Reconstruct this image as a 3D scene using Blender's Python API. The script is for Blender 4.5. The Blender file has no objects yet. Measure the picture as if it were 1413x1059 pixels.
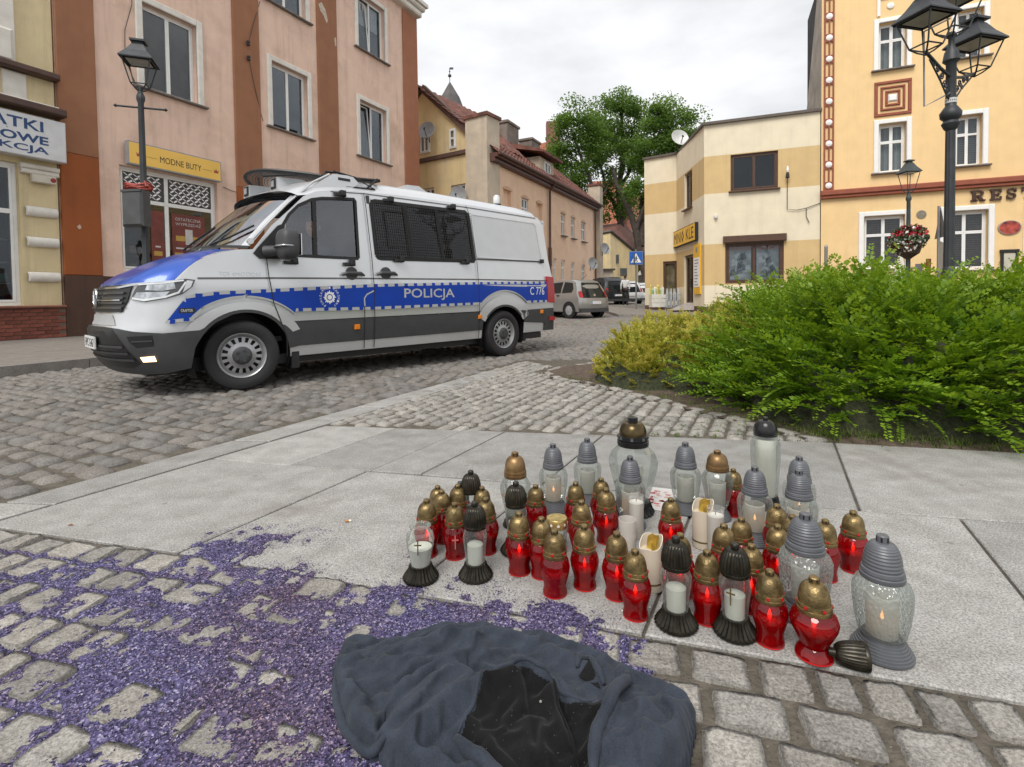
import bpy, math, random, numpy as np
from mathutils import Vector, Matrix, noise as mnoise
from mathutils.geometry import delaunay_2d_cdt
random.seed(7); rng = np.random.default_rng(7)
SC = bpy.context.scene; COL = SC.collection
PI = math.pi; rad = math.radians

# ---------------------------------------------------------------- camera
cam_d = bpy.data.cameras.new('camera'); cam = bpy.data.objects.new('camera', cam_d); COL.objects.link(cam)
cam_d.sensor_width = 36; cam_d.lens = 720/1413*36; cam_d.shift_y = -(529.5-432.7)/1413
cam_d.clip_start = .02; cam_d.clip_end = 2000
_p, _r = rad(1.73), rad(-.765)
_f = Vector((0, math.cos(_p), -math.sin(_p))); _u = Vector((0, math.sin(_p), math.cos(_p))); _x = Vector((1, 0, 0))
_rt = _x*math.cos(_r)+_u*math.sin(_r); _up = -_x*math.sin(_r)+_u*math.cos(_r)
cam.matrix_world = Matrix(((_rt.x, _up.x, -_f.x, 0), (_rt.y, _up.y, -_f.y, 0), (_rt.z, _up.z, -_f.z, .875), (0, 0, 0, 1)))
SC.camera = cam
# ---------------------------------------------------------------- world: bright overcast
SUN_AZ, SUN_EL = rad(205), rad(52)          # compass-like: 0 = +Y, clockwise
wd = bpy.data.worlds.new('World'); SC.world = wd; wd.use_nodes = True
nt = wd.node_tree; N = nt.nodes; L = nt.links
N.clear()
out = N.new('ShaderNodeOutputWorld'); bg = N.new('ShaderNodeBackground'); L.new(bg.outputs[0], out.inputs[0])
sky = N.new('ShaderNodeTexSky'); sky.sky_type = 'NISHITA'; sky.sun_disc = False
sky.sun_elevation = SUN_EL; sky.sun_rotation = SUN_AZ
tc = N.new('ShaderNodeTexCoord'); mp = N.new('ShaderNodeMapping'); mp.inputs['Scale'].default_value = (1, 1, 2.6)
L.new(tc.outputs['Generated'], mp.inputs[0])
nz = N.new('ShaderNodeTexNoise'); nz.inputs['Scale'].default_value = 2.3; nz.inputs['Detail'].default_value = 7; nz.inputs['Roughness'].default_value = .52
L.new(mp.outputs[0], nz.inputs[0])
cr = N.new('ShaderNodeValToRGB'); cr.color_ramp.elements[0].position = .36; cr.color_ramp.elements[1].position = .66
cr.color_ramp.elements[0].color = (5.7, 5.8, 6.0, 1); cr.color_ramp.elements[1].color = (8.9, 8.9, 8.9, 1)
L.new(nz.outputs['Fac'], cr.inputs[0])
mx = N.new('ShaderNodeMix'); mx.data_type = 'RGBA'; mx.inputs['Factor'].default_value = .93     # thick cloud over the blue
L.new(sky.outputs[0], mx.inputs['A']); L.new(cr.outputs[0], mx.inputs['B'])
L.new(mx.outputs['Result'], bg.inputs['Color']); bg.inputs['Strength'].default_value = .1
sun_d = bpy.data.lights.new('sun', 'SUN'); sun_d.energy = 2.2; sun_d.angle = rad(30); sun_d.color = (1, .965, .91)
sun = bpy.data.objects.new('sun', sun_d); COL.objects.link(sun)
_sd = Vector((math.sin(SUN_AZ)*math.cos(SUN_EL), math.cos(SUN_AZ)*math.cos(SUN_EL), math.sin(SUN_EL)))
sun.rotation_euler = (-_sd).to_track_quat('-Z', 'Y').to_euler()
SC.view_settings.view_transform = 'Standard'; SC.view_settings.look = 'None'; SC.view_settings.gamma = 1
SC.view_settings.use_curve_mapping = False; SC.view_settings.exposure = .42
try:
    SC.cycles.max_bounces = 10; SC.cycles.transparent_max_bounces = 24; SC.cycles.transmission_bounces = 10
    SC.cycles.caustics_refractive = False; SC.cycles.caustics_reflective = False
except Exception: pass

# ---------------------------------------------------------------- helpers
def thing(name, label=None, cat=None, loc=(0, 0, 0), rz=0, group=None, kind=None):
    o = bpy.data.objects.new(name, None); COL.objects.link(o); o.location = loc; o.rotation_euler = (0, 0, rz)
    o.empty_display_size = .1
    return tag(o, label, cat, group, kind)
def tag(o, label=None, cat=None, group=None, kind=None):
    for k, v in (('label', label), ('category', cat), ('group', group), ('kind', kind)):
        if v: o[k] = v
    return o
def link(name, me, parent=None, mats=None):
    if mats is not None and not me.materials:
        for m in (mats if isinstance(mats, (list, tuple)) else [mats]): me.materials.append(m)
    o = bpy.data.objects.new(name, me); COL.objects.link(o)
    if parent is not None: o.parent = parent
    return o
KIDS = {}
def copy_tree(o, parent=None):
    c = o.copy(); COL.objects.link(c); c.parent = parent
    for ch in o.children: copy_tree(ch, c)
    return c
def np_mesh(name, V, F, mats=None, smooth=False, mi=None, angle=None):
    me = bpy.data.meshes.new(name)
    V = np.asarray(V, np.float32); 
    if isinstance(F, np.ndarray):
        n, k = F.shape
        me.vertices.add(len(V)); me.vertices.foreach_set('co', V.ravel())
        me.loops.add(n*k); me.loops.foreach_set('vertex_index', F.astype(np.int32).ravel())
        me.polygons.add(n); me.polygons.foreach_set('loop_start', np.arange(0, n*k, k, dtype=np.int32))
        try: me.polygons.foreach_set('loop_total', np.full(n, k, np.int32))
        except Exception: pass
    else:
        me.from_pydata([tuple(map(float, v)) for v in V], [], F)
    if mi is not None: me.polygons.foreach_set('material_index', np.asarray(mi, np.int32))
    me.polygons.foreach_set('use_smooth', np.full(len(me.polygons), bool(smooth)))
    me.update(calc_edges=True); me.validate()
    if smooth and angle:
        try: me.set_sharp_from_angle(angle=rad(angle))
        except Exception: pass
    for m in (mats if isinstance(mats, (list, tuple)) else [mats] if mats else []): me.materials.append(m)
    return me
class MB:
    def __init__(s): s.v = []; s.f = []; s.m = []; s.T = None
    def add(s, vs, fs, mi=0):
        b = len(s.v)
        if s.T is not None: vs = [s.T @ Vector(v) for v in vs]
        s.v += [tuple(v) for v in vs]; s.f += [tuple(b+i for i in f) for f in fs]; s.m += [mi]*len(fs); return s
    def box(s, x0, x1, y0, y1, z0, z1, mi=0, bev=0):
        if bev: 
            b = min(bev, (x1-x0)*.4, (z1-z0)*.4)
            # chamfer of the front (-y) rim only: what the eye meets first on frames and boards
            vs = [(x0, y0+b, z0), (x1, y0+b, z0), (x1, y0+b, z1), (x0, y0+b, z1), (x0+b, y0, z0+b), (x1-b, y0, z0+b), (x1-b, y0, z1-b), (x0+b, y0, z1-b),
                  (x0, y1, z0), (x1, y1, z0), (x1, y1, z1), (x0, y1, z1)]
            fs = [(4, 5, 6, 7), (0, 1, 5, 4), (1, 2, 6, 5), (2, 3, 7, 6), (3, 0, 4, 7), (0, 8, 9, 1), (1, 9, 10, 2), (2, 10, 11, 3), (3, 11, 8, 0), (8, 11, 10, 9)]
            return s.add(vs, fs, mi)
        return s.add([(x0, y0, z0), (x1, y0, z0), (x1, y1, z0), (x0, y1, z0), (x0, y0, z1), (x1, y0, z1), (x1, y1, z1), (x0, y1, z1)],
                     [(0, 3, 2, 1), (4, 5, 6, 7), (0, 1, 5, 4), (1, 2, 6, 5), (2, 3, 7, 6), (3, 0, 4, 7)], mi)
    def tube(s, pts, r, n=8, closed=False, mi=0):
        pts = [Vector(p) for p in pts]; k = len(pts); rs = r if isinstance(r, (list, tuple)) else [r]*k
        vs = []; prev = None
        for i, p in enumerate(pts):
            a = pts[(i-1) % k] if (closed or i) else pts[0]; b = pts[(i+1) % k] if (closed or i < k-1) else pts[-1]
            t = (b-a).normalized() if (b-a).length > 1e-9 else Vector((0, 0, 1))
            if prev is None:
                up = Vector((0, 0, 1)) if abs(t.z) < .9 else Vector((1, 0, 0)); u = t.cross(up).normalized()
            else: u = (prev-t*prev.dot(t)).normalized()
            prev = u; w = t.cross(u)
            vs += [p+(u*math.cos(2*PI*j/n)+w*math.sin(2*PI*j/n))*rs[i] for j in range(n)]
        fs = []
        for i in range(k if closed else k-1):
            for j in range(n):
                a, b = i*n+j, i*n+(j+1) % n; c, d = ((i+1) % k)*n+(j+1) % n, ((i+1) % k)*n+j
                fs.append((a, b, c, d))
        if not closed: fs += [tuple(range(n-1, -1, -1)), tuple((k-1)*n+j for j in range(n))]
        return s.add(vs, fs, mi)
    def lathe(s, prof, n=24, o=(0, 0, 0), mi=0, M=None, fn=None, cap=True):
        vs = []; fs = []
        for (r, z) in prof:
            for j in range(n):
                a = 2*PI*j/n; rr = r*(fn(a, z) if fn else 1)
                v = Vector((rr*math.cos(a), rr*math.sin(a), z))
                if M is not None: v = M @ v
                vs.append(v+Vector(o))
        for i in range(len(prof)-1):
            for j in range(n):
                fs.append((i*n+j, i*n+(j+1) % n, (i+1)*n+(j+1) % n, (i+1)*n+j))
        if cap and prof[0][0] > 1e-5: fs.append(tuple(range(n-1, -1, -1)))
        if cap and prof[-1][0] > 1e-5: fs.append(tuple((len(prof)-1)*n+j for j in range(n)))
        return s.add(vs, fs, mi)
    def prism(s, poly, y0, y1, mi=0, fmap=None):       # poly in (x,z), extruded along y
        n = len(poly); vs = [(x, y0, z) for x, z in poly]+[(x, y1, z) for x, z in poly]
        ar = sum(poly[i][0]*poly[(i+1) % n][1]-poly[(i+1) % n][0]*poly[i][1] for i in range(n))
        idx = list(range(n)) if ar > 0 else list(range(n-1, -1, -1))
        fs = [tuple(idx), tuple(n+i for i in reversed(idx))]
        for k in range(n):
            a, b = idx[k], idx[(k+1) % n]; fs.append((a, a+n, b+n, b))
        if fmap: vs = [fmap(v) for v in vs]
        return s.add(vs, fs, mi)
    def grid(s, P, mi=0, flip=False):
        r, c = len(P), len(P[0]); vs = [q for row in P for q in row]; fs = []
        for i in range(r-1):
            for j in range(c-1):
                f = (i*c+j, i*c+j+1, (i+1)*c+j+1, (i+1)*c+j); fs.append(f[::-1] if flip else f)
        return s.add(vs, fs, mi)
    def build(s, name, mats, parent=None, smooth=False, angle=40):
        me = np_mesh(name, s.v, s.f, mats, smooth, s.m, angle)
        return link(name, me, parent)
def boxes(name, m, parent, *bs, bev=0, **k):
    b = MB()
    for q in bs: b.box(*q, bev=bev)
    return b.build(name, m, parent, **k)
# ---- flat-print lettering as real thin letters
_tcache = {}
def text_verts(s, ex=0.0, bold=0.0):
    k = (s, ex, bold)
    if k not in _tcache:
        cu = bpy.data.curves.new('letters', 'FONT'); cu.body = s; cu.extrude = ex; cu.offset = bold; cu.resolution_u = 3
        o = bpy.data.objects.new('letters', cu); COL.objects.link(o)
        bpy.context.view_layer.update()
        me = o.evaluated_get(bpy.context.evaluated_depsgraph_get()).to_mesh()
        V = [v.co.copy() for v in me.vertices]; F = [tuple(p.vertices) for p in me.polygons]
        o.to_mesh_clear(); bpy.data.objects.remove(o); bpy.data.curves.remove(cu)
        _tcache[k] = (V, F)
    return _tcache[k]
def text_mb(mb, s, x0, x1, z0, z1, y, thick=.0, bold=0.0, mi=0, fmap=None, keep=False):
    """letters filling the box x0..x1, z0..z1 on the plane y (facing -y); fmap(x, y, z) bends them on to a surface"""
    V, F = text_verts(s, .5 if thick else 0, bold)
    ax, bx = min(v.x for v in V), max(v.x for v in V); ay, by = min(v.y for v in V), max(v.y for v in V)
    sx, sz = (x1-x0)/(bx-ax), (z1-z0)/(by-ay)
    vs = []
    for v in V:
        q = (x0+(v.x-ax)*sx, y-thick*(v.z+.5) if thick else y, z0+(v.y-ay)*sz)
        vs.append(fmap(q) if fmap else q)
    mb.add(vs, F, mi)
# ---- materials
MATS = {}
def nodes(name):
    m = bpy.data.materials.new(name); m.use_nodes = True; t = m.node_tree
    return m, t, t.nodes['Principled BSDF']
def setp(b, **k):
    for a, v in k.items():
        a = a.replace('_', ' ')
        if a in b.inputs: b.inputs[a].default_value = v
def M(name, col, rough=.6, metal=0, var=.12, scale=6, bump=.0, bscale=40, coat=0, spec=None, dirt=0, dscale=.9, dcol=(.12, .1, .08), detail=6, col2=None, obj_var=0, streak=0):
    if name in MATS: return MATS[name]
    m, t, b = nodes(name); n, l = t.nodes, t.links
    setp(b, Roughness=rough, Metallic=metal, Coat_Weight=coat, Coat_Roughness=.08)
    if spec is not None: setp(b, Specular_IOR_Level=spec)
    g = n.new('ShaderNodeTexCoord'); z = n.new('ShaderNodeTexNoise'); z.inputs['Scale'].default_value = scale; z.inputs['Detail'].default_value = detail
    l.new(g.outputs['Object'], z.inputs[0])
    r = n.new('ShaderNodeValToRGB'); r.color_ramp.elements[0].position = .3; r.color_ramp.elements[1].position = .7
    c2 = col2 or tuple(min(1, c*(1+var)) for c in col)
    r.color_ramp.elements[0].color = (*[c*(1-var) for c in col], 1); r.color_ramp.elements[1].color = (*c2, 1)
    l.new(z.outputs['Fac'], r.inputs[0]); last = r.outputs[0]
    if obj_var:
        oi = n.new('ShaderNodeObjectInfo'); mr = n.new('ShaderNodeMapRange'); mr.inputs['To Min'].default_value = 1-obj_var; mr.inputs['To Max'].default_value = 1+obj_var
        l.new(oi.outputs['Random'], mr.inputs[0]); mm = n.new('ShaderNodeVectorMath'); mm.operation = 'SCALE'
        l.new(last, mm.inputs[0]); l.new(mr.outputs[0], mm.inputs['Scale']); last = mm.outputs[0]
    if dirt:
        d = n.new('ShaderNodeTexNoise'); d.inputs['Scale'].default_value = dscale; d.inputs['Detail'].default_value = 9; d.inputs['Roughness'].default_value = .68
        l.new(g.outputs['Object'], d.inputs[0]); dr = n.new('ShaderNodeValToRGB'); dr.color_ramp.elements[0].position = .5; dr.color_ramp.elements[1].position = .78
        dr.color_ramp.elements[0].color = (0, 0, 0, 1); dr.color_ramp.elements[1].color = (dirt, dirt, dirt, 1); l.new(d.outputs['Fac'], dr.inputs[0])
        x = n.new('ShaderNodeMix'); x.data_type = 'RGBA'; l.new(dr.outputs[0], x.inputs['Factor']); l.new(last, x.inputs['A']); x.inputs['B'].default_value = (*dcol, 1); last = x.outputs['Result']
    if streak:
        mp_ = n.new('ShaderNodeMapping'); mp_.inputs['Scale'].default_value = (3.2, 3.2, .22); l.new(g.outputs['Object'], mp_.inputs[0]); d = n.new('ShaderNodeTexNoise'); d.inputs['Scale'].default_value = 1.3; d.inputs['Detail'].default_value = 8; d.inputs['Roughness'].default_value = .7; l.new(mp_.outputs[0], d.inputs[0])
        dr = n.new('ShaderNodeValToRGB'); dr.color_ramp.elements[0].position = .5; dr.color_ramp.elements[1].position = .75; dr.color_ramp.elements[0].color = (0, 0, 0, 1); dr.color_ramp.elements[1].color = (streak, streak, streak, 1); l.new(d.outputs['Fac'], dr.inputs[0])
        x = n.new('ShaderNodeMix'); x.data_type = 'RGBA'; l.new(dr.outputs[0], x.inputs['Factor']); l.new(last, x.inputs['A']); x.inputs['B'].default_value = (*[c*.6 for c in dcol], 1); last = x.outputs['Result']
    l.new(last, b.inputs['Base Color'])
    if bump:
        z2 = n.new('ShaderNodeTexNoise'); z2.inputs['Scale'].default_value = bscale; z2.inputs['Detail'].default_value = 5; l.new(g.outputs['Object'], z2.inputs[0])
        bp = n.new('ShaderNodeBump'); bp.inputs['Strength'].default_value = bump; bp.inputs['Distance'].default_value = .02
        l.new(z2.outputs['Fac'], bp.inputs['Height']); l.new(bp.outputs[0], b.inputs['Normal'])
    MATS[name] = m; return m
def granite(name, light, dark, scale=220, amount=.5, bump=.25, obj_var=.08, stain=.25, scol=(.16, .14, .12), gum=0):
    m, t, b = nodes(name); n, l = t.nodes, t.links; setp(b, Roughness=.78)
    g = n.new('ShaderNodeTexCoord'); geo = n.new('ShaderNodeNewGeometry')
    def nz(sc, det, ro=.6, src=None):
        z = n.new('ShaderNodeTexNoise'); z.inputs['Scale'].default_value = sc; z.inputs['Detail'].default_value = det; z.inputs['Roughness'].default_value = ro
        l.new(src or geo.outputs['Position'], z.inputs[0]); return z.outputs['Fac']
    def ramp(f, a, bb, ca, cb):
        r = n.new('ShaderNodeValToRGB'); r.color_ramp.elements[0].position = a; r.color_ramp.elements[1].position = bb
        r.color_ramp.elements[0].color = (*ca, 1); r.color_ramp.elements[1].color = (*cb, 1); l.new(f, r.inputs[0]); return r.outputs[0]
    sp = ramp(nz(scale, 4, .75), .5-.22*amount, .5+.22*amount, dark, light)
    md = ramp(nz(7, 8, .7), .38, .66, (.72, .70, .67), (1.06, 1.05, 1.03))
    mu = n.new('ShaderNodeMix'); mu.data_type = 'RGBA'; mu.blend_type = 'MULTIPLY'; mu.inputs['Factor'].default_value = .8; l.new(sp, mu.inputs['A']); l.new(md, mu.inputs['B'])
    st = ramp(nz(1.7, 9, .72), .52, .74, (0, 0, 0), (stain, stain, stain))
    x = n.new('ShaderNodeMix'); x.data_type = 'RGBA'; l.new(st, x.inputs['Factor']); l.new(mu.outputs['Result'], x.inputs['A']); x.inputs['B'].default_value = (*scol, 1)
    if gum:       # trodden-in gum and drip spots
        v = n.new('ShaderNodeTexVoronoi'); v.inputs['Scale'].default_value = 5.5; l.new(geo.outputs['Position'], v.inputs[0]); q = n.new('ShaderNodeMapRange'); q.inputs['From Min'].default_value = .055; q.inputs['From Max'].default_value = .075; q.inputs['To Min'].default_value = gum; q.inputs['To Max'].default_value = 0; l.new(v.outputs['Distance'], q.inputs[0])
        x2 = n.new('ShaderNodeMix'); x2.data_type = 'RGBA'; l.new(q.outputs[0], x2.inputs['Factor']); l.new(x.outputs['Result'], x2.inputs['A']); x2.inputs['B'].default_value = (.13, .12, .11, 1); x = x2
    oi = n.new('ShaderNodeObjectInfo'); mr = n.new('ShaderNodeMapRange'); mr.inputs['To Min'].default_value = 1-obj_var; mr.inputs['To Max'].default_value = 1+obj_var
    l.new(oi.outputs['Random'], mr.inputs[0]); mm = n.new('ShaderNodeVectorMath'); mm.operation = 'SCALE'; l.new(x.outputs['Result'], mm.inputs[0]); l.new(mr.outputs[0], mm.inputs['Scale'])
    l.new(mm.outputs[0], b.inputs['Base Color'])
    bp = n.new('ShaderNodeBump'); bp.inputs['Strength'].default_value = bump; bp.inputs['Distance'].default_value = .006
    l.new(nz(90, 6, .7), bp.inputs['Height']); l.new(bp.outputs[0], b.inputs['Normal'])
    MATS[name] = m; return m
def glass_pane(name, tint=(.74, .77, .78), refl=.09, rough=.02):
    """window glass: clear enough to show what stands behind it, mirroring the sky at a slant"""
    m, t, b = nodes(name); n, l = t.nodes, t.links; o = n['Material Output']; n.remove(b)
    tr = n.new('ShaderNodeBsdfTransparent'); tr.inputs[0].default_value = (*tint, 1); gl = n.new('ShaderNodeBsdfGlossy'); gl.inputs['Roughness'].default_value = rough
    gl.inputs[0].default_value = (.92, .95, 1, 1)
    fr = n.new('ShaderNodeLayerWeight'); fr.inputs[0].default_value = .35; mr = n.new('ShaderNodeMapRange'); mr.inputs['To Min'].default_value = refl*.35; mr.inputs['To Max'].default_value = min(1, refl*2.2)
    l.new(fr.outputs['Fresnel'], mr.inputs[0]); x = n.new('ShaderNodeMixShader'); l.new(mr.outputs[0], x.inputs[0]); l.new(tr.outputs[0], x.inputs[1]); l.new(gl.outputs[0], x.inputs[2]); l.new(x.outputs[0], o.inputs[0])
    MATS[name] = m; return m
def srgb(r, g, b): return tuple(((c/255+.055)/1.055)**2.4 if c > 10 else c/255/12.92 for c in (r, g, b))
black = M('black_plastic', (.012, .012, .013), .45, var=.15)
white_pvc = M('white_pvc', (.78, .78, .76), .4, var=.04, dirt=.12)
iron = M('painted_iron', (.035, .038, .042), .5, .2, var=.3, bump=.1, bscale=120)
brown_pvc = M('brown_pvc', (.085, .04, .022), .45, var=.15)
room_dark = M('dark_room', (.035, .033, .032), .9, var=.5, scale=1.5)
pane_glass = glass_pane('pane_glass')
# ================================================================ GROUND
def rise(y): 
    t = np.clip((np.asarray(y, float)-16)/16, 0, 1); return .40*t*t*(3-2*t)*.9+.0*y
E2 = np.array([.446, .895]); E2 /= np.linalg.norm(E2)          # along the street
B2 = np.array([.965, -.262]); B2 /= np.linalg.norm(B2)         # along the slab band
def pip(P, poly):
    x, y = P[:, 0], P[:, 1]; ins = np.zeros(len(P), bool); n = len(poly)
    for i in range(n):
        x1, y1 = poly[i]; x2, y2 = poly[(i+1) % n]
        c = ((y1 > y) != (y2 > y)); 
        with np.errstate(divide='ignore', invalid='ignore'): c &= x < (x2-x1)*(y-y1)/(y2-y1+1e-12)+x1
        ins ^= c
    return ins
soil_m = M('joint_soil', (.105, .09, .07), .95, var=.35, scale=30, bump=.6, bscale=90)
# far cobbles: pattern as material on a sheet (each stone there is under ten pixels)
def cobble_far():
    m, t, b = nodes('far_cobbles'); n, l = t.nodes, t.links; setp(b, Roughness=.85)
    geo = n.new('ShaderNodeNewGeometry'); mp = n.new('ShaderNodeMapping'); mp.inputs['Rotation'].default_value = (0, 0, math.atan2(.446, .895)); l.new(geo.outputs['Position'], mp.inputs[0])
    v = n.new('ShaderNodeTexVoronoi'); v.inputs['Scale'].default_value = 6; v.inputs['Randomness'].default_value = .55; l.new(mp.outputs[0], v.inputs[0])
    r = n.new('ShaderNodeValToRGB'); r.color_ramp.elements[0].position = .0; r.color_ramp.elements[1].position = .85
    r.color_ramp.elements[0].color = (.36, .33, .30, 1); r.color_ramp.elements[1].color = (.09, .08, .072, 1); l.new(v.outputs['Distance'], r.inputs[0])
    hs = n.new('ShaderNodeMix'); hs.data_type = 'RGBA'; hs.blend_type = 'MULTIPLY'; hs.inputs['Factor'].default_value = .35; l.new(r.outputs[0], hs.inputs['A']); l.new(v.outputs['Color'], hs.inputs['B'])
    l.new(hs.outputs['Result'], b.inputs['Base Color']); bp = n.new('ShaderNodeBump'); bp.inputs['Strength'].default_value = .8; bp.inputs['Distance'].default_value = .02; bp.invert = True
    l.new(v.outputs['Distance'], bp.inputs['Height']); l.new(bp.outputs[0], b.inputs['Normal']); return m
far_m = cobble_far()
ys = np.concatenate([np.arange(-8, 16, 4), np.arange(16, 36, 1.0), np.array([40, 60, 100, 200, 500.])]); xs = np.array([-500, -80, -40, -20, -10, 0, 10, 20, 40, 80, 500.])
gx, gy = np.meshgrid(xs, ys); V = np.stack([gx, gy, rise(gy)-.0115], -1).reshape(-1, 3)
F = np.array([(i*len(xs)+j, i*len(xs)+j+1, (i+1)*len(xs)+j+1, (i+1)*len(xs)+j) for i in range(len(ys)-1) for j in range(len(xs)-1)])
tag(link('ground', np_mesh('ground', V, F, soil_m)), kind='structure')
road = link('road', np_mesh('road', *(lambda ys, xs: (np.stack([*np.meshgrid(xs, ys), rise(np.meshgrid(xs, ys)[1])-.004], -1).reshape(-1, 3),
      np.array([(i*len(xs)+j, i*len(xs)+j+1, (i+1)*len(xs)+j+1, (i+1)*len(xs)+j) for i in range(len(ys)-1) for j in range(len(xs)-1)])))(np.concatenate([np.arange(15.2, 36, 1.3), [40, 50, 70.]]), np.linspace(-14, 16, 6)), far_m))
tag(road, kind='structure')
# ---- stone generator
def stone_variant(k, res=0, depth=.07, bulge=.012, rough=.004, cut=.16):
    r = random.Random(k)
    cs = [(-.5, -.5), (.5, -.5), (.5, .5), (-.5, .5)]; cs = [(x+r.uniform(-.045, .045), y+r.uniform(-.045, .045)) for x, y in cs]
    ring = []
    for i in range(4):
        a, p, q = cs[i], cs[i-1], cs[(i+1) % 4]; c1, c2 = r.uniform(.07, cut), r.uniform(.07, cut)
        ring += [(a[0]+(p[0]-a[0])*c1, a[1]+(p[1]-a[1])*c1), (a[0]+(q[0]-a[0])*c2, a[1]+(q[1]-a[1])*c2)]
        m = r.uniform(.4, .6); e = r.uniform(-.02, .03); mx_, my_ = a[0]+(q[0]-a[0])*m, a[1]+(q[1]-a[1])*m; ring.append((mx_*(1+e*2), my_*(1+e*2)))
    n = len(ring); tilt = (r.uniform(-.012, .012), r.uniform(-.012, .012)); vs = []; 
    levels = [(1.0, -depth), (.99, -.022), (.945, -.006), (.80, bulge*.4), (.45, bulge*.9)] if res else [(1.0, -depth), (.98, -.016), (.88, -.001), (.5, bulge*.7)]
    for s_, z in levels:
        for x, y in ring:
            dz = r.uniform(-rough, rough) if z > -.02 else 0
            j = 1+(r.uniform(-.02, .02) if z > -.05 else 0)
            vs.append((x*s_*j, y*s_*j, z+dz+x*tilt[0]+y*tilt[1]))
    vs.append((0, 0, bulge)); fs = []
    for lv in range(len(levels)-1):
        for j in range(n): fs.append((lv*n+j, lv*n+(j+1) % n, (lv+1)*n+(j+1) % n, (lv+1)*n+j))
    t = (len(levels)-1)*n; fs += [(t+j, t+(j+1) % n, len(vs)-1) for j in range(n)]
    return vs, fs
def lay_stones(parent, name, mats, spots, variants, limit=300, cam_xy=(0, 0), smooth=True):
    """spots: (x, y, z, rot, sx, sy). The `limit` that show largest become objects, the rest one joined part."""
    # size in the picture ~ area * height / d^3
    d = [(math.hypot(s[0], s[1])**2+.76)**1.5/(s[4]*s[5]) for s in spots]; order = np.argsort(d)
    meshes = [[np_mesh(name, v, f, [m], smooth, None, 50) for v, f in variants] for m in mats]
    big = order[:limit] if len(spots) > limit else order
    for i in big:
        x, y, z, ro, sx, sy = spots[i]; o = link(name, meshes[random.randrange(len(mats))][random.randrange(len(variants))], parent)
        o.location = (x, y, z); o.rotation_euler = (0, 0, ro+random.choice((0, PI))); o.scale = (sx, sy, 1)
    rest = order[limit:] if len(spots) > limit else []
    if len(rest):
        VV = []; FF = []; MI = []; b = 0
        for i in rest:
            x, y, z, ro, sx, sy = spots[i]; v, f = variants[random.randrange(len(variants))]; a = np.array(v)*np.array([sx, sy, 1]); c, s_ = math.cos(ro), math.sin(ro)
            VV.append(np.stack([a[:, 0]*c-a[:, 1]*s_+x, a[:, 0]*s_+a[:, 1]*c+y, a[:, 2]+z], -1)); FF += [tuple(b+q for q in g) for g in f]; MI += [random.randrange(len(mats))]*len(f); b += len(v)
        o = link(name+'s', np_mesh(name+'s', np.concatenate(VV), FF, list(mats), smooth, MI, 50), parent); o['kind'] = 'stuff'
def courses(origin, u, w, nu, nw, du, dw, jit=.07, gap=.012, rnd=random):
    """rows of stones along u, stepping by w; yields (x, y, rot, sx, sy)"""
    rot = math.atan2(u[1], u[0]); res = []
    wp = np.array([-u[1], u[0]])
    for r in range(nw):
        off = rnd.uniform(0, du); x = -off
        h = dw*(1+rnd.uniform(-.05, .05))
        while x < nu*du:
            L_ = du*(1+rnd.uniform(-2*jit, 2.4*jit)); cx = x+L_/2; x += L_
            p = np.array(origin)+np.array(u)*cx+np.array(w)*(r+.5)*dw
            res.append((p[0], p[1], rot+rnd.uniform(-.03, .03), L_-gap, h-gap))
    return res
cob_mats = [granite('road_stone_warm', (.262, .242, .222), (.115, .105, .096), 130, .7, .5, .18, .5, (.09, .08, .07)), granite('road_stone_grey', (.235, .225, .213), (.108, .102, .096), 130, .7, .5, .18, .5, (.09, .08, .07))]
sett_mats = [granite('sett_pale', (.47, .445, .41), (.20, .19, .172), 140, .6, .95, .16, .45), granite('sett_grey', (.41, .395, .37), (.175, .165, .15), 140, .6, .95, .16, .45)]
slab_m = granite('slab_granite', (.475, .468, .452), (.17, .168, .163), 170, .62, .12, .15, .85, (.17, .15, .13), .55)
# ---- slab band
slabs = thing('slab_paving', kind='structure')
e = np.array([.453, .891]); b0 = np.array([-2.02, 2.02])          # lower left corner region
def on_lower(s): # along the lower edge of the band
    pts = np.array([(-2.9, 2.27), (-2.02, 2.02), (-.99, 1.745), (.29, 1.335), (1.08, 1.08), (1.8, .86), (2.7, .6), (3.7, .3)]); return np.array([np.interp(s, pts[:, 0], pts[:, 0]), np.interp(s, pts[:, 0], pts[:, 1])])
def mid(s): pts = np.array([(-1.75, 2.9), (-1.19, 2.74), (-.48, 2.58), (1.25, 2.11), (1.92, 1.94), (4.6, 1.28)]); return np.array([s, np.interp(s, pts[:, 0], pts[:, 1])])
def upper(s): pts = np.array([(-1.6, 3.70), (-1.31, 3.62), (1.82, 3.05), (2.76, 2.79), (5.2, 2.15)]); return np.array([s, np.interp(s, pts[:, 0], pts[:, 1])])
def hit(fn, p):      # where the joint through p along e meets the curve fn
    lo, hi = -4., 7.
    for _ in range(50):
        m_ = (lo+hi)/2; q = fn(m_); side = (q-p)[0]*e[1]-(q-p)[1]*e[0]
        if side < 0: lo = m_
        else: hi = m_
    return fn((lo+hi)/2)
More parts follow.
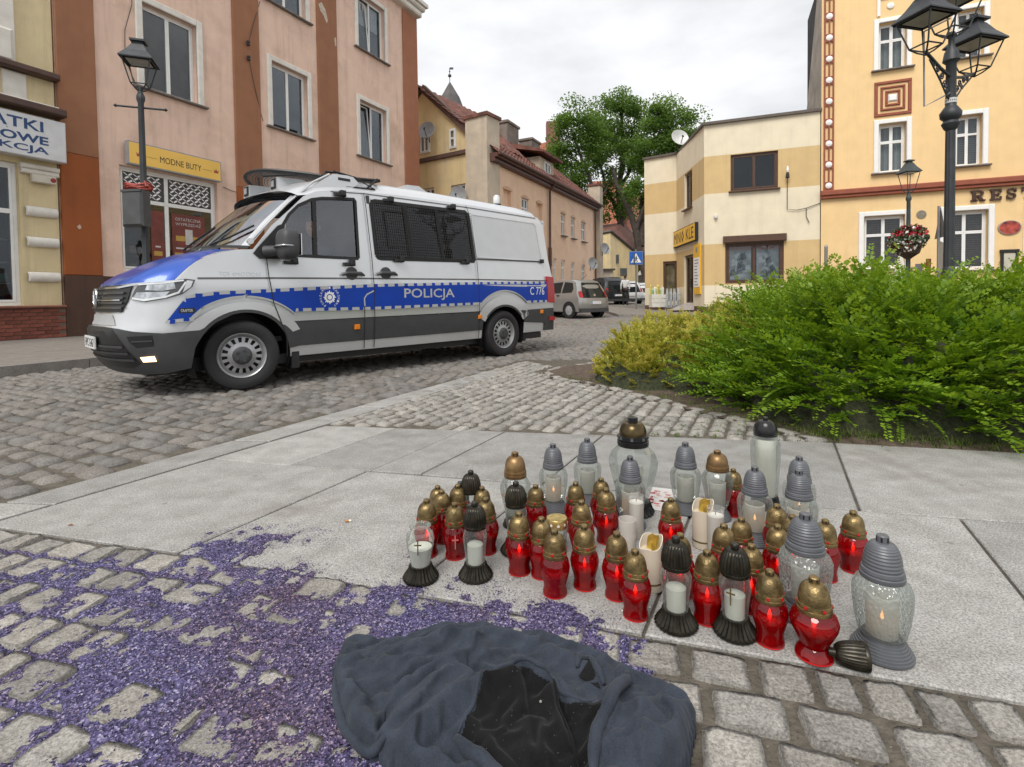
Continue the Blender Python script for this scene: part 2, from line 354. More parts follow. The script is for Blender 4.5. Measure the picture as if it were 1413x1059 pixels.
def slab(poly, z=0.0):
    c = np.mean(poly, 0); P = []
    for p in poly: d = p-c; P.append(c+d*(1-.0075/np.linalg.norm(d)))
    n = len(P); Q = [c+(p-c)*(1-.006/np.linalg.norm(p-c)) for p in P]
    vs = [(*(p-c), -.06) for p in P]+[(*(p-c), -.004) for p in P]+[(*(p-c), 0) for p in Q]
    fs = [(i, (i+1) % n, n+(i+1) % n, n+i) for i in range(n)]+[(n+i, n+(i+1) % n, 2*n+(i+1) % n, 2*n+i) for i in range(n)]+[tuple(2*n+i for i in range(n))]
    o = link('granite_slab', np_mesh('granite_slab', vs, fs, slab_m), slabs); o.location = (c[0], c[1], z+random.uniform(-.001, .0015))
road_edge = lambda y: -2.26+(y-2.27)*.498                # x of the road's edge
W_ST = .24                                               # width of the kerb strip along the road
jp = [(-.78, 3.55), (-.31, 3.47), (-.03, 3.44), (.49, 3.13), (1.85, 2.98), (2.98, 2.78), (4.1, 2.4)]   # joints of the upper row
ju = [np.array(upper(road_edge(3.7)+W_ST))]+[hit(upper, np.array(p)) for p in jp]
jm = [hit(mid, p) for p in ju]
for i in range(len(ju)-1): slab([jm[i], jm[i+1], ju[i+1], ju[i]])
lp = [(-1.0, 2.15), (-.1, 2.0), (.62, 1.9), (1.72, 1.99), (2.9, 1.65), (4.0, 1.4)]                      # joints of the lower row
lm = [jm[0]]+[hit(mid, np.array(p)) for p in lp]; ll = [hit(on_lower, p) for p in lm]
for i in range(len(lm)-1): slab([ll[i], ll[i+1], lm[i+1], lm[i]])
y = 1.3
while y < 5.9:                                           # narrow strip along the road
    L_ = .98; q = [np.array((road_edge(y), y)), np.array((road_edge(y)+W_ST, y-.03)), np.array((road_edge(y+L_)+W_ST, y+L_-.03)), np.array((road_edge(y+L_), y+L_))]
    if y > 1.9 or True: slab(q, .001)
    y += L_
# ---- foreground setts (rough split stone, patchwork)
def rough_sett(k):
    r = random.Random(1000+k); n = 13; vs = []; fs = []
    ox, oy = r.uniform(0, 99), r.uniform(0, 99); tx, ty = r.uniform(-.009, .009), r.uniform(-.009, .009); cj = [(r.uniform(-.035, .035), r.uniform(-.035, .035)) for _ in range(4)]
    for j in range(n):
        for i in range(n):
            u, w = i/(n-1)*2-1, j/(n-1)*2-1
            # squircle outline
            q = max(abs(u), abs(w)); rr = (abs(u)**11+abs(w)**11)**(1/11) if q > 0 else 1; k_ = q/rr*.5 if rr > 0 else .5
            bx = sum(cj[c][0]*((1+(-1)**(c+1)*u)/2)*((1+(1 if c > 1 else -1)*w)/2) for c in range(4)); by = sum(cj[c][1]*((1+(-1)**(c+1)*u)/2)*((1+(1 if c > 1 else -1)*w)/2) for c in range(4))
            x, y = u*k_+bx*q, w*k_+by*q
            h = mnoise.fractal(Vector((x*3+ox, y*3+oy, 0)), 1.0, 2.1, 4)*.0055+mnoise.noise(Vector((x*14+ox, y*14, 5)))*.0022
            ed = max(0, q-.84)/.16; h += .004-.013*ed**2
            if q > .99: h = -.07
            vs.append((x+(mnoise.noise(Vector((x*5+ox, y*5, 3)))*.02 if q > .6 else 0), y+(mnoise.noise(Vector((x*5, y*5+oy, 9)))*.02 if q > .6 else 0), h+tx*x+ty*y))
    for j in range(n-1):
        for i in range(n-1): fs.append((j*n+i, j*n+i+1, (j+1)*n+i+1, (j+1)*n+i))
    return vs, fs
plaza = thing('sett_pavement', kind='structure')
B3 = np.array([.957, -.29]); W3 = -np.array([.29, .957])
spots = []
for (x, y, ro, sx, sy) in courses((-2.9, 2.258), B3, W3, 52, 21, .126, .125, .15, .004):
    y += on_lower(x)[1]-(2.258-(x+2.9)*.303)-.004
    if y < .42 or x < -2.5 or x > 3.3 or abs(x) > 1.25*(y+.45): continue
    if y > on_lower(x)[1]-.05: continue
    if x < road_edge(y)-.0: continue
    spots.append((x, y, -.001+random.uniform(-.005, .004), ro, sx, sy))
rs = [rough_sett(k) for k in range(16)]
lay_stones(plaza, 'sett', sett_mats, spots, rs)
# ---- mid setts between slab band, road and planting bed
BED = [(1.84, 3.06), (1.70, 3.37), (1.52, 3.73), (1.30, 4.21), (.92, 4.99), (.49, 5.61), (.37, 6.10), (.62, 6.5), (1.3, 7.0), (2.28, 7.8), (3.2, 9.4), (6.5, 9.6), (11, 8.6), (11, .5), (5.2, 2.05), (2.76, 2.69)]
smid = thing('sett_pavement', kind='structure'); smalls = [stone_variant(200+k, 0, .06, .006, .003, .2) for k in range(20)]
MIDP = [(-1.31+.02, 3.66), (1.80, 3.09), (1.66, 3.37), (1.47, 3.73), (1.24, 4.21), (.86, 4.97), (.42, 5.58), (.29, 6.08), (.5, 6.6), (.15, 7.15), (-.15, 6.55), (-.55, 5.74)]
sp = courses((-2.2, 3.2), tuple(E2), (E2[1], -E2[0]), 46, 40, .135, .112, .12, .012)
P = np.array([(s[0], s[1]) for s in sp]); k = pip(P, MIDP)
mids = [(s[0], s[1], random.uniform(-.004, .002), s[2], s[3], s[4]) for s, q in zip(sp, k) if q]
lay_stones(smid, 'sett', sett_mats, mids, smalls)
# border row along the bed
border = thing('bed_edging', kind='structure'); pts = BED[:9]; prev = None; seg = []
for (a, b_) in zip(pts[:-1], pts[1:]):
    a, b_ = np.array(a), np.array(b_); n_ = max(1, round(np.linalg.norm(b_-a)/.19))
    for i in range(n_):
        c = a+(b_-a)*(i+.5)/n_; seg.append((c[0], c[1], .006, math.atan2(*(b_-a)[::-1]), np.linalg.norm(b_-a)/n_-.008, .1))
lay_stones(border, 'edging_stone', sett_mats, seg, smalls)
# ---- road cobbles
cobs = [stone_variant(k, 0, .08, .016, .005, .2) for k in range(24)]
roadset = thing('cobbled_road', kind='structure'); cp = []
for (x, y, ro, sx, sy) in courses((-10.4, 5.4), (E2[1], -E2[0]), tuple(E2), 105, 118, .165, .145, .16, .014):
    if y < 1.2 or y > 15.6: continue
    if abs(x) > 1.06*y+.6: continue
    if x > road_edge(min(y, 5.9))-.06+max(0, y-5.9)*.40 and y < 7.3: continue
    if pip(np.array([[x, y]]), MIDP)[0] or pip(np.array([[x, y]]), BED)[0]: continue
    if y >= 7.0 and x > 1.2+(y-6.9)*.55: 
        if pip(np.array([[x, y]]), [(1.1, 6.9), (2.28, 7.7), (3.2, 9.3), (6.5, 9.5), (12, 8.5), (12, 2)])[0]: continue
    # left pavement kerb line x = -5.72+(y-7.19)*.498
    if x < -5.66+(y-7.19)*.498: continue
    cp.append((x, y, random.uniform(-.012, .006), ro, sx, sy))
lay_stones(roadset, 'cobble', cob_mats, cp, cobs)
# ---- left pavement with kerb, far right pavement
pav = granite('old_pavement', (.30, .275, .25), (.16, .145, .13), 60, .8, .5, 0, .6, (.1, .09, .08))
b = MB()
def kx(y): return -5.72+(y-7.19)*.498
b.add([(kx(-4)-.14, -4, .12), (kx(60)-.14, 60, .12), (-60, 60, .12), (-60, -4, .12)], [(0, 1, 2, 3)])
tag(b.build('pavement', pav), kind='structure')
kerb = thing('kerb', kind='structure'); y = -1.0; kl = []
kerb_m = granite('kerb_granite', (.34, .32, .30), (.18, .17, .16), 90, .7, .3, .1, .4)
kb = MB(); kb.box(-.495, .495, -.07, .07, -.1, .125, bev=0); kme = np_mesh('kerb_stone', [(x, yy*(1 if z < .1 else .82), z) for x, yy, z in kb.v], kb.f, kerb_m)
s = 0.
while s < 30:
    o = link('kerb_stone', kme, kerb); yy = 2.2+s*E2[1]; o.location = (kx(yy)-.07, yy, random.uniform(-.004, .004)); o.rotation_euler = (0, 0, math.atan2(E2[1], E2[0])); s += 1.0
b = MB(); fp = [(4.15, 20.3), (7.2, 19.4), (12, 17.5), (16, 16.2), (22, 14), (22, 30), (7, 60), (4.0, 45), (4.1, 30)]
b.add([(x, y, float(rise(y))+.10) for x, y in fp]+[(x, y, float(rise(y))-.05) for x, y in fp], [tuple(range(9))]+[(i, 9+i, 9+(i+1) % 9, (i+1) % 9) for i in range(9)])
tag(b.build('pavement', pav), kind='structure')
# ---- planting bed soil
def soil_grid():
    xs = np.arange(.2, 9.5, .07); ys = np.arange(.8, 9.8, .07); gx, gy = np.meshgrid(xs, ys); P = np.stack([gx.ravel(), gy.ravel()], -1); ins = pip(P, BED).reshape(gx.shape)
    z = np.array([mnoise.fractal(Vector((x*3, y*3, 1)), 1, 2, 4)*.012+mnoise.noise(Vector((x*22, y*22, 4)))*.008 for x, y in P]).reshape(gx.shape)
    up_ = np.array([upper(float(q))[1] for q in P[:, 0]]).reshape(gx.shape); z = np.where((gy < up_+.01) & (gx > 1.75), -.02, z+.006); V = np.stack([gx, gy, z], -1).reshape(-1, 3); w = len(xs)
    F = [(i*w+j, i*w+j+1, (i+1)*w+j+1, (i+1)*w+j) for i in range(len(ys)-1) for j in range(w-1) if ins[i, j] or ins[i+1, j+1] or ins[i, j+1] or ins[i+1, j]]
    return np_mesh('planting_soil', V, F, M('bed_soil', (.105, .075, .055), .95, var=.4, scale=18, bump=.9, bscale=70), True)
tag(link('planting_soil', soil_grid()), kind='structure')
# ================================================================ BUILDINGS
def facade(mb, X0, X1, Z0, Z1, holes, y=0., depth=.2, mi=0, cuts_x=(), cuts_z=(), fmi=None, rmi=None):
    xs = sorted({X0, X1, *cuts_x, *[h[0] for h in holes], *[h[1] for h in holes]}); zs = sorted({Z0, Z1, *cuts_z, *[h[2] for h in holes], *[h[3] for h in holes]})
    for i in range(len(xs)-1):
        for j in range(len(zs)-1):
            cx, cz = (xs[i]+xs[i+1])/2, (zs[j]+zs[j+1])/2
            if any(h[0] < cx < h[1] and h[2] < cz < h[3] for h in holes): continue
            mb.add([(xs[i], y, zs[j]), (xs[i+1], y, zs[j]), (xs[i+1], y, zs[j+1]), (xs[i], y, zs[j+1])], [(0, 1, 2, 3)], fmi(cx, cz) if fmi else mi)
    r = mi if rmi is None else rmi
    for (a, b, c, d) in [h[:4] for h in holes]:
        Y = y+depth
        mb.add([(a, y, c), (b, y, c), (b, y, d), (a, y, d), (a, Y, c), (b, Y, c), (b, Y, d), (a, Y, d)], [(0, 4, 5, 1), (1, 5, 6, 2), (2, 6, 7, 3), (3, 7, 4, 0)], r)
def wall_box(mb, X0, X1, Z0, Z1, Y, mi=0):     # the sides, back and top behind a facade on y=0
    mb.add([(X0, 0, Z0), (X0, Y, Z0), (X0, Y, Z1), (X0, 0, Z1), (X1, 0, Z0), (X1, Y, Z0), (X1, Y, Z1), (X1, 0, Z1)], [(1, 0, 3, 2), (4, 5, 6, 7), (5, 1, 2, 6), (3, 7, 6, 2)], mi)
def window(par, x0, x1, z0, z1, y=0., depth=.14, fm=None, sur=None, surw=.16, surm=None, sill=None, sillm=None, mull=(.5,), trans=None, fr=.055, tilt=None, inner=None, surb=True, pane=None, arch=0, blind=None, sd=.05):
    """opening x0..x1, z0..z1 on the wall plane y: surround on the wall, frame, sashes and panes set back by depth"""
    fm = fm or white_pvc; Y = y+depth; pane = pane or pane_glass
    b = MB(); b.box(x0, x1, Y, Y+.06, z0, z0+fr, bev=.008); b.box(x0, x1, Y, Y+.06, z1-fr, z1, bev=.008); b.box(x0, x0+fr, Y, Y+.06, z0+fr, z1-fr, bev=.008); b.box(x1-fr, x1, Y, Y+.06, z0+fr, z1-fr, bev=.008)
    w = b.build('window', fm, par)
    if surm:
        s = MB(); a = surw; q = sd
        s.box(x0-a, x0, y-q, y+.03, z0, z1+a, bev=.02); s.box(x1, x1+a, y-q, y+.03, z0, z1+a, bev=.02); s.box(x0, x1, y-q, y+.03, z1, z1+a, bev=.02)
        s.build('surround', surm, w)
    if sillm:
        ex = surw+.07; boxes('sill', sillm, w, (x0-ex, x1+ex, y-.13, y+depth, z0-.055, z0-.003), bev=.01)
    cols = [x0+fr, *[x0+(x1-x0)*m for m in mull], x1-fr]; rows = [z0+fr, *([z0+(z1-z0)*trans] if trans else []), z1-fr]; k = 0
    for i in range(len(cols)-1):
        for j in range(len(rows)-1):
            a, b_, c, d = cols[i]-(0 if i == 0 else .0), cols[i+1], rows[j], rows[j+1]; s = .05 if (b_-a) > .3 else .035
            sb = MB(); sb.box(a, b_, Y-.012, Y+.045, c, c+s, bev=.006); sb.box(a, b_, Y-.012, Y+.045, d-s, d, bev=.006); sb.box(a, a+s, Y-.012, Y+.045, c+s, d-s, bev=.006); sb.box(b_-s, b_, Y-.012, Y+.045, c+s, d-s, bev=.006)
            so = sb.build('sash', fm, w)
            pb = MB(); pb.box(a+s, b_-s, Y+.012, Y+.02, c+s, d-s); po = pb.build('pane', pane, w)
            if tilt is not None and i in tilt:
                for o_ in (so, po):     # a tilted-in sash hinges on its lower edge
                    for v in o_.data.vertices: v.co.y += (v.co.z-c)/(d-c)*.16
            k += 1
    if blind:
        bl = MB(); z = z1-fr-.02; n = 0
        kind, bm = blind[:2]
        if kind == 'louvre':
            while z > z0+fr: bl.add([(x0+fr, Y+.075, z), (x1-fr, Y+.075, z), (x1-fr, Y+.105, z-.062), (x0+fr, Y+.105, z-.062)], [(0, 1, 2, 3)]); z -= .075
        else:
            N_ = 40; low = z0+fr if len(blind) < 3 else z0+(z1-z0)*blind[2]
            P = [[(x0+fr+(x1-x0-2*fr)*i/N_, Y+.16+.025*math.sin(i*1.9+math.sin(i*.7)*2), zz) for i in range(N_+1)] for zz in (low, z)]; bl.grid(P)
        o_ = bl.build('blind' if kind == 'louvre' else 'curtain', bm, w, smooth=kind != 'louvre')
    return w
def interior(par, x0, x1, z0, z1, y0, y1, m=None):
    b = MB(); b.add([(x0, y0, z0), (x1, y0, z0), (x1, y1, z0), (x0, y1, z0), (x0, y0, z1), (x1, y0, z1), (x1, y1, z1), (x0, y1, z1)], [(0, 1, 2, 3), (7, 6, 5, 4), (3, 2, 6, 7), (0, 3, 7, 4), (1, 5, 6, 2)])
    return b.build('room', m or room_dark, par)
def rz_of(d): return math.atan2(d[1], d[0])
# plaster: flat paint with grime blooms and streaks that belong to the wall
def plaster(name, col, dirt=.35, dcol=(.2, .15, .11), var=.07): return M(name, col, .88, var=var, scale=2.2, bump=.25, bscale=55, dirt=min(1, dirt*1.5), dcol=dcol, dscale=.7, streak=dirt*.8)
salmon = plaster('salmon_plaster', (.74, .53, .42), .5, (.40, .27, .19)); brownp = plaster('brown_plaster', (.30, .135, .07), .3, (.20, .10, .06)); orangep = plaster('orange_plaster', (.30, .085, .022), .3, (.16, .05, .02))
plinthm = plaster('dark_plinth', (.085, .045, .03), .4, (.05, .035, .03)); creamy = plaster('cream_yellow_plaster', (.66, .55, .33), .45, (.40, .33, .2)); offwhite = plaster('off_white_plaster', (.66, .62, .54), .45, (.36, .32, .26))
sur_w = M('white_surround', (.70, .67, .61), .8, var=.08, scale=5, bump=.15, dirt=.45, dcol=(.38, .33, .26), dscale=1.6); sill_g = M('grey_sill', (.16, .14, .125), .7, var=.3, scale=12)
curt = M('net_curtain', (.62, .62, .60), .9, var=.06); louv = M('grey_louvre', (.36, .35, .345), .6, var=.1); louvb = M('brown_louvre', (.24, .185, .15), .6, var=.15)
LO = np.array([-10.132, 11.847]); LRZ = rz_of(E2)
# ---------------------------------------------------------------- left tenement
T = thing('tenement_house', 'salmon pink tenement house with brown pilasters and a yellow shop sign', 'house', (LO[0], LO[1], .12), LRZ)
def z_(v): return v-.12
WL = [(1.84, 3.24, 6.36, 8.52), (5.68, 7.12, 6.46, 8.56), (9.68, 11.24, 6.48, 8.66), (1.84, 3.24, 10.42, 12.6), (5.6, 7.12, 10.44, 12.6), (9.68, 11.24, 10.64, 12.78)]
WL = [(a, b, c-.12, d-.12) for a, b, c, d in WL]; SHOP = (1.2, 3.72, 1.55, 4.16)
PIL = [(-.02, .75), (4.33, 5.23), (7.58, 8.53), (12.4, 13.42)]
mb = MB()
facade(mb, -.02, 13.42, 0, 13.6, WL+[SHOP], depth=.26, cuts_z=(1.4,), fmi=lambda x, z: 1 if z < 1.4 and not (1.2 < x < 3.8 and z > 1.5) else 0); wall_box(mb, -.02, 13.42, 0, 13.6, 9)
mb.build('wall', [salmon, plinthm], T)
for k, (a, b) in enumerate(PIL):
    p = MB(); p.box(a, b, -.06, -.002, 1.4, 4.18, 1, bev=.02); p.box(a, b, -.06, -.002, 4.18, 13.3, 0, bev=.02); p.box(a, b, -.065, -.002, 0, 1.4, 2); p.build('pilaster', [brownp if k != 3 else plaster('rust_plaster', (.34, .14, .075), .25, (.25, .12, .07)), orangep, plinthm], T)
b = MB(); b.box(-.05, 13.5, -.3, .05, 13.36, 13.62, bev=.05); b.box(-.05, 13.6, -.42, .05, 13.62, 13.8, bev=.05); b.box(-.05, 13.7, -.5, 9, 13.8, 13.95); b.build('cornice', sur_w, T)
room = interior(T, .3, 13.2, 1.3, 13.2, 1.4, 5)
bl = [('curtain', curt), ('curtain', curt), ('louvre', louv)]
bluew = M('window_dusk', (.2, .22, .25), .6)
for k, (a, b, c, d) in enumerate(WL):
    window(T, a, b, c, d, depth=.16, surm=sur_w, surw=.17, sillm=sill_g, tilt=[0] if k in (2, 5) else None, blind=('louvre', louvb) if k in (0,) else ('curtain', curt, .55) if k in (4, 5) else None)
# shop window: four lights, patterned film above, posters below
sw = window(T, *SHOP, depth=.12, mull=(.46,), trans=.69, fr=.07)
film = M('dark_film', (.04, .04, .045), .5); wh = M('white_print', (.86, .86, .85), .6, var=.03); bk = M('black_print', (.012, .012, .014), .6, var=.1)
for (x0, x1) in ((1.32, 2.30), (2.42, 3.60)):
    f = MB(); f.box(x0, x1, .117, .119, 3.42, 4.06)
    st = .115; n = 0; z = 3.44
    while z < 4.0:
        x = x0+.02+(.03 if n % 2 else 0); q = n
        while x < x1-.1:
            dx, dz = (.085, .055) if q % 2 else (-.085, .055); cx, cz = x+.05, z+.03; t = .018
            f.add([(cx-dx/2-t*.5, .1155, cz-dz/2+t), (cx-dx/2+t*.5, .1155, cz-dz/2-t), (cx+dx/2+t*.5, .1155, cz+dz/2-t), (cx+dx/2-t*.5, .1155, cz+dz/2+t)], [(0, 1, 2, 3) if dx > 0 else (3, 2, 1, 0)], 1); x += st*.95; q += 1
        z += .085; n += 1
    f.build('pattern_film', [film, wh], T)
redp = M('red_poster', (.33, .045, .03), .6, var=.12); yel = M('yellow_print', (.72, .42, .05), .6, var=.05)
for (x0, x1) in ((1.95, 2.28), (2.48, 3.4)):
    f = MB(); f.box(x0, x1, .118, .119, 1.75, 3.15)
    if x1 > 3:
        text_mb(f, 'OSTATECZNA', x0+.1, x1-.12, 2.97, 3.05, .1145, mi=1); text_mb(f, 'WYPRZEDAŻ', x0+.1, x1-.12, 2.84, 2.945, .1145, mi=1); f.box(x0+.1, x1-.1, .1165, .1175, 2.42, 2.56, 2); text_mb(f, '1', x0+.36, x0+.56, 2.33, 2.75, .1145, bold=.02, mi=1)
    f.box(x0+.06, x1-.06, .1165, .1175, 1.98, 2.1, 2); f.box(x0+.1, x1-.1, .1165, .1175, 2.2, 2.24, 1); f.build('poster', [M('dull_red_poster', (.15, .032, .024), .6, var=.25), M('dull_white', (.5, .48, .46), .6), M('dull_yellow', (.42, .26, .05), .6)], T)
b = MB()
for k in range(9):
    x = 1.35+k*.26; b.box(x, x+.2, .5, .7, 1.62, 1.7+.07*(k % 3)); b.box(x+.02, x+.18, .5, .66, 2.05, 2.13+.05*((k*2) % 3))
b.build('shoe_display', M('shoe_mix', (.2, .13, .1), .6, var=.6, scale=4), T)['kind'] = 'stuff'
# yellow shop sign
s = MB(); s.box(1.30, 3.73, -.20, -.065, 4.18, 4.75, 0, bev=.0); s.box(1.33, 3.70, -.205, -.2, 4.21, 4.72, 1)
text_mb(s, 'MODNE BUTY', 2.05, 3.14, 4.36, 4.52, -.207, mi=2); s.box(3.18, 3.45, -.207, -.206, 4.43, 4.437, 2); s.box(1.72, 1.98, -.207, -.206, 4.43, 4.437, 2)
for x in (1.56, 3.57):
    s.add([(x-.06, -.207, 4.40), (x+.06, -.207, 4.40), (x+.075, -.207, 4.50), (x+.03, -.207, 4.45), (x, -.207, 4.53), (x-.03, -.207, 4.45), (x-.075, -.207, 4.50)], [(0, 1, 3, 4, 5), (1, 2, 3), (0, 5, 6)], 3)
so = s.build('shop_sign', [M('grey_box', (.3, .3, .3), .5), M('yellow_sign', (.80, .50, .10), .45, var=.05, scale=1.5), bk, redp], T)
pt = MB()
for poly in ([(7.66, 11.18), (7.80, 11.30), (7.98, 11.12), (8.08, 10.78), (8.02, 10.66), (7.9, 10.86), (7.74, 10.98)], [(8.38, 10.3), (8.46, 10.36), (8.47, 10.05), (8.40, 10.02)], [(8.30, 5.4), (8.36, 5.5), (8.42, 5.36), (8.36, 5.25)], [(.25, 2.52), (.31, 2.58), (.34, 2.5), (.29, 2.46)]): pt.prism(poly, -.063, -.0585)
o = pt.build('bare_patch', M('bare_render', (.52, .43, .35), .9, var=.2, scale=12), T); o['kind'] = 'stuff'
# cables and insulators
b = MB()
def sag(a, c, d, n=12): return [(a[0]+(c[0]-a[0])*i/n, a[1]+(c[1]-a[1])*i/n, a[2]+(c[2]-a[2])*i/n-d*4*(i/n)*(1-i/n)) for i in range(n+1)]
b.tube(sag((5.3, -.03, 10.1), (4.78, -.12, 8.55), -.03), .009, 5); b.build('cable', black, T); b = MB(); b.tube(sag((4.78, -.12, 8.2), (5.3, -.03, 6.4), .12), .009, 5); b.tube(sag((1.62, -.03, 9.2), (1.6, -.03, 6.4), 0)[:1]+[(1.6, -.03, 8.2), (1.42, -.03, 7.5), (1.4, -.03, 6.8), (1.62, -.03, 6.25)], .009, 5); b.build('cable', black, T); b = MB(); b.tube(sag((3.9, -.02, 4.1), (4.3, -.08, 4.0), .02), .01, 5); b.build('cable', black, T)
for z in (8.5, 8.05): b = MB(); b.lathe([(.02, 0), (.05, .01), (.05, .07), (.03, .08), (.05, .09), (.05, .14), (0, .16)], 8, (4.78, -.13, z)); b.tube([(4.78, 0, z+.05), (4.78, -.13, z+.05)], .012, 5); b.build('insulator', black, T)
# ---------------------------------------------------------------- left yellow house
Y0 = thing('corner_house', 'cream yellow shop house with brick base and blue lettered white fascia sign', 'house', (LO[0], LO[1], .12), LRZ)
mb = MB(); SW = (-2.9, -.74, .72, 3.76); HW = [(-2.4, -.92, 5.9, 8.6)]
facade(mb, -6, -.06, .66, 9.5, [SW]+HW, depth=.25); wall_box(mb, -6, -.06, 0, 9.5, 8); mb.build('wall', creamy, Y0)
brk = M('base_brick', (.20, .06, .04), .85, var=.35, scale=9, bump=.4, bscale=60, obj_var=.25); mort = M('mortar', (.16, .11, .085), .9)
boxes('plinth', mort, Y0, (-6, -.03, -.07, .3, 0, .66))
bme = None
for r in range(8):
    for c in range(12):
        x = -.16-c*.262-(.131 if r % 2 else 0)
        if x < -3: continue
        if bme is None: q = MB(); q.box(-.125, .125, -.012, .03, -.034, .034, bev=.006); bme = np_mesh('brick', q.v, q.f, brk)
        o = link('brick', bme, Y0); o.location = (x, -.075+random.uniform(-.003, .003), .042+r*.081)
boxes('plinth_cap', M('red_cap', (.20, .075, .05), .7, var=.2), Y0, (-6, -.02, -.14, .0, .662, .72), bev=.02)
window(Y0, *SW, depth=.1, mull=(.5,), trans=.66, fr=.08)
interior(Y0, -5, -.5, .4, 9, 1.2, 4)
b = MB()
for k in range(14):
    x = -2.7+random.random()*1.8; z = random.choice((.8, 1.25, 1.7, 2.2)); b.box(x, x+.22, .5+random.random()*.2, .75, z, z+.12+random.random()*.22, k % 4)
for z in (.78, 1.22, 1.67, 2.17): b.box(-2.85, -.78, .45, .85, z-.02, z, 4)
b.build('window_display', [M('disp_red', (.3, .05, .04), .5), M('disp_teal', (.12, .25, .26), .5), M('disp_cream', (.5, .45, .35), .6), M('disp_brown', (.16, .1, .06), .6), M('shelf_grey', (.3, .3, .3), .5)], Y0)['kind'] = 'stuff'
for (z0, z1) in ((2.66, 2.86), (2.0, 2.2), (1.24, 1.44)):
    b = MB(); zc = (z0+z1)/2; P = []
    for i in range(9):
        a = PI*i/8; P.append([(-.66, -.015-.06*math.sin(a), zc-.1*math.cos(a)), (-.64, -.03-.085*math.sin(a), zc-.11*math.cos(a)), (-.11, -.03-.085*math.sin(a), zc-.11*math.cos(a)), (-.09, -.015-.06*math.sin(a), zc-.1*math.cos(a))])
    b.grid(P, flip=True); b.build('rustication', sur_w, Y0, smooth=True)
b = MB(); b.box(-6, -.02, -.18, .02, 3.88, 3.98, bev=.02); b.box(-.72, -.06, -.12, 0, 3.56, 3.66, bev=.02); b.box(-.74, -.06, -.15, 0, 3.66, 3.76, bev=.02); b.build('moulding', sur_w, Y0)
b = MB(); b.box(-.56, -.14, -.16, -.05, 3.38, 3.56, 0, bev=.02); b.T = Matrix.Translation((-.2, -.165, 3.47)) @ Matrix.Rotation(PI/2, 4, 'X'); b.lathe([(.05, -.02), (.05, .005), (.03, .02), (0, .02)], 12, mi=1); b.T = None
b.build('alarm_box', [M('cream_box', (.6, .56, .47), .5), M('alarm_red', (.28, .015, .02), .3)], Y0)
b = MB(); b.box(-6, .0, -.42, .02, 4.86, 5.02, bev=.03); b.box(-6, -.03, -.26, .02, 5.68, 5.82, bev=.03); b.build('cornice', M('brown_flashing', (.07, .035, .025), .5, var=.2), Y0)
b = MB(); b.box(-6, -.05, -.2, .02, 5.02, 5.1, bev=.02); b.box(-.95, -.55, -.06, .02, 5.1, 5.66, bev=.02); b.box(-1.9, -1.6, -.1, .02, 5.1, 5.66, bev=.02); b.box(-1.12, -.72, -.08, .02, 5.82, 9.3, bev=.02); b.box(-1.06, -.78, -.16, .02, 5.82, 6.5, bev=.05); b.build('stucco', sur_w, Y0)
window(Y0, *HW[0], depth=.2)
s = MB(); s.box(-3.2, -.02, -.36, -.2, 3.86, 4.74, 0, bev=.015); blue = M('navy_letters', (.012, .05, .16), .5)
text_mb(s, 'ĄTKI', -1.30, -.42, 4.36, 4.66, -.3625, bold=.02, mi=1); text_mb(s, 'ROWE', -1.33, -.34, 4.155, 4.335, -.3625, bold=.03, mi=1); text_mb(s, 'EKCJA', -1.34, -.34, 3.925, 4.105, -.3625, bold=.02, mi=1)
s.build('fascia_sign', [M('sign_white', (.60, .61, .62), .5, var=.05, dirt=.2), blue], Y0)
# ---------------------------------------------------------------- right restaurant building
RD = np.array([.926, -.376]); RD /= np.linalg.norm(RD)
R = thing('restaurant_building', 'yellow restaurant building with white window surrounds and red moulding band', 'house', (11.24, 19, 0), rz_of(RD))
yelp = plaster('warm_yellow_plaster', (.80, .565, .285), .16, (.60, .42, .22), .04); redm = M('terracotta_trim', (.27, .075, .04), .75, var=.1); wsur = M('clean_white_surround', (.80, .79, .76), .75, var=.03)
UW = [(1.72, 2.52, 8.58, 10.18), (1.74, 2.54, 5.04, 6.72), (3.9, 4.6, 8.58, 10.14), (3.9, 4.6, 5.04, 6.70), (6.2, 7.0, 8.58, 10.14), (6.2, 7.0, 5.04, 6.70)]
GW = [(1.32, 2.52, 1.72, 3.56), (3.6, 4.78, 1.6, 3.56), (5.82, 6.95, 1.6, 3.56)]
mb = MB(); facade(mb, 0, 12, -.2, 13.5, UW+GW, depth=.3)
mb.add([(0, 0, -.2), (0, 4.6, -.2), (0, 4.4, 7.6), (0, 1.4, 11.6), (0, 0, 13.5)], [(0, 4, 3, 2, 1)], 1)
mb.build('wall', [yelp, M('raw_side_wall', (.40, .35, .29), .9, var=.25, scale=1.2, bump=.4, dirt=.6, dscale=1.5, dcol=(.15, .12, .1))], R)
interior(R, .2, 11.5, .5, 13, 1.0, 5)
for k, (a, b, c, d) in enumerate(UW): window(R, a, b, c, d, depth=.2, surm=wsur, surw=.15, sillm=sill_g, trans=.64, fr=.05, blind=('curtain', curt) if k in (0,) else ('curtain', curt, .0) if k in (1,) else ('louvre', louv))
for k, (a, b, c, d) in enumerate(GW): window(R, a, b, c, d, depth=.16, surm=wsur, surw=.16, sillm=sill_g, trans=.64, fr=.06, blind=('louvre', louvb))
b = MB(); b.box(-.02, 12, -.14, -.002, 4.27, 4.37, bev=.02); b.box(-.02, 12, -.19, -.002, 4.37, 4.56, bev=.03); b.build('string_course', redm, R)
